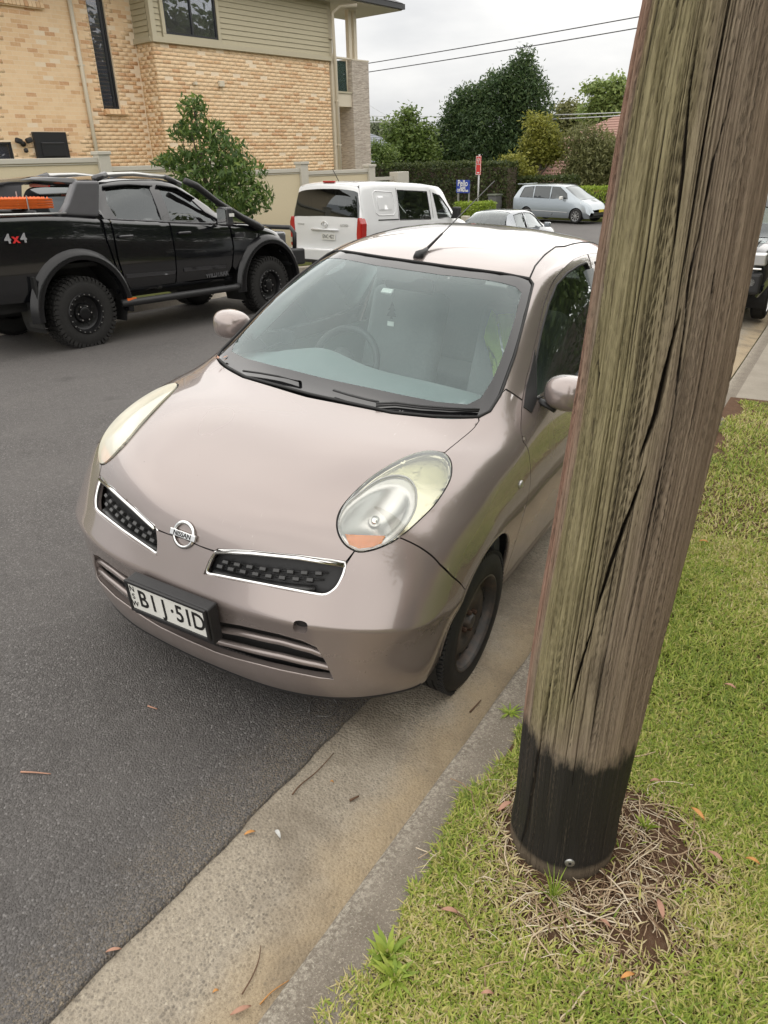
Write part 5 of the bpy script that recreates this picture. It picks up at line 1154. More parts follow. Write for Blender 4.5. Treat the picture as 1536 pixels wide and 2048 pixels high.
# bonnet, nose
bn = [(s, 8.0-.9) for s in np.linspace(-1.9, 1.9, 8)]+[(s, 10.9) for s in np.linspace(1.85, -1.85, 8)]; panel(UB, bn, 'bonnet', UTP, UTE, .004, .03, .06)
MB().box((0, 3.74, .98), (1.3, .10, .34)).build('grille', BLKPL, UTE)
for sgn in (1, -1): bevel(MB().box((sgn*.72, 3.66, 1.06), (.24, .22, .20)).build('headlight', UTLAMP, UTE), .05, 3)
bb = bevel(MB().box((0, 3.90, .78), (1.90, .34, .24)).build('bull_bar', BLKPL, UTE), .03, 2)
MB().tube([(.80, 3.98, .86), (.80, 4.0, 1.12), (.72, 4.0, 1.20), (-.72, 4.0, 1.20), (-.80, 4.0, 1.12), (-.80, 3.98, .86)], .034, 8).build('bull_bar_hoop', BLKPL, bb, True)
MB().box((0, 3.2, .62), (1.2, 1.2, .3)).build('engine_bay_floor', BLKRB, UTE); MB().box((0, 1.5, .56), (1.5, 5.0, .12)).build('chassis', BLKRB, UTE)
MB().box((0, -.4, .95), (1.7, 1.7, .05)).build('tub_floor', BLKRB, UTE); MB().box((0, .42, 1.2), (1.7, .05, .55)).build('cab_back_panel', UTP, UTE)
# greenhouse
GG = [[(0, .43, 1.44), (.40, .43, 1.44), (.66, .44, 1.44), (.74, .45, 1.44), (.80, .46, 1.44), (.855, .46, 1.44)],
      [(0, .52, 1.80), (.40, .52, 1.795), (.63, .50, 1.76), (.715, .50, 1.70), (.79, .50, 1.58), (.86, .50, 1.44)],
      [(0, .85, 1.90), (.40, .85, 1.892), (.62, .85, 1.855), (.70, .85, 1.79), (.785, .85, 1.62), (.862, .85, 1.415)],
      [(0, 1.35, 1.915), (.40, 1.35, 1.905), (.62, 1.35, 1.868), (.70, 1.35, 1.80), (.79, 1.35, 1.61), (.868, 1.35, 1.385)],
      [(0, 1.80, 1.885), (.40, 1.79, 1.875), (.62, 1.76, 1.84), (.70, 1.75, 1.765), (.795, 1.80, 1.58), (.868, 1.85, 1.355)],
      [(0, 2.20, 1.70), (.41, 2.18, 1.69), (.66, 2.12, 1.66), (.735, 2.08, 1.60), (.81, 2.15, 1.47), (.868, 2.2, 1.33)],
      [(0, 2.66, 1.42), (.44, 2.63, 1.415), (.74, 2.55, 1.39), (.80, 2.50, 1.36), (.84, 2.5, 1.33), (.868, 2.5, 1.305)]]
UG = Surf(GG, 'cr', 'cr', np.array(MUT)); UGM = SideMap(UG, 2.2, 5)
rwn = UGM([(.68, 1.43), (.62, 1.60), (.68, 1.765), (1.33, 1.775), (1.35, 1.40)]); fwn = UGM([(1.50, 1.39), (1.48, 1.77), (1.78, 1.735), (2.02, 1.61), (2.28, 1.345)])
sf = [(2.1, 1.0), (2.1, 2.), (2.1, 3.), (2.1, 4.), (2.1, 5.), (2.2, 5.95), (3.5, 6.), (5., 6.), (5., 5.), (5., 4.), (5., 3.), (5., 2.), (5., 1.), (3.5, .6)]
rf = [(s, 1.) for s in np.linspace(-2.08, 2.08, 7)]+[(2.08, k) for k in (2., 3., 4.05)]+[(s, 4.1) for s in np.linspace(2.08, -2.08, 7)][1:]+[(-2.08, k) for k in (3., 2.)]
panel(UG, rf, 'cab_roof', UTP, UTE, 0, .03, .08)
panel(UG, [(s, 4.12) for s in np.linspace(-2., 2., 6)]+[(2.1, 5.), (2.2, 5.95)]+[(s, 5.98) for s in np.linspace(2.0, -2.0, 6)]+[(-2.2, 5.95), (-2.1, 5.)], 'windscreen', PRIVGL, UTE, 0, .01, .08)
panel(UG, [(s, .1) for s in np.linspace(-2.6, 2.6, 6)]+[(s, .92) for s in np.linspace(2.4, -2.4, 6)], 'rear_glass', PRIVGL, UTE, 0, .01, .08)
UTGL = glass_mat('ute_side_glass', (.11, .115, .115), .02, (.3, .3, .3), 0, 1.0)
for sgn in (1, -1):
    f_ = (lambda p: p) if sgn > 0 else mir
    fr_ = panel(UG, f_(sf), 'cab_frame', UTP, UTE, 0, .03, .06, [f_(rwn), f_(fwn)], 0)
    for w_, vis in ((rwn, [(.66, 1.775), (1.0, 1.80), (1.36, 1.79)]), (fwn, [(1.46, 1.79), (1.75, 1.76), (2.02, 1.63)])):
        panel(UG, f_(w_), 'side_window', UTGL, fr_, -.012, 0, .08)
        P_ = line3(UG, f_(UGM(vis)), .02); MB().tube(P_, .03, 6, True, .5).build('wind_deflector', FLARE, fr_, True)
    P_ = [(sgn*.60, f, z) for f, z in ((.62, 1.87), (.8, 1.92), (1.2, 1.935), (1.7, 1.905), (1.95, 1.82))]; MB().tube(P_[:2], .04, 8).build('roof_rail_foot', UTG, UTE, True); MB().tube(P_[3:], .035, 8).build('roof_rail_foot', UTG, UTE, True); MB().tube(P_[1:4], .026, 8).build('roof_rail', SILVERPL, UTE, True)
    # sports bar sail behind the cab
    bevel(MB().prism([(-.06, 1.49), (.44, 1.46), (.52, 1.85), (.20, 1.85), (.06, 1.62)], (sgn*.74, 0, 0), (sgn*.0, 1, 0), (sgn*-.0, 0, 1), (sgn, 0, 0), .12).build('sports_bar_sail', SAIL, UTE), .03, 3)
MB().tube([(-.80, .22, 1.83), (0, .22, 1.86), (.80, .22, 1.83)], .045, 8).build('sports_bar_top', UTP, UTE, True); MB().box((0, .28, 1.80), (.4, .02, .03)).build('brake_lamp', REDGL, UTE)
for u in (-.35, .35):
    rounded((u, 1.72, 1.22), (.48, .16, .62), 'seat_back', SEATF, UTE, .05, R(12)); rounded((u, 1.66, 1.60), (.26, .11, .18), 'head_restraint', SEATF, UTE, .04); rounded((u, .82, 1.58), (.26, .11, .18), 'head_restraint', SEATF, UTE, .04)
rounded((0, .80, 1.2), (1.3, .16, .6), 'rear_seat_back', SEATF, UTE, .05)
# snorkel
MB().tube([(.86, 1.80, 1.86), (.90, 1.95, 1.80), (.90, 2.30, 1.60), (.93, 2.70, 1.40), (.95, 3.0, 1.27), (.93, 3.12, 1.24)], [.05, .055, .05, .055, .07, .05], 10, True, .8).build('snorkel', BLKPL, UTE, True)
# lettering
q_ = UB(*UM([(2.17, .665)])[0])[0]; MX = frame((q_[0]+.006, 2.17, .665), (0, 1, 0), (-.08, 0, 1)); text_part('WILDTRAK', .095, MX, 'side_lettering', SAIL, UTE, .002, sx=.9, bold=.003)
LETS = simple('silver_decal', (.33, .33, .34), .4, .3); LETR = simple('red_decal', (.55, .02, .02), .4)
for ch, df, m_ in (('4', -.09, LETS), ('x', 0, LETR), ('4', .09, LETS)): text_part(ch, .13, frame((.945, -.70+df, 1.28), (0, 1, 0), (-.12, 0, 1)), 'tub_lettering', m_, UTE, .002, bold=.004, sx=1.1)
for z_r in (.0,):
    for f0 in (-.95, -.35): MB().tube([(-.82, f0, 1.53), (.82, f0, 1.53)], .025, 6).tube([(.86, f0, 1.46), (.82, f0, 1.54)], .02, 6).build('rack_bar', BLKPL, UTE, True)
# recovery boards on the rack
RBD = thing('recovery_boards', 'stack of bright orange recovery boards strapped above the truck tub', 'recovery boards', mat=MUT)
for k in range(4):
    z0 = 1.575+.026*k; mb = MB().box((.55, -.62, z0), (.33, 1.16, .016)); mb.box((.70, -.62, z0+.004), (.03, 1.14, .020)); mb.box((.40, -.62, z0+.004), (.03, 1.14, .020))
    if k == 3:
        for i in range(26):
            for u in (.42, .5, .58, .68): mb.add([(u-.016, -1.17+i*.043, z0+.007), (u+.016, -1.17+i*.043, z0+.007), (u+.016, -1.14+i*.043, z0+.007), (u-.016, -1.14+i*.043, z0+.007), (u, -1.155+i*.043, z0+.036)], [(0, 1, 4), (1, 2, 4), (2, 3, 4), (3, 0, 4)])
    mb.build('recovery_board', ORANGE, RBD)
MB().tube([(.72, -.35, 1.5), (.72, -.35, 1.70)], .008, 6).tube([(.45, -.30, 1.5), (.45, -.30, 1.74)], .008, 6).build('mounting_pin', GALV, RBD)
# ================================================================ white van
VANP = car_paint('paint_white', (.80, .81, .82), .1, .25, .0, 1.)
MVAN = veh_matrix((-7.73, 11.72, -.485), 4., -.052)
VAN = thing('white_van', 'white delivery van seen from behind, parked ahead of the black truck', 'van', mat=MVAN)
VR = [(.02, .04, .06, .50, .48, .42, .80, .86, .90), (.0, .05, .10, 1.14, 1.12, .42, .86, .93, .95), (.10, .14, .16, 1.72, 1.14, .42, .80, .945, .96), (.24, .26, .28, 1.88, 1.14, .40, .80, .95, .965), (.9, .9, .9, 1.915, 1.13, .36, .82, .95, .97),
      (1.9, 1.9, 1.9, 1.92, 1.12, .34, .82, .95, .97), (2.9, 2.9, 2.9, 1.90, 1.10, .34, .81, .95, .97), (3.35, 3.4, 3.4, 1.83, 1.08, .34, .78, .95, .97), (3.75, 3.8, 3.8, 1.55, 1.06, .34, .76, .94, .965), (4.15, 4.2, 4.2, 1.26, 1.03, .34, .74, .92, .955), (4.6, 4.6, 4.6, 1.10, .96, .34, .68, .86, .91), (4.95, 4.9, 4.8, .80, .78, .36, .6, .74, .80)]
VS = Surf(gen_body(VR), 'cr', 'cr', np.array(MVAN)); VM = SideMap(VS, 2.6, 7)
slw = VM([(1.42, 1.15), (1.40, 1.74), (2.62, 1.72), (2.70, 1.14)]); fdw = VM([(3.02, 1.15), (2.86, 1.70), (3.20, 1.64), (3.62, 1.36), (3.80, 1.14)])
vbody = [(2.05, 3.0)]+[(2.05, k) for k in (4., 5., 6., 7.)]+[(2.1, 8.), (2.2, 9.0), (2.4, 10.), (2.6, 11.), (4., 11.), (5.5, 11.), (7., 11.)]+VM([(4.62, .36)]+RARC((3.98, .34), .40, 0, 180, 12)+[(3.5, .36), (1.5, .36)]+RARC((.93+.1, .36), .40, 0, 180, 12)+[(.5, .42)])+[(7., 2.2), (5., 1.6), (4., 1.6), (3., 2.2)]
for sgn in (1, -1):
    f_ = (lambda p: p) if sgn > 0 else mir
    b_ = panel(VS, f_(vbody), 'body_side', VANP, VAN, 0, .03, .07, [f_(slw), f_(fdw)], .002, gaph=0)
    for w_ in (slw, fdw): panel(VS, f_(w_), 'side_window', SIDEGL if sgn > 0 else SIDEGL, b_, -.012, 0, .1); ring_part(VS, f_(w_), .012, 'window_seal', BLKRB, b_, -.004)
    pr_ = f_(VM([(.55, 1.30), (.50, 1.66), (.60, 1.72), (1.18, 1.70), (1.22, 1.62), (1.28, 1.32), (1.2, 1.25), (.65, 1.25)])); ring_part(VS, pr_, .010, 'pressed_panel', VANP, b_, .002); panel(VS, f_(VM([(.66, 1.36), (.62, 1.62), (1.08, 1.62), (1.14, 1.36)])), 'pressed_field', VANP, b_, .012, .02, .1)
    for ln in ([(1.36, 1.78), (1.38, 1.2), (1.40, .45)], [(2.76, 1.75), (2.80, 1.2), (2.84, .45)], [(3.86, 1.1), (3.84, .8), (3.6, .5)]): MB().tube(line3(VS, f_(VM(ln)), .001), .006, 5).build('panel_gap', BLKRB, b_, True)
    MB().tube(line3(VS, f_(VM([(.62, 1.16), (1.38, 1.16)])), .002), .012, 5, True).build('slide_rail', DARKM, b_)
    MB().box((sgn*.97, 2.98, 1.02), (.04, .3, .06)).build('door_handle', BLKPL, b_)
    mo = bevel(MB().box((sgn*1.10, 3.60, 1.27), (.20, .12, .26)).build('door_mirror', BLKPL, VAN), .04, 3); MB().tube([(sgn*.94, 3.66, 1.16), (sgn*1.05, 3.62, 1.2)], .03, 6).build('mirror_arm', BLKPL, mo)
    tl = f_([(3.0, 1.05), (4.15, .98), (4.55, .80), (4.2, 1.75), (3.9, 1.95), (3.15, 1.75)])
    tlb = MB().prism([(0, 0), (.10, .02), (.11, .5), (.06, .62), (.0, .60), (-.025, .3)], (sgn*.865, -.02, .60), (sgn, .0, 0), (0, 0, 1), (0, 1, 0), .20).build('tail_lamp', REDGL, VAN); bevel(tlb, .02, 2)
    MB().box((sgn*.912, -.026, .74), (.08, .012, .10)).build('reversing_lamp', LAMPCH, tlb)
    for f0 in (1.03, 3.98): wheel_part(VAN, (sgn*.83, f0, .34), sgn, .34, .21, .20, 'plain'); well(VAN, (f0, .36), .42, .5, .95, sgn)
tg = [(s, .05) for s in np.linspace(-4.2, 4.2, 9)]+[(4.25, 1.), (4.0, 1.6), (2.6, 2.4)]+[(s, 2.55) for s in np.linspace(2.2, -2.2, 6)]+[(-2.6, 2.4), (-4.0, 1.6), (-4.25, 1.)]
rwv = [(s, 1.15) for s in np.linspace(-3.2, 3.2, 7)]+[(3.1, 1.7), (2.5, 2.05)]+[(s, 2.08) for s in np.linspace(2.2, -2.2, 6)]+[(-2.5, 2.05), (-3.1, 1.7)]
tgo = panel(VS, tg, 'tailgate', VANP, VAN, 0, .03, .06, [rwv], .002, gaph=0); panel(VS, shrink(rwv, -.004, msc(VS, rwv)), 'rear_window', PRIVGL, tgo, .003, .01, .06)
rfv = [(s, 2.6) for s in np.linspace(-2.0, 2.0, 6)]+[(2.03, k) for k in (3., 4., 5., 6., 7.)]+[(s, 7.05) for s in np.linspace(2., -2., 6)]+[(-2.03, k) for k in (7., 6., 5., 4., 3.)]
panel(VS, rfv, 'roof', VANP, VAN, .002, .03, .1)
panel(VS, [(s, 7.1) for s in np.linspace(-2., 2., 5)]+[(2.05, 8.)]+[(s, 9.) for s in np.linspace(2.1, -2.1, 5)]+[(-2.05, 8.)], 'windscreen', SIDEGL, VAN, 0, .01, .1)
panel(VS, [(s, 9.05) for s in np.linspace(-2.1, 2.1, 5)]+[(2.3, 10.)]+[(s, 11.) for s in np.linspace(2.5, -2.5, 5)]+[(-2.3, 10.)], 'bonnet', VANP, VAN, 0, .02, .1)
rb = bevel(MB().box((0, .0, .46), (1.86, .22, .26)).build('rear_bumper', VANP, VAN), .04, 3); MB().box((0, -.05, .335), (1.7, .2, .06)).build('bumper_step', BLKPL, rb)
MB().tube([(-.36, -.02, .965), (.36, -.02, .965)], .028, 8, True, .7).build('tailgate_handle', VANP, tgo, True)
npv = MB().box((.1, -.015, .83), (.372, .012, .125)).build('number_plate', PLATEW, tgo); text_part('ENC·422', .105, frame((.1, -.023, .83), (1, 0, 0), (0, 0, 1)), 'plate_lettering', INK, VAN, .001, sx=.78)
MB().tube([(.085*math.cos(a), -.02, 1.02+.06*math.sin(a)+.04) for a in np.linspace(0, 2*np.pi, 21)], .008, 6, False).tube([(-.035, -.022, 1.03), (-.02, -.022, 1.10), (.02, -.022, 1.02), (.035, -.022, 1.09)], .009, 5).build('badge', CHROME, tgo, True)
text_part('iLOAD', .07, frame((.52, -.012, 1.06), (1, 0, 0), (0, 0, 1)), 'badge_lettering', SILVERPL, VAN, .002); text_part('HYUNDAI', .04, frame((-.66, -.012, 1.06), (1, 0, 0), (0, 0, 1)), 'badge_lettering', SILVERPL, VAN, .002)
bevel(MB().box((.0, .17, 1.885), (.30, .06, .035)).build('brake_lamp', REDGL, VAN), .008)
MB().tube([(.12, .34, 1.90), (.06, .22, 2.12)], .008, 5).build('aerial', BLKPL, VAN)
MB().prism([(0, 0), (.05, .05), (.03, .1), (.08, .06), (.11, .12), (.1, .05), (.13, .0), (.06, -.03)], (.62, .07, 1.30), (1, 0, 0), (0, .2, 1), (0, 1, 0), .004).build('window_sticker', ORANGE, VAN)
MB().box((0, 2.6, .42), (1.7, 4.3, .1)).build('van_floor', BLKRB, VAN); simple_cabin(VAN, [(-.4, 2.9), (.4, 2.9), (-.4, 1.9), (.4, 1.9)], 1.05)

# ================================================================ silver hatchback beyond the van
SILP = car_paint('paint_silver', (.25, .275, .30), .4, .3, .6, 1.)
def small_car(name, label, M, rows, paint, side, glassT, rear_t, arches, wheels, sill, roof_t, bon_t, cat='car', nose_t=None, gl=SIDEGL):
    T_ = thing(name, label, cat, mat=M); S_ = Surf(gen_body(rows), 'cr', 'cr', np.array(M)); SM = SideMap(S_, 2.6, 7); n = len(rows)-1
    poly = [(2.05, k) for k in np.arange(2, n+.01, .5)]+[(s, n) for s in (3.5, 5., 7.)]
    low = []
    for (f, z, r) in sorted(arches, key=lambda q: -q[0]): low += [(f+r+.06, sill)]+RARC((f, z), r, 0, 180, 14)+[(f-r-.06, sill)]
    poly += SM(low)+[(7., .6), (5., .3), (4., .3), (2.6, 1.2)]
    for sgn in (1, -1):
        f_ = (lambda p: p) if sgn > 0 else mir; wins = [SM(w) for w in side]
        b = panel(S_, f_(poly), 'body_side', paint, T_, 0, .03, .08, [f_(w) for w in wins], .001, gaph=0)
        for w in wins: panel(S_, f_(w), 'side_window', gl, b, -.01, 0, .12); ring_part(S_, f_(w), .010, 'window_seal', BLKRB, b, -.003)
        for f0, r_, st in wheels: wheel_part(T_, (sgn*(rows[4][8]-.115), f0, r_), sgn, r_, .2, r_-.10, st); well(T_, (f0, r_+.01), r_+.05, .45, rows[4][8]-.03, sgn)
    cap = lambda t0, t1, w: [(s, t0) for s in np.linspace(-w, w, 6)]+[(w, k) for k in np.arange(math.floor(t0)+1, t1, 1.)]+[(s, t1) for s in np.linspace(w, -w, 6)]+[(-w, k) for k in np.arange(math.ceil(t1)-1, t0, -1.)]
    panel(S_, cap(roof_t[0], roof_t[1], 2.04), 'roof', paint, T_, .001, .02, .1)
    panel(S_, cap(glassT[0], glassT[1], 2.04), 'windscreen', gl, T_, 0, .01, .1)
    panel(S_, cap(rear_t[0], rear_t[1], 2.04), 'rear_window', gl, T_, 0, .01, .1)
    panel(S_, cap(bon_t[0], bon_t[1], 2.04), 'bonnet', paint, T_, .001, .02, .08)
    panel(S_, cap(0.02, rear_t[0], 4.0), 'tailgate', paint, T_, 0, .02, .1)
    L_ = rows[-1][0]; MB().box((0, L_*.5, sill+.04), (1.4, L_*.9, .08)).build('floor_pan', BLKRB, T_)
    return T_, S_, SM
HR = [(.02, .05, .08, .42, .42, .30, .72, .78, .82), (.0, .05, .10, .92, .90, .28, .74, .80, .845), (.45, .42, .40, 1.30, .93, .26, .56, .79, .85), (.8, .8, .8, 1.395, .92, .24, .57, .79, .85), (1.4, 1.4, 1.4, 1.41, .90, .22, .58, .79, .85), (2.0, 2.0, 2.0, 1.37, .89, .22, .57, .785, .85), (2.35, 2.4, 2.4, 1.18, .88, .22, .60, .78, .85), (2.75, 2.75, 2.75, .97, .87, .22, .66, .77, .845), (3.3, 3.3, 3.3, .88, .80, .22, .62, .74, .83), (3.75, 3.72, 3.7, .72, .68, .22, .5, .64, .74), (3.9, 3.85, 3.82, .42, .42, .22, .5, .62, .7)]
MH = veh_matrix((-6.78, 17.6, -.925), 3., -.03)
HA, _, _ = small_car('silver_hatchback', 'small silver hatchback beyond the white van, only its upper half showing', MH, HR, SILP, [[(.62, .96), (.72, 1.28), (1.28, 1.33), (1.30, .93)], [(1.38, .93), (1.36, 1.33), (1.85, 1.30), (2.2, 1.14), (2.45, .92)]], (5.15, 6.95), (1.1, 2.6), [(.72, .30, .34), (3.15, .30, .34)], [(.72, .30, 'plain'), (3.15, .30, 'plain')], .22, (2.7, 5.1), (7.0, 9.6))
for sgn in (1, -1): mo = bevel(MB().box((sgn*.93, 2.35, .98), (.18, .11, .13)).build('door_mirror', SILP, HA), .03, 3)
simple_cabin(HA, [(-.36, 1.5), (.36, 1.5)], .85)
# ================================================================ silver people mover on the cross street
MPP = car_paint('paint_silver_blue', (.33, .37, .40), .4, .3, .6, 1.)
MR = [(.02, .05, .08, .50, .48, .32, .78, .84, .88), (.0, .05, .10, 1.06, 1.04, .30, .80, .87, .90), (.32, .30, .25, 1.60, 1.08, .28, .66, .86, .905), (.6, .6, .6, 1.70, 1.07, .24, .66, .86, .905), (1.5, 1.5, 1.5, 1.73, 1.04, .22, .68, .86, .905), (2.5, 2.5, 2.5, 1.71, 1.02, .22, .67, .86, .905), (2.95, 3.0, 3.0, 1.62, 1.0, .22, .65, .86, .905), (3.5, 3.5, 3.5, 1.30, .98, .22, .68, .85, .90), (3.95, 3.95, 3.95, 1.04, .93, .22, .70, .82, .89), (4.4, 4.38, 4.36, .84, .78, .22, .62, .74, .82), (4.7, 4.6, 4.55, .50, .48, .22, .58, .66, .74)]
hd = 106.9; q0 = on_plane(1053, 441, (0, 0, -1.10), (0, 0, 1)); hv = np.array([math.sin(R(hd)), math.cos(R(hd))]); rv = np.array([math.cos(R(hd)), -math.sin(R(hd))])
SCM = .955; mo_ = q0[:2]-hv*.92*SCM-rv*.82*SCM; MMP = veh_matrix((mo_[0], mo_[1], -1.115), hd, 0., SCM)
MP, MS_, MSM = small_car('people_mover', 'silver people mover parked across the intersection in front of the hedge', MMP, MR, MPP, [[(.42, 1.12), (.60, 1.56), (1.22, 1.62), (1.24, 1.10)], [(1.30, 1.10), (1.28, 1.62), (2.24, 1.61), (2.26, 1.08)], [(2.32, 1.08), (2.30, 1.61), (2.75, 1.58), (3.2, 1.30), (3.32, 1.07)]], (6.1, 7.95), (1.15, 2.2), [(.92, .33, .37), (3.87, .33, .37)], [(.92, .33, 'alloy'), (3.87, .33, 'alloy')], .22, (2.3, 6.05), (8.0, 9.7), 'van', gl=PRIVGL)
for sgn in (1, -1):
    bevel(MB().box((sgn*1.0, 3.05, 1.12), (.2, .12, .16)).build('door_mirror', PLATEW, MP), .04, 3); bevel(MB().prism([(0, 0), (.36, -.10), (.40, -.2), (.1, -.12)], (sgn*.77, 4.02, .93), (sgn*-.35, .94, 0), (0, 0, 1), (sgn, 0, 0), .05).build('headlight', LAMPCH, MP), .01)
    MB().tube(line3(MS_, MSM([(.1, .52), (1.4, .52), (3.4, .48)]) if sgn > 0 else mir(MSM([(.1, .52), (1.4, .52), (3.4, .48)])), .004), .012, 5).build('side_moulding', SILVERPL, MP, True)
    for ln in ([(1.27, 1.05), (1.27, .35)], [(2.29, 1.05), (2.30, .35)]): MB().tube(line3(MS_, MSM(ln) if sgn > 0 else mir(MSM(ln)), .001), .007, 5).build('panel_gap', BLKRB, MP)
MB().box((0, 4.64, .42), (1.1, .06, .14)).build('lower_grille', BLKPL, MP); NPY = simple('plate_yellow', (.62, .50, .03), .4); MB().box((0, 4.72, .55), (.36, .02, .12)).build('number_plate', NPY, MP)
bevel(MB().box((0, .22, 1.70), (1.2, .34, .035)).build('tail_spoiler', MPP, MP), .012)
simple_cabin(MP, [(-.4, 2.4), (.4, 2.4)], 1.0)
# ================================================================ dark four-wheel drive parked behind the hatchback (front towards us)
DKP = car_paint('paint_dark_blue_black', (.010, .011, .014), .2, .2, .0, 1.)
DR = [(.02, .05, .08, .60, .58, .45, .80, .86, .90), (.0, .05, .10, 1.15, 1.12, .45, .82, .88, .92), (.25, .25, .22, 1.66, 1.14, .42, .70, .88, .925), (.6, .6, .6, 1.76, 1.13, .40, .70, .88, .925), (1.6, 1.6, 1.6, 1.79, 1.12, .40, .71, .88, .925), (2.5, 2.5, 2.5, 1.75, 1.11, .40, .70, .88, .925), (2.85, 2.9, 2.9, 1.55, 1.10, .40, .70, .88, .925), (3.3, 3.3, 3.3, 1.16, 1.09, .40, .76, .87, .92), (3.9, 3.9, 3.9, 1.10, 1.03, .40, .74, .85, .91), (4.35, 4.33, 4.3, .98, .90, .40, .70, .80, .87), (4.5, 4.46, 4.42, .55, .53, .42, .70, .78, .84)]
MDK = veh_matrix((.02, 14.62, -.67), 180., .0403)
DK, DS_, DSM = small_car('dark_four_wheel_drive', 'dark four wheel drive behind the hatchback, its front corner showing past the pole', MDK, DR, DKP, [[(.5, 1.18), (.62, 1.62), (1.45, 1.66), (1.47, 1.16)], [(1.55, 1.16), (1.53, 1.66), (2.4, 1.62), (2.95, 1.14)]], (5.9, 7.0), (1.15, 2.2), [(.85, .38, .44), (3.55, .38, .44)], [(.85, .37, 'alloy'), (3.55, .37, 'alloy')], .40, (2.3, 5.85), (7.05, 9.4))
for sgn in (1, -1): bevel(MB().box((sgn*.68, 4.38, .92), (.32, .16, .17)).build('headlight', LAMPCH, DK), .03, 3); MB().lathe([(0, .02), (.05, .02), (.06, 0)], (sgn*.7, 4.5, .62), (0, 1, 0), 20).build('fog_lamp', LAMPCH, DK)
MB().tube([(-.8, 4.49, .80), (0, 4.53, .80), (.8, 4.49, .80)], .022, 8, True, .6).build('chrome_strip', CHROME, DK); bevel(MB().box((0, 4.42, .60), (1.66, .2, .30)).build('front_bumper', BLKPL, DK), .05, 3)
bevel(MB().box((0, 3.95, 1.125), (1.30, .95, .03)).build('pale_bonnet_top', VANP, DK), .01)  # white slab added over the dark bonnet for its pale look
# ================================================================ brick house behind the fence (local frame: x along the wall, -y towards the street)
HTH = R(8.4); HA_ = np.array([math.sin(HTH), math.cos(HTH), 0.]); HB_ = np.array([math.cos(HTH), -math.sin(HTH), 0.]); HP0 = np.array([-15., 8., 0.])
def HP(px, py, off=0.): q = on_plane(px, py, HP0+HB_*off, HB_); return float((q-HP0)@HA_), float(q[2])
MHO = Matrix([[HA_[0], -HB_[0], 0, HP0[0]], [HA_[1], -HB_[1], 0, HP0[1]], [0, 0, 1, 0], [0, 0, 0, 1]])
HO = thing('brick_house', 'two storey cream brick house with olive weatherboard upper floor behind the fence', 'house', mat=MHO)
def brick_mat(name, src):
    t = NT(name); co = t.coord('Object')
    r = t.attr('rnd') if src == 'attr' else t.node('ObjectInfo').outputs['Random']
    geo = t.node('NewGeometry').outputs['Position']
    base = t.ramp(r, [(0, (.74, .525, .315)), (.5, (.79, .585, .37)), (.74, (.72, .49, .285)), (.85, (.64, .40, .215)), (.95, (.56, .31, .16)), (1, (.66, .44, .25))])
    n = t.noise(geo, 26, 5, .65); base = t.mix(t.ramp(n, [(.35, 0), (.75, .4)]), base, (.82, .64, .43)); base = t.mix(t.ramp(t.noise(geo, 7, 4, .6), [(.5, 0), (.8, .22)]), base, (.50, .32, .18))
    return t.done(t.bsdf(base, .88, 0, t.bump(t.noise(geo, 110, 5, .7), .15, .003), .25))
BRICKA = brick_mat('brick_a', 'attr'); BRICKO = brick_mat('brick_o', 'obj')
MORTAR = simple('mortar', (.78, .64, .47), .95, 0, .4, 150, .12)
CLAD = simple('weatherboard_olive', (.43, .385, .265), .6, 0, .08, 40, .06); CLADT = simple('trim_olive', (.45, .405, .29), .55, 0, .05, 60, .05)
CREAM = simple('cream_paint', (.60, .535, .42), .6, 0, .08, 60, .06); WINFR = simple('window_frame_black', (.018, .019, .022), .35); SOFF = simple('soffit', (.52, .49, .42), .8, 0, .05, 30, .05)
WGL = glass_mat('house_window_glass', (.68, .68, .72), .05, (.34, .35, .40), 0, .75)
BLIND = simple('window_blind', (.50, .46, .47), .7, 0, 0, 60, .1); CURT = simple('curtain', (.40, .42, .46), .8, 0, .1, 20, .1)
W_ = .7
# wall slabs (mortar) with openings left to the bricks
tw0, tz0 = HP(208, 218); tw1, _ = HP(241, 217); bbx0, bbz1 = HP(62, 264); bbx1, bbz0 = HP(137, 312); lwx1, lwz1 = HP(22, 284); ic, _ = HP(283, 165); oc, _ = HP(318, 165, W_); rend, _ = HP(668, 330, W_); czb = HP(300, 82, W_)[1]; ic = (ic+oc)/2
openL = [(tw0, tz0, tw1, 6.6), (bbx0, .6, bbx1, bbz1), (lwx1-1.2, .6, lwx1, lwz1), (2.0, HP(60, 1)[1]+.02, 3.0, 6.4)]
def wall_slab(name, x0, x1, z0, z1, y, th, opens):
    xs = sorted({x0, x1}|{k for o in opens for k in (o[0], o[2]) if x0 < k < x1}); zs = sorted({z0, z1}|{k for o in opens for k in (o[1], o[3]) if z0 < k < z1}); mb = MB()
    for a, b in zip(xs, xs[1:]):
        for c, d in zip(zs, zs[1:]):
            m = ((a+b)/2, (c+d)/2)
            if any(o[0] < m[0] < o[2] and o[1] < m[1] < o[3] for o in opens): continue
            mb.box(((a+b)/2, y+th/2, (c+d)/2), (b-a, th, d-c))
    return mb.build(name, MORTAR, HO)
wl_ = wall_slab('side_wall', -4., ic, -.6, 6.4, 0., .12, openL); wr_ = wall_slab('bay_wall', ic, rend, -.6, czb, -W_, .12, [])
MB().box((ic+.06, -W_/2, czb/2-.3), (.12, W_, czb+.6)).build('bay_return', MORTAR, wr_)
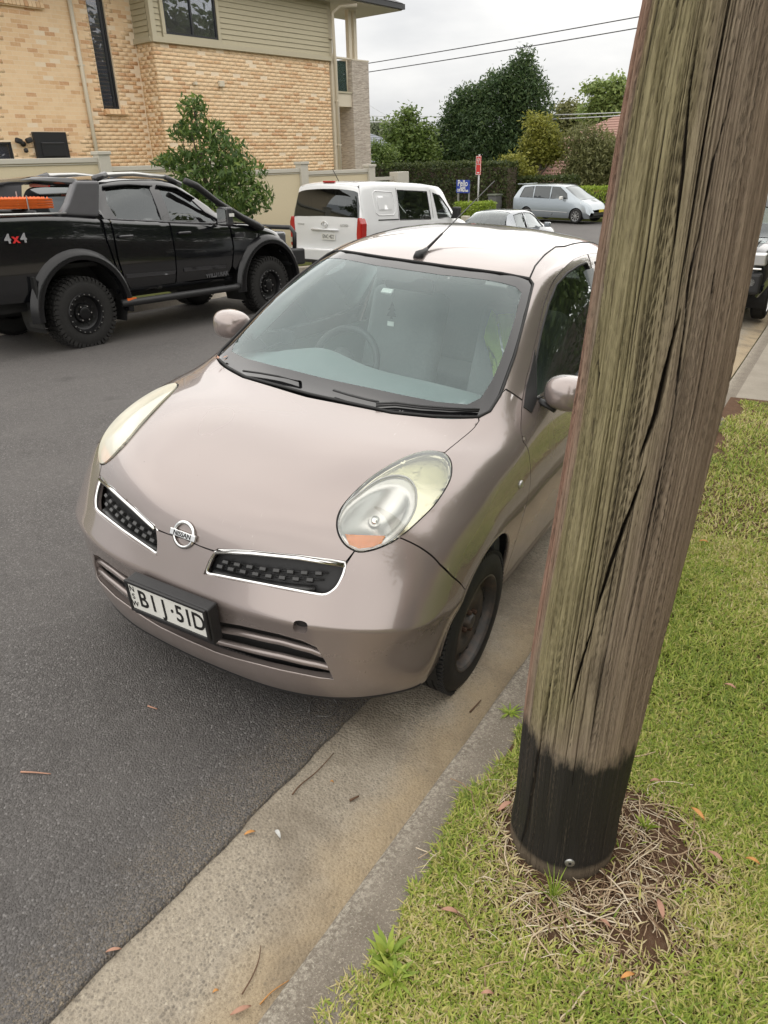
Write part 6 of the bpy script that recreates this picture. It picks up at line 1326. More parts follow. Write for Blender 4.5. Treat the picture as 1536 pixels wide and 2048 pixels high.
# bricks
BL, BH, BD = .2345, .0785, .0014
bricks = []     # (x, y, z, length, axis, owner)
for row_ in range(-8, 75):
    z = row_*.0862+.03
    off = .121 if row_ % 2 else 0.
    for k in range(-18, 60):
        x0 = k*.2415+off; x1 = x0+BL
        if x1 < ic and x0 > -4:
            segs = [(x0, x1)]
            for o in openL:
                if o[1]-.03 < z+BH/2 < o[3]+.0:
                    ns = []
                    for a, b in segs:
                        if b <= o[0]-.005 or a >= o[2]+.005: ns.append((a, b))
                        else:
                            if a < o[0]-.03: ns.append((a, o[0]-.008))
                            if b > o[2]+.03: ns.append((o[2]+.008, b))
                    segs = ns
            for a, b in segs: bricks.append((a, b, z, 0, 'L'))
        if z+BH < czb-.01:
            a, b = max(x0, ic), min(x1, rend)
            if b-a > .04: bricks.append((a, b, z, -W_, 'R'))
    if z+BH < czb-.01:
        y = -W_+(.0 if row_ % 2 else -.0)
        for a, b in ((0, .11), (.12, .35), (.36, .59), (.6, W_)) if row_ % 2 else ((0, .23), (.24, .47), (.48, W_)): bricks.append((a, b, z, 0, 'T'))
def brick_pix(bk):
    a, b, z, y, o = bk; p = np.array([(a+b)/2, y, z]) if o != 'T' else np.array([ic, -(a+b)/2, z]); w = np.array(MHO)[:3, :3]@p+np.array(MHO)[:3, 3]; d = w-CAM; dp = d@CF
    return (CX+FPX*(d@CR)/dp, CY-FPX*(d@CU)/dp, dp)
vis = []
for i, bk in enumerate(bricks):
    x, y, d = brick_pix(bk)
    if -60 < x < 760 and -60 < y < 345: vis.append((d, i, x, y))
bricks_vis = {i for _, i, _, _ in vis}
inb = sorted([(d, i) for d, i, x, y in vis if 0 < x < 700 and 0 < y < 315 and not (310 < x < 520 and y > 230)]); near = [i for d, i in inb[:600] if bricks[i][4] == 'L' and bricks[i][1]-bricks[i][0] > .2][:300]
nset = set(near); base_me = None
for i in near:
    a, b, z, y, o = bricks[i]
    if base_me is None:
        ob = MB().box((0, 0, 0), (BL, BD, BH)).build('brick', BRICKO, wl_); base_me = ob.data
    else: ob = bpy.data.objects.new('brick', base_me); COL.objects.link(ob); ob.parent = wl_
    ob.location = ((a+b)/2, y-BD/2+float(rng.normal(0, .0008)), z+BH/2); ob.scale = ((b-a)/BL, 1, 1)
V = []; F = []; RN = []
g_ = np.random.default_rng(3)
for i in bricks_vis-nset:
    a, b, z, y, o = bricks[i]; j = g_.normal(0, .0008)
    c, d = (((a+b)/2, y-BD/2+j, z+BH/2), (b-a, BD, BH)) if o != 'T' else ((ic-BD/2+j, -(a+b)/2, z+BH/2), (BD, b-a, BH))
    m = MB().box(c, d); k = len(V); V += m.v; F += [tuple(q+k for q in f) for f in m.f]; RN += [g_.uniform()]*8
bo = np_mesh('brickwork', np.array(V), np.array(F), BRICKA, HO, False, {'rnd': np.array(RN)}, nv=4); tag(bo, kind='stuff')
# windows, sills
def win(x0, x1, z0, z1, y, name, blind=None, mull=None, fw=.045):
    fr = MB()
    for c, d in ((((x0+x1)/2, y, z0+fw/2), (x1-x0, .06, fw)), (((x0+x1)/2, y, z1-fw/2), (x1-x0, .06, fw)), ((x0+fw/2, y, (z0+z1)/2), (fw, .058, z1-z0-2*fw)), ((x1-fw/2, y, (z0+z1)/2), (fw, .058, z1-z0-2*fw))): fr.box(c, d)
    if mull: fr.box((mull, y, (z0+z1)/2), (fw, .056, z1-z0-2*fw))
    o = fr.build(name, WINFR, HO); MB().box(((x0+x1)/2, y+.005, (z0+z1)/2), (x1-x0-.02, .006, z1-z0-.02)).build('window_pane', WGL, o)
    if blind: MB().box(((x0+x1)/2, y+.16, (z0+z1)/2), (x1-x0, .01, z1-z0)).build('window_blind', blind, o)
    return o
tw = win(tw0, tw1, tz0, 6.3, .08, 'tall_window', None, tw1-.10)
for k in range(30):
    z = tz0+.12+k*.085
    MB().box(((tw0+tw1)/2-.05, .13, z), (tw1-tw0-.1, .02, .07), np.array([[1, 0, 0], [0, .8, .6], [0, -.6, .8]])).build('louvre_slat', BLIND if k > 9 else CURT, tw)
for (x0, x1, z) in ((tw0-.02, tw1+.14, tz0), (2.0, HP(83, 10)[0], HP(60, 3)[1])):
    n = int((x1-x0)/.088)
    so = MB().box(((x0+x1)/2, -.02, z-.075), (x1-x0-.01, .12, .11)).build('sill_bed', MORTAR, HO)
    for k in range(n): MB().box((x0+(k+.5)*(x1-x0)/n, -.035, z-.07), ((x1-x0)/n-.009, .14, .115), np.array([[1, 0, 0], [0, .97, -.24], [0, .24, .97]])).build('sill_brick', BRICKO, so)
win(2.0, 3.0, HP(60, 1)[1]+.02, 6.4, .06, 'upper_window', CURT)
bx_o = MB().box(((bbx0+bbx1)/2, -.03, (bbz1+.6)/2), (bbx1-bbx0, .10, bbz1-.6)).build('meter_box', WINFR, HO); bevel(MB().box(((bbx0+bbx1)/2+.02, -.09, bbz1-.36), ((bbx1-bbx0)*.72, .03, .30)).build('meter_box_door', WINFR, bx_o), .01); MB().box(((bbx0+bbx1)/2, -.112, bbz1-.24), (.5, .012, .03)).build('meter_box_ledge', BLKPL, bx_o)
win(lwx1-1.2, lwx1, .6, lwz1, .05, 'lower_window', CURT)
# flood light
fx, fz = HP(45, 288); fl_ = MB().lathe([(0, .06), (.05, .05), (.06, 0)], (fx, -.02, fz), (0, -1, 0), 16).build('flood_light', BLKPL, HO, True)
for dx, dz in ((-.13, .06), (.11, .07)): bevel(MB().box((fx+dx, -.12, fz+dz), (.15, .10, .11), np.array([[.95, 0, .3*np.sign(dx)], [0, 1, 0], [-.3*np.sign(dx), 0, .95]])).build('lamp_head', BLKPL, fl_), .03, 3)
MB().lathe([(0, 0), (.045, .02), (.05, .08), (.02, .1)], (fx+.0, -.09, fz-.08), (0, -.2, -1), 14).build('sensor', BLKPL, fl_, True)
# downpipes
px_t, _ = HP(140, 0); px_b, _ = HP(186, 300); dpx = (px_t+px_b)/2
dp = MB().tube([(dpx, -.06, 6.3), (dpx, -.06, .2)], .048, 12).build('downpipe', CREAM, HO, True); MB().box((dpx, -.05, 3.9), (.15, .1, .03)).build('pipe_bracket', CREAM, dp)
d2x, _ = HP(676, 250, W_+.06); d2 = MB().tube([(d2x-.0, -W_-.07, .2), (d2x, -W_-.07, czb-.05), (d2x-.10, -W_-.14, czb+.18), (d2x-.12, -W_-.14, 5.62), (d2x+.05, -W_-.3, 5.78), (d2x+.5, -W_-.55, 5.83)], .05, 12).build('downpipe', CREAM, HO, True)
for z in (2.2, 3.4, 5.0): MB().box((d2x-(.12 if z > 4.6 else 0), -W_-.06, z), (.14, .12, .03)).build('pipe_bracket', CREAM, d2)
# weatherboards on the bay
cw0, cwz = HP(330, 68, W_); cw1, _ = HP(434, 78, W_); CZT = 6.0; bh = .118
cb = MB().box(((ic+rend)/2, -W_+.06, (czb+CZT)/2), (rend-ic+.02, .10, CZT-czb)).box((ic+.05, -W_/2, (czb+CZT)/2), (.10, W_, CZT-czb)).build('cladding_base', CLADT, HO)
k = 0; z = czb+.10
while z < CZT:
    for a, b in ([(ic+.10, rend-.0)] if z+bh < cwz-.10 else [(ic+.10, cw0-.11), (cw1+.11, rend)]):
        if b-a < .05: continue
        MB().prism([(0, 0), (-.038, .0), (-.016, bh-.004), (0, bh-.004)], (a, -W_, z), (0, 1, 0), (0, 0, 1), (1, 0, 0), b-a).build('weatherboard', CLAD, cb)
    MB().prism([(0, 0), (-.038, .0), (-.016, bh-.004), (0, bh-.004)], (ic, -W_+.09, z), (1, 0, 0), (0, 0, 1), (0, 1, 0), W_-.1).build('weatherboard', CLAD, cb)
    z += bh
MB().box((ic+.02, -W_-.02, (czb+CZT)/2), (.13, .13, CZT-czb)).build('corner_board', CLADT, cb); MB().box(((ic+rend)/2, -W_-.03, czb+.045), (rend-ic+.1, .12, .11)).build('skirt_board', CLADT, cb); MB().box((ic-.02, -W_/2, czb+.045), (.12, W_, .108)).build('skirt_board', CLADT, cb)
w2 = win(cw0, cw1, cwz, 6.0, -W_-.02, 'bay_window', CURT, (cw0+cw1)/2+.02)
tr_ = MB()
for c, d in ((((cw0+cw1)/2, -W_-.03, cwz-.05), (cw1-cw0+.2, .09, .09)), ((cw0-.05, -W_-.03, (cwz+6.)/2), (.09, .085, 6.-cwz)), ((cw1+.05, -W_-.03, (cwz+6.)/2), (.09, .085, 6.-cwz))): tr_.box(c, d)
tr_.build('window_trim', CLADT, w2)
for px, py, s in ((388, 167, .09), (440, 168, .17)):
    vx, vz = HP(px, py, W_); bevel(MB().box((vx, -W_-.05, vz), (s, .09, s*.8)).build('wall_vent', CREAM, HO), .012)
# corner board, portico with stone piers, balcony, eaves
cbx = rend+.0
MB().box((cbx+.17, -W_+.04, (czb)/2-.1), (.22, .14, czb+.6)).build('corner_trim', CREAM, HO); MB().box((cbx+.08, -W_+.05, (czb+CZT)/2), (.16, .12, CZT-czb)).build('corner_trim', CLADT, HO)
t = NT('stacked_stone'); co = t.coord('Object', (1, 1, 5.5)); v = t.node('TexVoronoi', Vector=co, Scale=7.5); c_ = t.node('SeparateColor', Color=v.outputs['Color']).outputs[0]
base = t.mix(c_, (.34, .29, .245), (.56, .50, .43)); base = t.mix(t.ramp(t.noise(t.coord(), 60, 4, .7), [(.4, 0), (.8, .5)]), base, (.52, .47, .40))
STONE = t.done(t.bsdf(base, .9, 0, t.bump(t.math('SUBTRACT', c_, t.voro(co, 7.5)), .5, .02), .2))
p0x = HP(703, 122, W_)[0]; p1x = HP(740, 250, W_)[0]; pin = HP(697, 240, W_)[0]; ptz = HP(715, 122, W_)[1]
pier = bevel(MB().box(((p0x+p1x)/2, -W_+.30, ptz/2-.4), (p1x-p0x, .62, ptz+.8)).build('stone_pier', STONE, HO), .012); MB().box(((p0x+p1x)/2, -W_+.30, ptz+.02), (p1x-p0x+.02, .64, .04)).build('pier_cap', CREAM, pier)
for dx in (.18, .42): MB().box((p0x+dx, -W_+.24, (ptz+5.85)/2), (.13, .13, 5.85-ptz)).build('balcony_post', CREAM, HO)
bz1 = HP(690, 187, W_)[1]; bz0 = HP(690, 213, W_)[1]; bmx = (cbx+.28+p0x)/2
MB().box((bmx, -W_+.2, (bz0+bz1)/2), (p0x-cbx-.28, .30, bz1-bz0)).build('balcony_beam', CREAM, HO); MB().box((bmx, -W_+.2, bz1+.03), (p0x-cbx-.26, .36, .05)).build('balcony_cap', CLADT, HO)
hz = HP(690, 116, W_)[1]; MB().tube([(cbx+.05, -W_+.12, hz), (p0x+.1, -W_+.12, hz)], .035, 8).build('handrail', CREAM, HO, True); MB().tube([(p0x-.10, -W_+.12, hz), (p0x-.10, -W_+.12, bz1+.05)], .02, 8).build('baluster', CREAM, HO, True)
BGL = glass_mat('balustrade_glass', (.80, .90, .88), .04, (.5, .6, .58), 0, 1.); MB().box((bmx-.08, -W_+.12, (bz1+hz)/2), (p0x-cbx-.40, .012, hz-bz1-.14)).build('glass_panel', BGL, HO)
MB().box((bmx+.12, .9, (bz1+hz)/2), (.22, .2, hz-bz1)).build('inner_pier', STONE, HO); MB().box((bmx, .35, bz0+.2), (2.2, 1.6, .12)).build('balcony_floor', SOFF, HO)
ROOFD = simple('roof_dark', (.055, .055, .062), .6, 0, .2, 30, .2)
sof = MB().box(((ic+p1x+.6)/2, -W_+.55, 5.92), (p1x+.75-ic+.6, 2.3, .05)).build('soffit', SOFF, HO)
MB().box(((ic+p1x+.6)/2, -W_-.63, 5.99), (p1x+.85-ic+.6, .12, .14)).build('gutter', WINFR, sof); MB().box((p1x+.80, -W_+.5, 5.99), (.12, 2.3, .14)).build('gutter', WINFR, sof); MB().box((p1x+.72, -W_+.5, 5.955), (.05, 2.25, .10)).build('fascia', SOFF, sof)
MB().prism([(-.72, 6.06), (2.0, 7.1), (2.0, 6.06)], (-4.0, -W_, 0), (0, 1, 0), (0, 0, 1), (1, 0, 0), p1x+4.9).build('roof', ROOFD, HO); MB().box((.4, .35, 6.45), (9.2, .9, .1)).build('soffit', SOFF, HO)
MB().box((4.0, 3.0, 2.8), (16., 5.2, 7.0)).build('house_core', CREAM, HO) if False else None
MB().box((3.6, 2.6, 3.0), (15.6, .12, 7.2)).build('rear_wall', MORTAR, HO); MB().box((rend-.06, 1.0, 3.0), (.12, 3.2, 7.2)).build('end_wall', MORTAR, HO); MB().box((-4., 1.3, 3.), (.12, 2.6, 7.2)).build('end_wall', MORTAR, HO)
# ================================================================ boundary fence
FP0 = np.array([-10.8, 8., 0.]); 
def FPx(px, py): q = on_plane(px, py, FP0, HB_); return float((q-FP0)@HA_), float(q[2])
MFE = Matrix([[HA_[0], -HB_[0], 0, FP0[0]], [HA_[1], -HB_[1], 0, FP0[1]], [0, 0, 1, 0], [0, 0, 0, 1]])
FE = thing('boundary_fence', 'cream panel fence with capped posts stepping down in front of the brick house', 'fence', mat=MFE)
FPAN = simple('fence_panel_cream', (.60, .52, .36), .7, 0, .1, 90, .06); FPOST = simple('fence_post_grey', (.50, .475, .41), .6, 0, .08, 60, .06)
runs = [(-6.6, -2.9, 2.05), (-2.66, .66, 1.93), (.90, 3.4, 1.77), (3.6, 5.93, 1.62), (6.17, 8.44, 1.55)]; posts = [(-2.78, 2.12), (.78, 2.0), (3.5, 1.84), (6.05, 1.73), (8.56, 1.62)]
for x0, x1, zt in runs:
    pn_ = MB().box(((x0+x1)/2, 0, (zt-1.2)/2), (x1-x0, .05, zt+1.2)).build('fence_panel', FPAN, FE)
    bevel(MB().box(((x0+x1)/2, -.005, zt-.035), (x1-x0, .10, .085)).build('panel_cap', FPOST, pn_), .008); MB().box(((x0+x1)/2, -.035, zt-.10), (x1-x0, .02, .012)).build('cap_strip', FPOST, pn_)  # thin strip below the cap, in the post colour
for x, zt in posts:
    po = bevel(MB().box((x, 0, (zt-1.3)/2), (.24, .20, zt+1.3)).build('fence_post', FPOST, FE), .008); bevel(MB().box((x, 0, zt+.01), (.29, .25, .06)).build('post_cap', FPOST, po), .01)
# slatted gate and pier beyond the fence
SG = thing('slatted_gate', 'pale slatted gate with a square pier at the end of the cream fence', 'gate', mat=MFE)
for k in range(6): MB().box((9.16, .0, 1.30-k*.115), (.84, .03, .085)).build('slat', FPOST, SG)
bevel(MB().box((9.83, 0, .2), (.50, .3, 2.5)).build('gate_pier', FPOST, SG), .01); MB().box((8.76, 0, .4), (.06, .06, 1.9)).build('gate_post', FPOST, SG)
# ================================================================ plants
def leaf_mat(name, c0, c1, c2, tr=.35):
    t = NT(name); a = t.attr('rnd'); base = t.ramp(a, [(0, c0), (.55, c1), (1, c2)]); s1 = t.bsdf(base, .48, 0, None, .35); tl = t.node('BsdfTranslucent', Color=base)
    return t.done(t.node('MixShader', i0=tr, i1=s1, i2=tl.outputs[0]).outputs[0])
LF = {'dark': leaf_mat('leaf_conifer', (0.032, 0.061, 0.026), (0.065, 0.109, 0.041), (0.123, 0.167, 0.058)), 'mid': leaf_mat('leaf_mid', (0.065, 0.109, 0.026), (0.123, 0.181, 0.043), (0.217, 0.275, 0.080)),
      'tree': leaf_mat('leaf_small_tree', (0.041, 0.080, 0.023), (0.094, 0.160, 0.038), (0.232, 0.304, 0.072)), 'olive': leaf_mat('leaf_olive', (0.102, 0.113, 0.041), (0.181, 0.189, 0.072), (0.275, 0.268, 0.116)),
      'yel': leaf_mat('leaf_yellow_green', (0.123, 0.138, 0.023), (0.232, 0.239, 0.043), (0.377, 0.362, 0.080)), 'lime': leaf_mat('leaf_lime', (0.145, 0.217, 0.022), (0.275, 0.377, 0.043), (0.464, 0.551, 0.102)),
      'hedge': leaf_mat('leaf_dark_hedge', (0.029, 0.049, 0.017), (0.065, 0.087, 0.026), (0.123, 0.145, 0.043)), 'light': leaf_mat('leaf_light', (0.131, 0.181, 0.051), (0.217, 0.290, 0.087), (0.348, 0.420, 0.145)), 'far': leaf_mat('leaf_far', (0.123, 0.145, 0.087), (0.174, 0.203, 0.123), (0.246, 0.268, 0.174)), 'red': leaf_mat('leaf_red', (0.232, 0.043, 0.043), (0.377, 0.102, 0.087), (0.435, 0.189, 0.116))}
BARK = simple('bark_brown', (.075, .055, .04), .9, 0, .7, 40, .35); BARKG = simple('bark_grey', (.15, .125, .10), .9, 0, .6, 40, .3)
def crown(name, parent, mat, lobes, n, size, aspect=.45, droop=0., seed=0, shell=.55, clump=0., up=0.):
    """leaves spread through ellipsoid lobes (cx,cy,cz,rx,ry,rz)"""
    g = np.random.default_rng(seed); L = np.array(lobes, float); vol = L[:, 3]*L[:, 4]*L[:, 5]; vol = vol**.75; k = g.choice(len(L), n, p=vol/vol.sum())
    d = g.normal(0, 1, (n, 3)); d /= np.linalg.norm(d, axis=1, keepdims=True); r = (shell+(1-shell)*g.uniform(0, 1, n))**(1/1.3)
    r = np.minimum(r, 1.)*(.78+.34*fbm(d[:, 0]*2.4+k*3.1, d[:, 1]*2.4, d[:, 2]*2.4, 3, seed+5))
    P_ = L[k, :3]+d*r[:, None]*L[k, 3:]
    if clump:
        m = max(8, int(n/clump)); ci = g.integers(0, m, n); cc = P_[:m][ci]; P_ = cc+(P_-L[k, :3])*0+g.normal(0, 1, (n, 3))*size*1.05*np.array([1, 1, .8])
    ax = g.normal(0, 1, (n, 3)); ax[:, 2] = ax[:, 2]*.6-droop+up; ax /= np.linalg.norm(ax, axis=1, keepdims=True)
    b = np.cross(ax, g.normal(0, 1, (n, 3))); b /= np.linalg.norm(b, axis=1, keepdims=True); s = size*g.uniform(.6, 1.35, n)[:, None]; w = s*aspect*.5
    nn = np.cross(ax, b)
    V = np.stack([P_-ax*s*.5, P_-ax*s*.05+b*w+nn*s*.06, P_+ax*s*.5, P_-ax*s*.05-b*w+nn*s*.06], 1); i = np.arange(n)[:, None]*4
    F = np.concatenate([i+[0, 1, 2], i+[0, 2, 3]]).reshape(-1, 3)
    rv = np.clip(g.uniform(0, 1, n)*.6+.4*fbm(P_[:, 0]*.9, P_[:, 1]*.9, P_[:, 2]*.9, 3, seed+9)+.12*g.normal(0, 1, n), 0, 1)
    return np_mesh(name, V.reshape(-1, 3), F, mat, parent, False, {'rnd': np.repeat(rv, 4)})
def limb(mb, a, b, r0, r1, g, n=5, wob=.06):
    a = np.array(a, float); b = np.array(b, float); L = np.linalg.norm(b-a); pts = [a+(b-a)*k/n+(g.normal(0, wob*L, 3)*(0 < k < n)) for k in range(n+1)]; mb.tube(pts, [r0+(r1-r0)*k/n for k in range(n+1)], 7); return pts
def tree(name, label, base, lobes, n, size, mat, trunk_r, cat='tree', group=None, seed=1, aspect=.45, droop=0., shell=.5, clump=0., bark=None, limbs=6, up=0.):
    """lobes relative to the base"""
    T_ = thing(name, label, cat, base, 0, group); g = np.random.default_rng(seed); mb = MB(); L = sorted(lobes, key=lambda l: -l[2]); top = L[0]
    pts = limb(mb, (0, 0, -.15), (top[0]*.9, top[1]*.9, top[2]), trunk_r, trunk_r*.3, g, 6, .012)
    for l in L[:limbs]: limb(mb, pts[2 if l[2] > top[2]*.5 else 1], (l[0], l[1], l[2]), trunk_r*.5, trunk_r*.12, g, 4, .05)
    mb.build('trunk', bark or BARK, T_, True)
    crown('crown', T_, mat, lobes, n, size, aspect, droop, seed, shell, clump, up); return T_
def pw(px, py, y): r = ray(px, py); return CAM+r*((y-CAM[1])/r[1])
def lobes_px(L, y, base, depth=.8):
    """photo ellipses (px, py, rx, ry) on the plane y -> lobes relative to base"""
    out = []
    for px, py, rx, ry in L:
        c = pw(px, py, y); e = pw(px+rx, py, y); f = pw(px, py-ry, y); out.append((c[0]-base[0], c[1]-base[1], c[2]-base[2], abs(e[0]-c[0]), abs(e[0]-c[0])*depth, abs(f[2]-c[2])))
    return out
def gpt(px, y, f): p = pw(px, 400, y); return np.array([p[0], y, float(f(p[0], y))])
# small tree on the far verge in front of the fence
yb = 9.2; b0 = gpt(430, yb, vergeL_z)
tree('street_tree', 'small leafy street tree on the grass between the black truck and cream fence', b0, lobes_px([(385, 215, 26, 34), (365, 265, 26, 28), (415, 262, 36, 34), (445, 305, 46, 42), (372, 322, 48, 34), (335, 322, 26, 16), (480, 345, 44, 44), (420, 360, 58, 44), (500, 395, 46, 42), (450, 420, 60, 44), (385, 385, 36, 40)], yb, b0, .9), 5200, .135, LF['tree'], .05, seed=3, aspect=.30, droop=.9, shell=.25)
# trees beyond the cross street, placed behind the far verge
def far_tree(name, label, pxbase, y, L, n, size, mat, tr, **kw):
    b = gpt(pxbase, y, lambda x, y_: slope(y_)+.25); return tree(name, label, b, lobes_px(L, y, b, kw.pop('depth', .8)), n, size, LF[mat], tr, **kw)
far_tree('conifer_tree', 'tall dense dark green conifer, the tallest tree beyond the intersection', 1000, 46, [(1048, 125, 20, 26), (1040, 165, 42, 46), (1000, 190, 52, 44), (1060, 205, 44, 50), (945, 205, 44, 34), (925, 235, 40, 38), (985, 250, 70, 50), (1060, 265, 50, 46), (905, 275, 40, 44), (960, 300, 76, 46), (1040, 310, 60, 40), (900, 310, 44, 40)], 56000, .25, 'dark', .3, seed=4, aspect=.34, shell=.6, up=.6, clump=14.)
far_tree('broadleaf_tree', 'rounded mid green tree left of the dark conifer', 815, 42, [(818, 232, 16, 18), (800, 262, 30, 28), (838, 268, 30, 28), (815, 300, 46, 34), (790, 310, 30, 28), (850, 305, 30, 30)], 9000, .24, 'mid', .16, seed=5, aspect=.5, shell=.45, clump=6.)
far_tree('feathery_tree', 'yellow green feathery tree with several bare stems right of the conifer', 1072, 41, [(1075, 250, 22, 24), (1095, 275, 26, 26), (1062, 285, 20, 22), (1085, 305, 30, 22), (1112, 300, 22, 26), (1060, 315, 18, 16)], 6500, .22, 'yel', .13, seed=6, aspect=.35, shell=.25, clump=8., bark=BARKG)
far_tree('yellow_shrub', 'yellow green rounded shrub below the dark conifer', 1025, 39, [(1022, 330, 26, 20), (1005, 352, 30, 20), (1045, 352, 26, 22), (1020, 378, 40, 24)], 6500, .18, 'yel', .08, cat='shrub', seed=7, aspect=.55, shell=.45, clump=6.)
far_tree('weeping_shrub', 'large olive drooping shrub behind the bright clipped hedge', 1185, 41, [(1170, 285, 44, 32), (1215, 300, 36, 32), (1180, 325, 58, 34), (1225, 345, 34, 36), (1160, 355, 44, 32), (1200, 370, 50, 28)], 15000, .24, 'olive', .12, cat='shrub', seed=8, aspect=.28, shell=.35, droop=.9, clump=7.)
far_tree('open_tree', 'tall open crowned light green tree on the skyline beside the pole', 1215, 60, [(1190, 180, 22, 18), (1232, 172, 26, 18), (1210, 205, 30, 22), (1250, 200, 22, 22), (1180, 225, 24, 14), (1230, 232, 34, 16)], 5200, .30, 'light', .26, seed=9, aspect=.6, shell=.25, clump=16., bark=BARKG, limbs=8)
far_tree('pale_tree', 'pale olive tree top between the conifer and the open tree', 1140, 66, [(1135, 225, 26, 20), (1165, 240, 32, 22), (1120, 255, 22, 22), (1200, 250, 40, 24), (1150, 270, 50, 24)], 9000, .36, 'olive', .2, seed=10, aspect=.5, shell=.4, clump=6.)
far_tree('distant_tree', 'hazy grey green treetops behind the grey tiled roof', 760, 85, [(748, 258, 16, 12), (775, 256, 18, 12), (765, 275, 40, 16)], 4000, .4, 'far', .2, seed=11, aspect=.6, shell=.4, clump=5.)
far_tree('garden_shrub', 'grey green shrub beside the stone pier below the grey roof', 760, 37, [(752, 300, 16, 18), (770, 312, 24, 18), (700, 300, 14, 34)], 3500, .16, 'mid', .05, cat='shrub', seed=12, aspect=.45, shell=.4, clump=5.)
far_tree('red_shrub', 'small red leaved shrub above the bright hedge', 1200, 39.5, [(1200, 384, 16, 8), (1188, 388, 10, 6)], 900, .13, 'red', .03, cat='shrub', seed=13, aspect=.45, shell=.3)
def hedge(name, label, p0, p1, depth, h, n, size, mat, seed, zf, group=None, jag=.06):
    p0 = np.array(p0, float); p1 = np.array(p1, float); d = p1-p0; L = np.linalg.norm(d); d /= L; nrm_ = np.array([-d[1], d[0]]); T_ = thing(name, label, 'hedge', (p0[0], p0[1], float(zf(*p0))), 0, group); g = np.random.default_rng(seed)
    # leaves on the surfaces of the clipped box
    A = np.array([L*h, L*h, L*depth, depth*h*2]); k = g.choice(4, n, p=A/A.sum()); s = g.uniform(0, L, n); v = g.uniform(0, depth, n); z = g.uniform(0, h, n)
    v = np.where(k == 0, 0, np.where(k == 1, depth, v)); z = np.where(k == 2, h, z); s = np.where(k == 3, np.where(g.uniform(0, 1, n) < .5, 0, L), s)
    b = (fbm(s*1.4, z*1.4+v, 0, 4, seed)-.5)*4*jag; v += np.where(k == 0, -b, np.where(k == 1, b, 0))+g.normal(0, size*.35, n); z += np.where(k == 2, b, 0)+g.normal(0, size*.3, n); z0 = zf(p0[0]+d[0]*s, p0[1]+d[1]*s)-zf(*p0)
    P_ = np.stack([d[0]*s+nrm_[0]*v, d[1]*s+nrm_[1]*v, z+z0], -1); ax = g.normal(0, 1, (n, 3)); ax /= np.linalg.norm(ax, axis=1, keepdims=True); bb = np.cross(ax, g.normal(0, 1, (n, 3))); bb /= np.linalg.norm(bb, axis=1, keepdims=True); S_ = size*g.uniform(.6, 1.3, n)[:, None]
    V = np.stack([P_-ax*S_*.5, P_+bb*S_*.28, P_+ax*S_*.5, P_-bb*S_*.28], 1); i = np.arange(n)[:, None]*4
    np_mesh('foliage', V.reshape(-1, 3), np.concatenate([i+[0, 1, 2], i+[0, 2, 3]]).reshape(-1, 3), LF[mat], T_, False, {'rnd': np.repeat(np.clip(g.uniform(0, 1, n)*.7+.3*fbm(s*2, z*2, v, 3, seed), 0, 1), 4)})
    core = MB(); m = max(2, int(L/1.5))
    for q in range(m):
        s0 = (q+.5)*L/m; c = d*s0+nrm_*depth/2; core.box((c[0], c[1], h/2-.12+float(zf(*(p0+d*s0))-zf(*p0))), (L/m+.02, depth-.24, h-.24), (np.array([d[0], d[1], 0]), np.array([nrm_[0], nrm_[1], 0]), np.array([0, 0, 1.])))
    core.build('branch_core', BARK, T_); return T_
zfar = lambda x, y: slope(y)+.25
def hpx(px, y): p = pw(px, 380, y); return (p[0], y)
hedge('clipped_hedge', 'tall dark clipped hedge behind the blue sale sign', hpx(700, 40.5), hpx(1010, 36.8), 1.0, 2.35, 22000, .15, 'hedge', 21, zfar)
hedge('clipped_hedge', 'bright lime green clipped hedge behind the silver people mover', hpx(1140, 37.6), hpx(1300, 36.0), .9, 1.15, 9000, .10, 'lime', 22, zfar)
hedge('clipped_hedge', 'dark green foliage mass behind the people mover, left of the bright hedge', hpx(1000, 38.0), hpx(1145, 37.8), .9, 1.6, 9000, .14, 'hedge', 23, zfar)
zv = lambda x, y: vergeL_z(x, y)
p_ = pw(893, 400, 23.0); q_ = pw(958, 400, 22.6)
hedge('low_hedge', 'low lime green hedge under the blue sale sign beside the slatted wall', (p_[0], 23.6), (q_[0], 22.9), .6, 1.0, 7000, .075, 'lime', 24, lambda x, y: slope(y)+.30)
# greenery on the near side that the hatchback's flank reflects
hedge('garden_hedge', 'dense green garden hedge along the near footpath, mirrored in the hatchback door glass', (7.2, -3.), (6.4, 34.), 1.2, 2.2, 14000, .16, 'hedge', 25, lambda x, y: slope(y)+.12)
for k, (x, y, s_) in enumerate(((9.4, -2.0, 1.4), (9.6, 4.5, 1.5), (9.6, 11.0, 1.6), (9.0, 18.0, 1.7), (8.8, 25.0, 1.8), (8.6, 32.5, 1.9), (9.0, 41.0, 2.1))):
    tree('garden_tree', 'leafy garden tree behind the near hedge, %s along the street' % ('nearest the camera', 'second', 'third', 'fourth', 'fifth', 'sixth', 'farthest')[k], (x, y, float(slope(y))+.15), [(0, 0, 4.4*s_, 2.0*s_, 2.3*s_, 1.3*s_), (.6, 1.2, 3.2*s_, 1.6*s_, 1.8*s_, 1.1*s_), (-.4, -1.2, 3.1*s_, 1.6*s_, 1.8*s_, 1.1*s_), (0, 0, 2.2*s_, 1.5*s_, 2.2*s_, .9*s_)], 6000, .5, LF['mid'], .18, group='garden trees behind the near hedge', seed=30+k, aspect=.6, shell=.4, clump=6.)
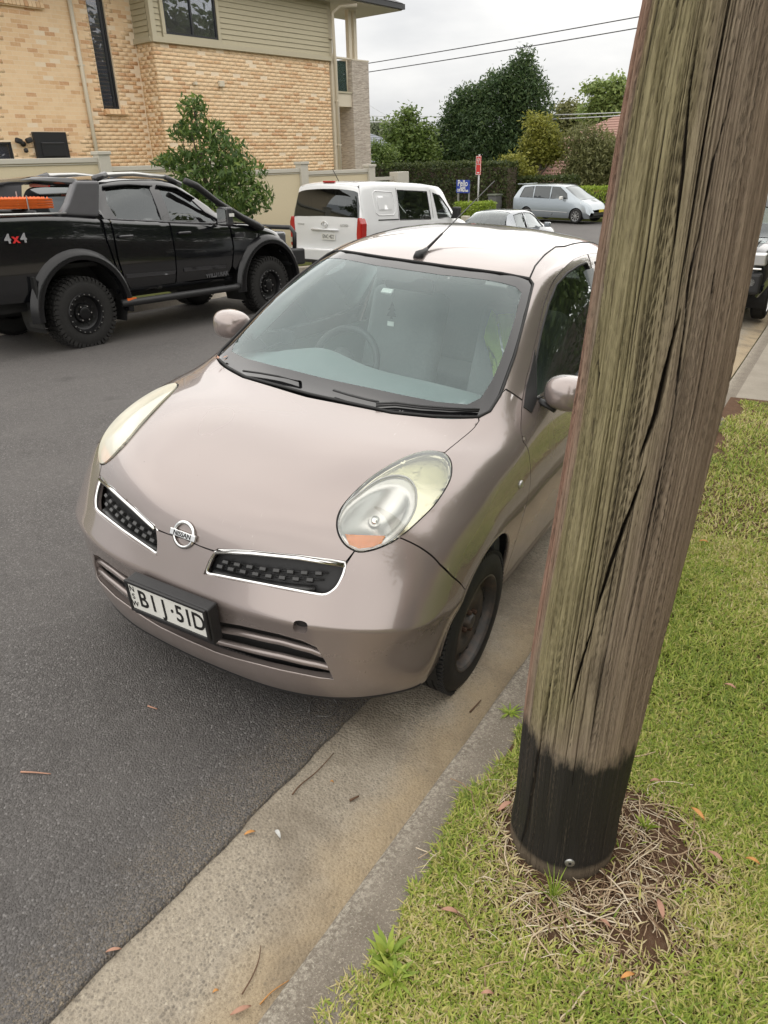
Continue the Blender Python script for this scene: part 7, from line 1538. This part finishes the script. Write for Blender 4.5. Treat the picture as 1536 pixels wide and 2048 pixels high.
# weeds along the kerb and one tuft at the foot of the pole
def tuft(name, label, x, y, n, h, w, spread, mat=None, seed=1, zf=verge_soil):
    g = np.random.default_rng(seed); z = float(zf(x, y)); V = []; F = []; RN = []; TP = []
    for k in range(n):
        a = g.uniform(0, 2*np.pi); d = np.array([math.cos(a), math.sin(a)]); p = np.array([-d[1], d[0]]); L = h*g.uniform(.55, 1.1); sp = spread*g.uniform(.2, 1.1); b0 = len(V); ww = w*g.uniform(.7, 1.2); r0 = g.uniform(0, .008)
        for i, f in enumerate((0, .35, .7, 1.)):
            c = np.array([x, y])+d*(r0+sp*f**1.7); zz = z+L*(f-.35*f*f*min(1.6, sp/L)); wi = ww*(.6, 1., .8, .05)[i]/2
            V += [(c[0]+p[0]*wi, c[1]+p[1]*wi, zz), (c[0]-p[0]*wi, c[1]-p[1]*wi, zz)]; TP += [f, f]
        for i in range(3): F.append((b0+2*i, b0+2*i+1, b0+2*i+3, b0+2*i+2))
        RN += [g.uniform(.15, .55)]*8
    T_ = np_mesh(name, np.array(V), np.array(F), mat or GRASS, None, True, {'rnd': np.array(RN), 'tip': np.array(TP)*.6}, nv=4); tag(T_, label, 'weed'); return T_
q = on_ground(1105, 1800, verge_soil); tuft('grass_tuft', 'tall green grass tuft just in front of the black pole foot', q[0], q[1], 22, .10, .0036, .055, seed=2)
q = on_ground(775, 1915, verge_soil); tuft('broadleaf_weed', 'broad leaved bright green weed leaning over the kerb edge', q[0], q[1], 26, .05, .017, .075, seed=3)
q = on_ground(790, 1960, verge_soil); tuft('broadleaf_weed', 'smaller broad leaved weed in the grass at the bottom of the kerb', q[0], q[1], 20, .05, .013, .06, seed=4)
q = on_ground(905, 1735, verge_soil); tuft('moss_clump', 'yellow green mossy clump on the kerb edge left of the pole', q[0], q[1], 110, .022, .006, .05, LF['yel'], seed=5)
q = on_ground(1020, 1425, lambda x, y: slope(y)+KERB_TOP+.003); tuft('kerb_weed', 'small green weed growing on the kerb behind the pole foot', q[0], q[1], 30, .02, .006, .05, seed=6, zf=lambda x, y: slope(y)+KERB_TOP)
q = on_ground(1290, 1660, verge_soil); tuft('grass_tuft', 'small green grass tuft on the bare soil right of the pole', q[0], q[1], 22, .05, .006, .04, seed=7)
# ================================================================ distant houses, signs, wires, litter
TILEG = simple('roof_tile_grey', (.17, .185, .21), .7, 0, .2, 20, .2); TILER = simple('roof_tile_red', (.29, .165, .13), .8, 0, .2, 20, .3); WALLF = simple('far_wall', (.42, .36, .30), .8, 0, .1, 20, .1)
def far_house(name, label, c, rot, w, d, hw, hr, mat, course=.33, tile=None):
    H_ = thing(name, label, 'house', c, rot); bevel(MB().box((0, 0, hw/2), (w, d, hw)).build('wall', WALLF, H_), .02); o = .5; mb = MB(); x, y = w/2+o, d/2+o; r = max(0, x-y)
    V = [(-x, -y, hw), (x, -y, hw), (x, y, hw), (-x, y, hw), (-r, 0, hw+hr), (r, 0, hw+hr)]; rf = mesh_obj('roof', V, [(0, 1, 5, 4), (1, 2, 5), (2, 3, 4, 5), (3, 0, 4)], mat, H_); MB().box((0, 0, hw-.06), (2*x-.1, 2*y-.1, .1)).build('eaves', SOFF, rf)
    n = int(math.hypot(y, hr)/course)
    for side in (-1, 1):
        for k in range(n):
            f0, f1 = k/n, (k+1)/n; z0, z1 = hw+hr*f0, hw+hr*f1; y0, y1 = side*y*(1-f0), side*y*(1-f1); xa, xb = x-(x-r)*f0, x-(x-r)*f1
            MB().add([(-xa, y0, z0+.05), (xa, y0, z0+.05), (xb, y1, z1+.012), (-xb, y1, z1+.012), (-xa, y0, z0-.0), (xa, y0, z0-.0)], [(0, 1, 2, 3) if side < 0 else (3, 2, 1, 0), (4, 5, 1, 0)]).build('tile_course', mat, rf)
            xs0, xs1 = side*(r+(x-r)*(1-f0)), side*(r+(x-r)*(1-f1)); ya, yb2 = y*(1-f0), y*(1-f1)
            MB().add([(xs0, -ya, z0+.05), (xs0, ya, z0+.05), (xs1, yb2, z1+.012), (xs1, -yb2, z1+.012), (xs0, -ya, z0), (xs0, ya, z0)], [(0, 1, 2, 3) if side > 0 else (3, 2, 1, 0), (4, 5, 1, 0)]).build('tile_course', mat, rf)
    for u in (-.25, .25):
        wn_ = MB().box((u*w, -d/2-.03, hw*.55), (1.4, .08, 1.2)).build('window', SOFF, H_); MB().box((u*w, -d/2-.08, hw*.55), (1.25, .02, 1.05)).build('pane', WGL, wn_)
    return H_
c = pw(690, 300, 56); far_house('grey_roofed_house', 'distant house with grey tiled hip roof behind the stone pier', (c[0], 56, -1.4), R(-12), 13, 9, 2.9, 2.4, TILEG)
c = pw(1285, 320, 52); far_house('red_roofed_house', 'house with terracotta tiled roof half hidden by the olive shrub', (c[0], 52, -1.4), R(-15), 13, 9, 2.8, 2.6, TILER)
c = pw(1110, 330, 47); far_house('red_roofed_cottage', 'small terracotta roof showing between the feathery tree and olive shrub', (c[0], 48, -1.4), R(-15), 6, 5, 1.5, 1.9, TILER)
# red no-stopping sign on a pole
SRED = simple('sign_red', (.62, .035, .035), .4, 0, 0, 60, .06); SWH = simple('sign_white', (.80, .80, .80), .45); SBLU = simple('sign_blue', (.015, .05, .38), .45, 0, 0, 30, .08)
ys_ = 23.2; c = pw(957, 331, ys_); t_ = pw(957, 312, ys_); b_ = pw(957, 350, ys_); zg = float(vergeL_z(c[0], ys_)); sh = t_[2]-b_[2]; sw_ = sh*.42
RS = thing('parking_sign', 'narrow red parking sign on a grey steel post near the intersection', 'sign', (c[0], ys_, zg), R(-20))
MB().tube([(0, .03, -.1), (0, .03, t_[2]-zg+.05)], .028, 10).build('sign_post', GALV, RS, True)
sp_ = bevel(MB().box((0, 0, c[2]-zg), (sw_, .012, sh)).build('sign_plate', SRED, RS), .006); bd_ = MB()
for dx, dz, w, h in ((0, sh*.47, sw_*.92, .012), (0, -sh*.47, sw_*.92, .012), (-sw_*.45, 0, .012, sh*.93), (sw_*.45, 0, .012, sh*.93)): bd_.box((dx, -.010, c[2]-zg+dz), (w, .006, h))
bd_.build('sign_border', SWH, sp_)
MB().tube([(.05*math.cos(a), -.011, c[2]-zg+sh*.30+.05*math.sin(a)) for a in np.linspace(0, 2*np.pi, 25)], .009, 5, False).build('sign_ring', SWH, sp_); text_part('S', .075, frame((0, -.010, c[2]-zg+sh*.30), (1, 0, 0), (0, 0, 1)), 'sign_symbol', SWH, sp_, .002)
text_part('NO\nSTOPPING', .046, frame((0, -.010, c[2]-zg+sh*.10), (1, 0, 0), (0, 0, 1)), 'sign_lettering', SWH, sp_, .002); MB().box((0, -.010, c[2]-zg-sh*.38), (sw_*.5, .006, .03)).build('sign_arrow', SWH, sp_)
# blue real-estate sign
yr = 23.9; c = pw(926, 373, yr); l_ = pw(909, 373, yr); t_ = pw(926, 360, yr); zg = float(slope(yr)+.3); w = 2*abs(c[0]-l_[0]); h = 2*abs(t_[2]-c[2])
RE = thing('sale_sign', 'blue real estate sign with white lettering above the lime hedge', 'sign', (c[0], yr, zg), R(-22)); bo_ = MB().box((0, 0, c[2]-zg), (w, .03, h)).build('sign_board', SBLU, RE)
for sgn in (1, -1): MB().box((sgn*w*.42, .04, (c[2]-zg)/2), (.05, .04, c[2]-zg+h*.4)).build('sign_stake', GALV, RE)
for tx, sz, dz in (('Pello', .25, .22), ('Sold', .15, -.08), ('Off-Market', .12, -.28)): text_part(tx, sz*w/.62, frame((0, -.018, c[2]-zg+dz*h*1.1), (1, 0, 0), (0, 0, 1)), 'sign_lettering', SWH, bo_, .002, bold=.004)
# low slatted wall under the lime hedge
a0 = pw(880, 412, 22.6); a1 = pw(952, 405, 22.2); SW_ = thing('slatted_wall', 'low pale slatted wall with end pier below the lime hedge', 'wall', (a0[0], 22.7, float(slope(22.7))+.2), R(-22)); LW = abs(a1[0]-a0[0])*1.05
for k in range(4): MB().box((LW/2, 0, .12+k*.15), (LW, .06, .11)).build('slat', FPOST, SW_)
for x in (LW*.78, LW+.1): bevel(MB().box((x, 0, .38), (.26, .2, .80)).build('pier', FPOST, SW_), .01)
# grey bins by the dark hedge
c = gpt(990, 36.6, zfar); BN = thing('wheelie_bin', 'grey lidded bin standing in front of the dark foliage', 'bin', c, R(-15)); bevel(MB().box((0, 0, .40), (.55, .5, .8)).build('bin_body', simple('bin_grey', (.10, .10, .095), .6), BN), .03); bevel(MB().box((0, 0, .84), (.62, .6, .08)).build('bin_lid', simple('bin_lid_green', (.12, .13, .10), .6), BN), .02)
# overhead wires (sagging cables between off-frame poles)
WIRE = simple('cable', (.05, .05, .055), .5); WIREP = simple('cable_pale', (.5, .51, .52), .5)
def wire(label, a, b, sag, r, mat, n=40):
    a = np.array(a, float); b = np.array(b, float); pts = [a+(b-a)*k/n-np.array([0, 0, sag*4*(k/n)*(1-k/n)]) for k in range(n+1)]; m = np.array(pts)
    o = MB().tube(pts, r, 6).build('power_line', mat, None, True); tag(o, label, 'cable', 'overhead cables'); return o
def wpt(px, py, d): return CAM+ray(px, py)*d
wire('upper dark overhead cable crossing the sky', wpt(430, 172, 44), wpt(1620, -30, 24), .15, .021, WIRE)
wire('second dark overhead cable, just below the upper one', wpt(430, 187, 44), wpt(1620, -5, 24), .15, .021, WIRE)
wire('upper pale cable crossing in front of the conifer', wpt(560, 225, 52), wpt(1430, 215, 40), .35, .028, WIREP)
wire('lower pale cable crossing in front of the conifer', wpt(560, 238, 52), wpt(1430, 218, 40), .40, .030, WIREP)
wire('thin faint cable dropping from the stone pier towards the trees', wpt(690, 180, 50), wpt(800, 246, 58), .05, .010, WIREP)
# litter
TWIG = simple('twig_brown', (.13, .075, .045), .85, 0, .4, 90, .3); LEAFO = simple('dead_leaf_orange', (.52, .25, .075), .7, 0, .2, 60, .25); LEAFP = simple('dead_leaf_pink', (.40, .22, .15), .75, 0, .2, 60, .25); PAPER = simple('paper_white', (.6, .6, .58), .7)
RZ = lambda x, y: road_z(x, y)+.013
GZ = lambda x, y: road_z(x, y)+.003
def twig(label, pix, r, f, mat=TWIG, name='twig', lift=.003):
    P_ = [on_ground(px, py, f)+[0, 0, lift+.002*(k % 2)] for k, (px, py) in enumerate(pix)]; P_ = spline2(P_, 4); n = len(P_); o = MB().tube(P_, [r*(1-.5*k/n) for k in range(n)], 6).build(name, mat, None, True); tag(o, label, 'twig', 'fallen twigs'); return o
twig('short reddish stick lying on the asphalt at the lower left', [(42, 1545), (70, 1547), (102, 1549)], .0035, RZ, LEAFP); twig('tiny stick on the asphalt below the hatchback bumper', [(296, 1413), (315, 1420)], .0035, RZ, LEAFP)
twig('long thin dark twig along the edge of the gutter', [(585, 1590), (600, 1573), (635, 1543), (668, 1508)], .0030, GZ); twig('short dark stub of a twig in the middle of the gutter', [(700, 1602), (718, 1594)], .005, GZ)
twig('thin curved twig near the bottom of the gutter', [(484, 1990), (505, 1955), (518, 1920), (522, 1893)], .0022, GZ); twig('dark twig beside the wheel in the gutter', [(940, 1425), (962, 1402)], .004, GZ); twig('thin pale stalk lying beside the kerb face', [(520, 2010), (545, 1985), (578, 1962)], .0022, GZ, LEAFO)
twig('loop of thin grey wire under the hatchback bumper', [(618, 1425), (625, 1400), (655, 1392), (675, 1412), (662, 1432), (635, 1434)], .0016, RZ, GALV, 'wire_loop')
def leaf(label, px, py, L_, ang, mat, f, w=.28, curl=.006, name='fallen_leaf'):
    L = L_*.72; p = on_ground(px, py, f); d = np.array([math.cos(ang), math.sin(ang), 0.]); q = np.array([-d[1], d[0], 0.]); V = []; n = 7
    for i in range(n):
        k = i/(n-1); wi = L*w*.5*math.sin(math.pi*min(1, k*1.0))**.8+.0004; c = p+d*(k-.5)*L+[0, 0, .003+curl*math.sin(math.pi*k)]; V += [c+q*wi+[0, 0, curl*.5], c, c-q*wi+[0, 0, curl*.5]]
    F = [(3*i+j, 3*i+j+1, 3*i+j+4, 3*i+j+3) for i in range(n-1) for j in (0, 1)]; o = mesh_obj(name, V, F, mat, None, True); so = o.modifiers.new('s', 'SOLIDIFY'); so.thickness = .0008; tag(o, label, 'leaf', 'fallen leaves'); return o
leaf('orange leaf in the gutter beside the dirt clump', 500, 1668, .05, .9, LEAFO, GZ); leaf('orange leaf at the asphalt edge near the bottom left', 228, 1903, .055, .75, LEAFP, RZ, .2); leaf('orange pink leaf at the very bottom of the gutter', 482, 2023, .075, .95, LEAFP, GZ, .22)
leaf('curled white paper scrap in the gutter', 556, 1672, .05, -.4, PAPER, GZ, .3, .012, 'paper_scrap')
leaf('tiny yellow leaf low in the gutter', 432, 1985, .022, .9, LEAFO, GZ, .35); leaf('tiny orange leaf near the twig in the gutter', 664, 1566, .018, .2, LEAFO, GZ, .4)
for k, (px, py, L, an) in enumerate(((1395, 1630, .07, -.6), (1320, 1820, .075, -1.1), (1430, 1715, .06, -.3), (1505, 1725, .05, -.1), (1010, 1615, .08, 1.2), (900, 1825, .06, .3), (1255, 1955, .05, .8), (975, 1990, .04, .5), (1460, 1375, .06, -.2), (1407, 1085, .06, .2), (1310, 1565, .045, .5), (1210, 1850, .04, -.3))):
    leaf(['pinkish dry leaf on the bare soil right of the pole', 'long pinkish dry leaf in the grass below the pole', 'small pinkish leaf at the right edge of the bare patch', 'pink brown leaf on the grass at the right frame edge', 'brown curled leaf between kerb and pole foot', 'brown leaf on dry grass left of the grass tuft', 'small tan leaf near the bottom of the lawn', 'small tan leaf at the bottom left of the lawn', 'tan leaf on the lawn right of the black pole paint', 'tan leaf high on the lawn right of the pole', 'orange leaf just behind the pole foot', 'small orange leaf in front of the pole'][k], px, py, L, an, LEAFP if k % 3 else LEAFO, lambda x, y: verge_soil(x, y)+.022, .26, .008)

cp_ = cpix(443, 722, .006)
if cp_ is not None:
    cw_ = RC@cp_; DL = []
    for k in range(5):
        a = 1.3*k; d = np.array([math.cos(a), math.sin(a), .25]); q = np.array([-d[1], d[0], 0]); c0 = cw_+np.array([.012*math.cos(2.1*k), .02*math.sin(1.7*k), .004*k]); b0 = len(DL)
        DL += [c0, c0+d*.012+q*.006, c0+d*.028, c0+d*.012-q*.006]
    o = mesh_obj('dead_leaves', DL, [(4*k, 4*k+1, 4*k+2, 4*k+3) for k in range(5)], LEAFP); tag(o, 'few dry leaves caught at the left end of the hatchback wiper cowl', 'leaves', kind='stuff')
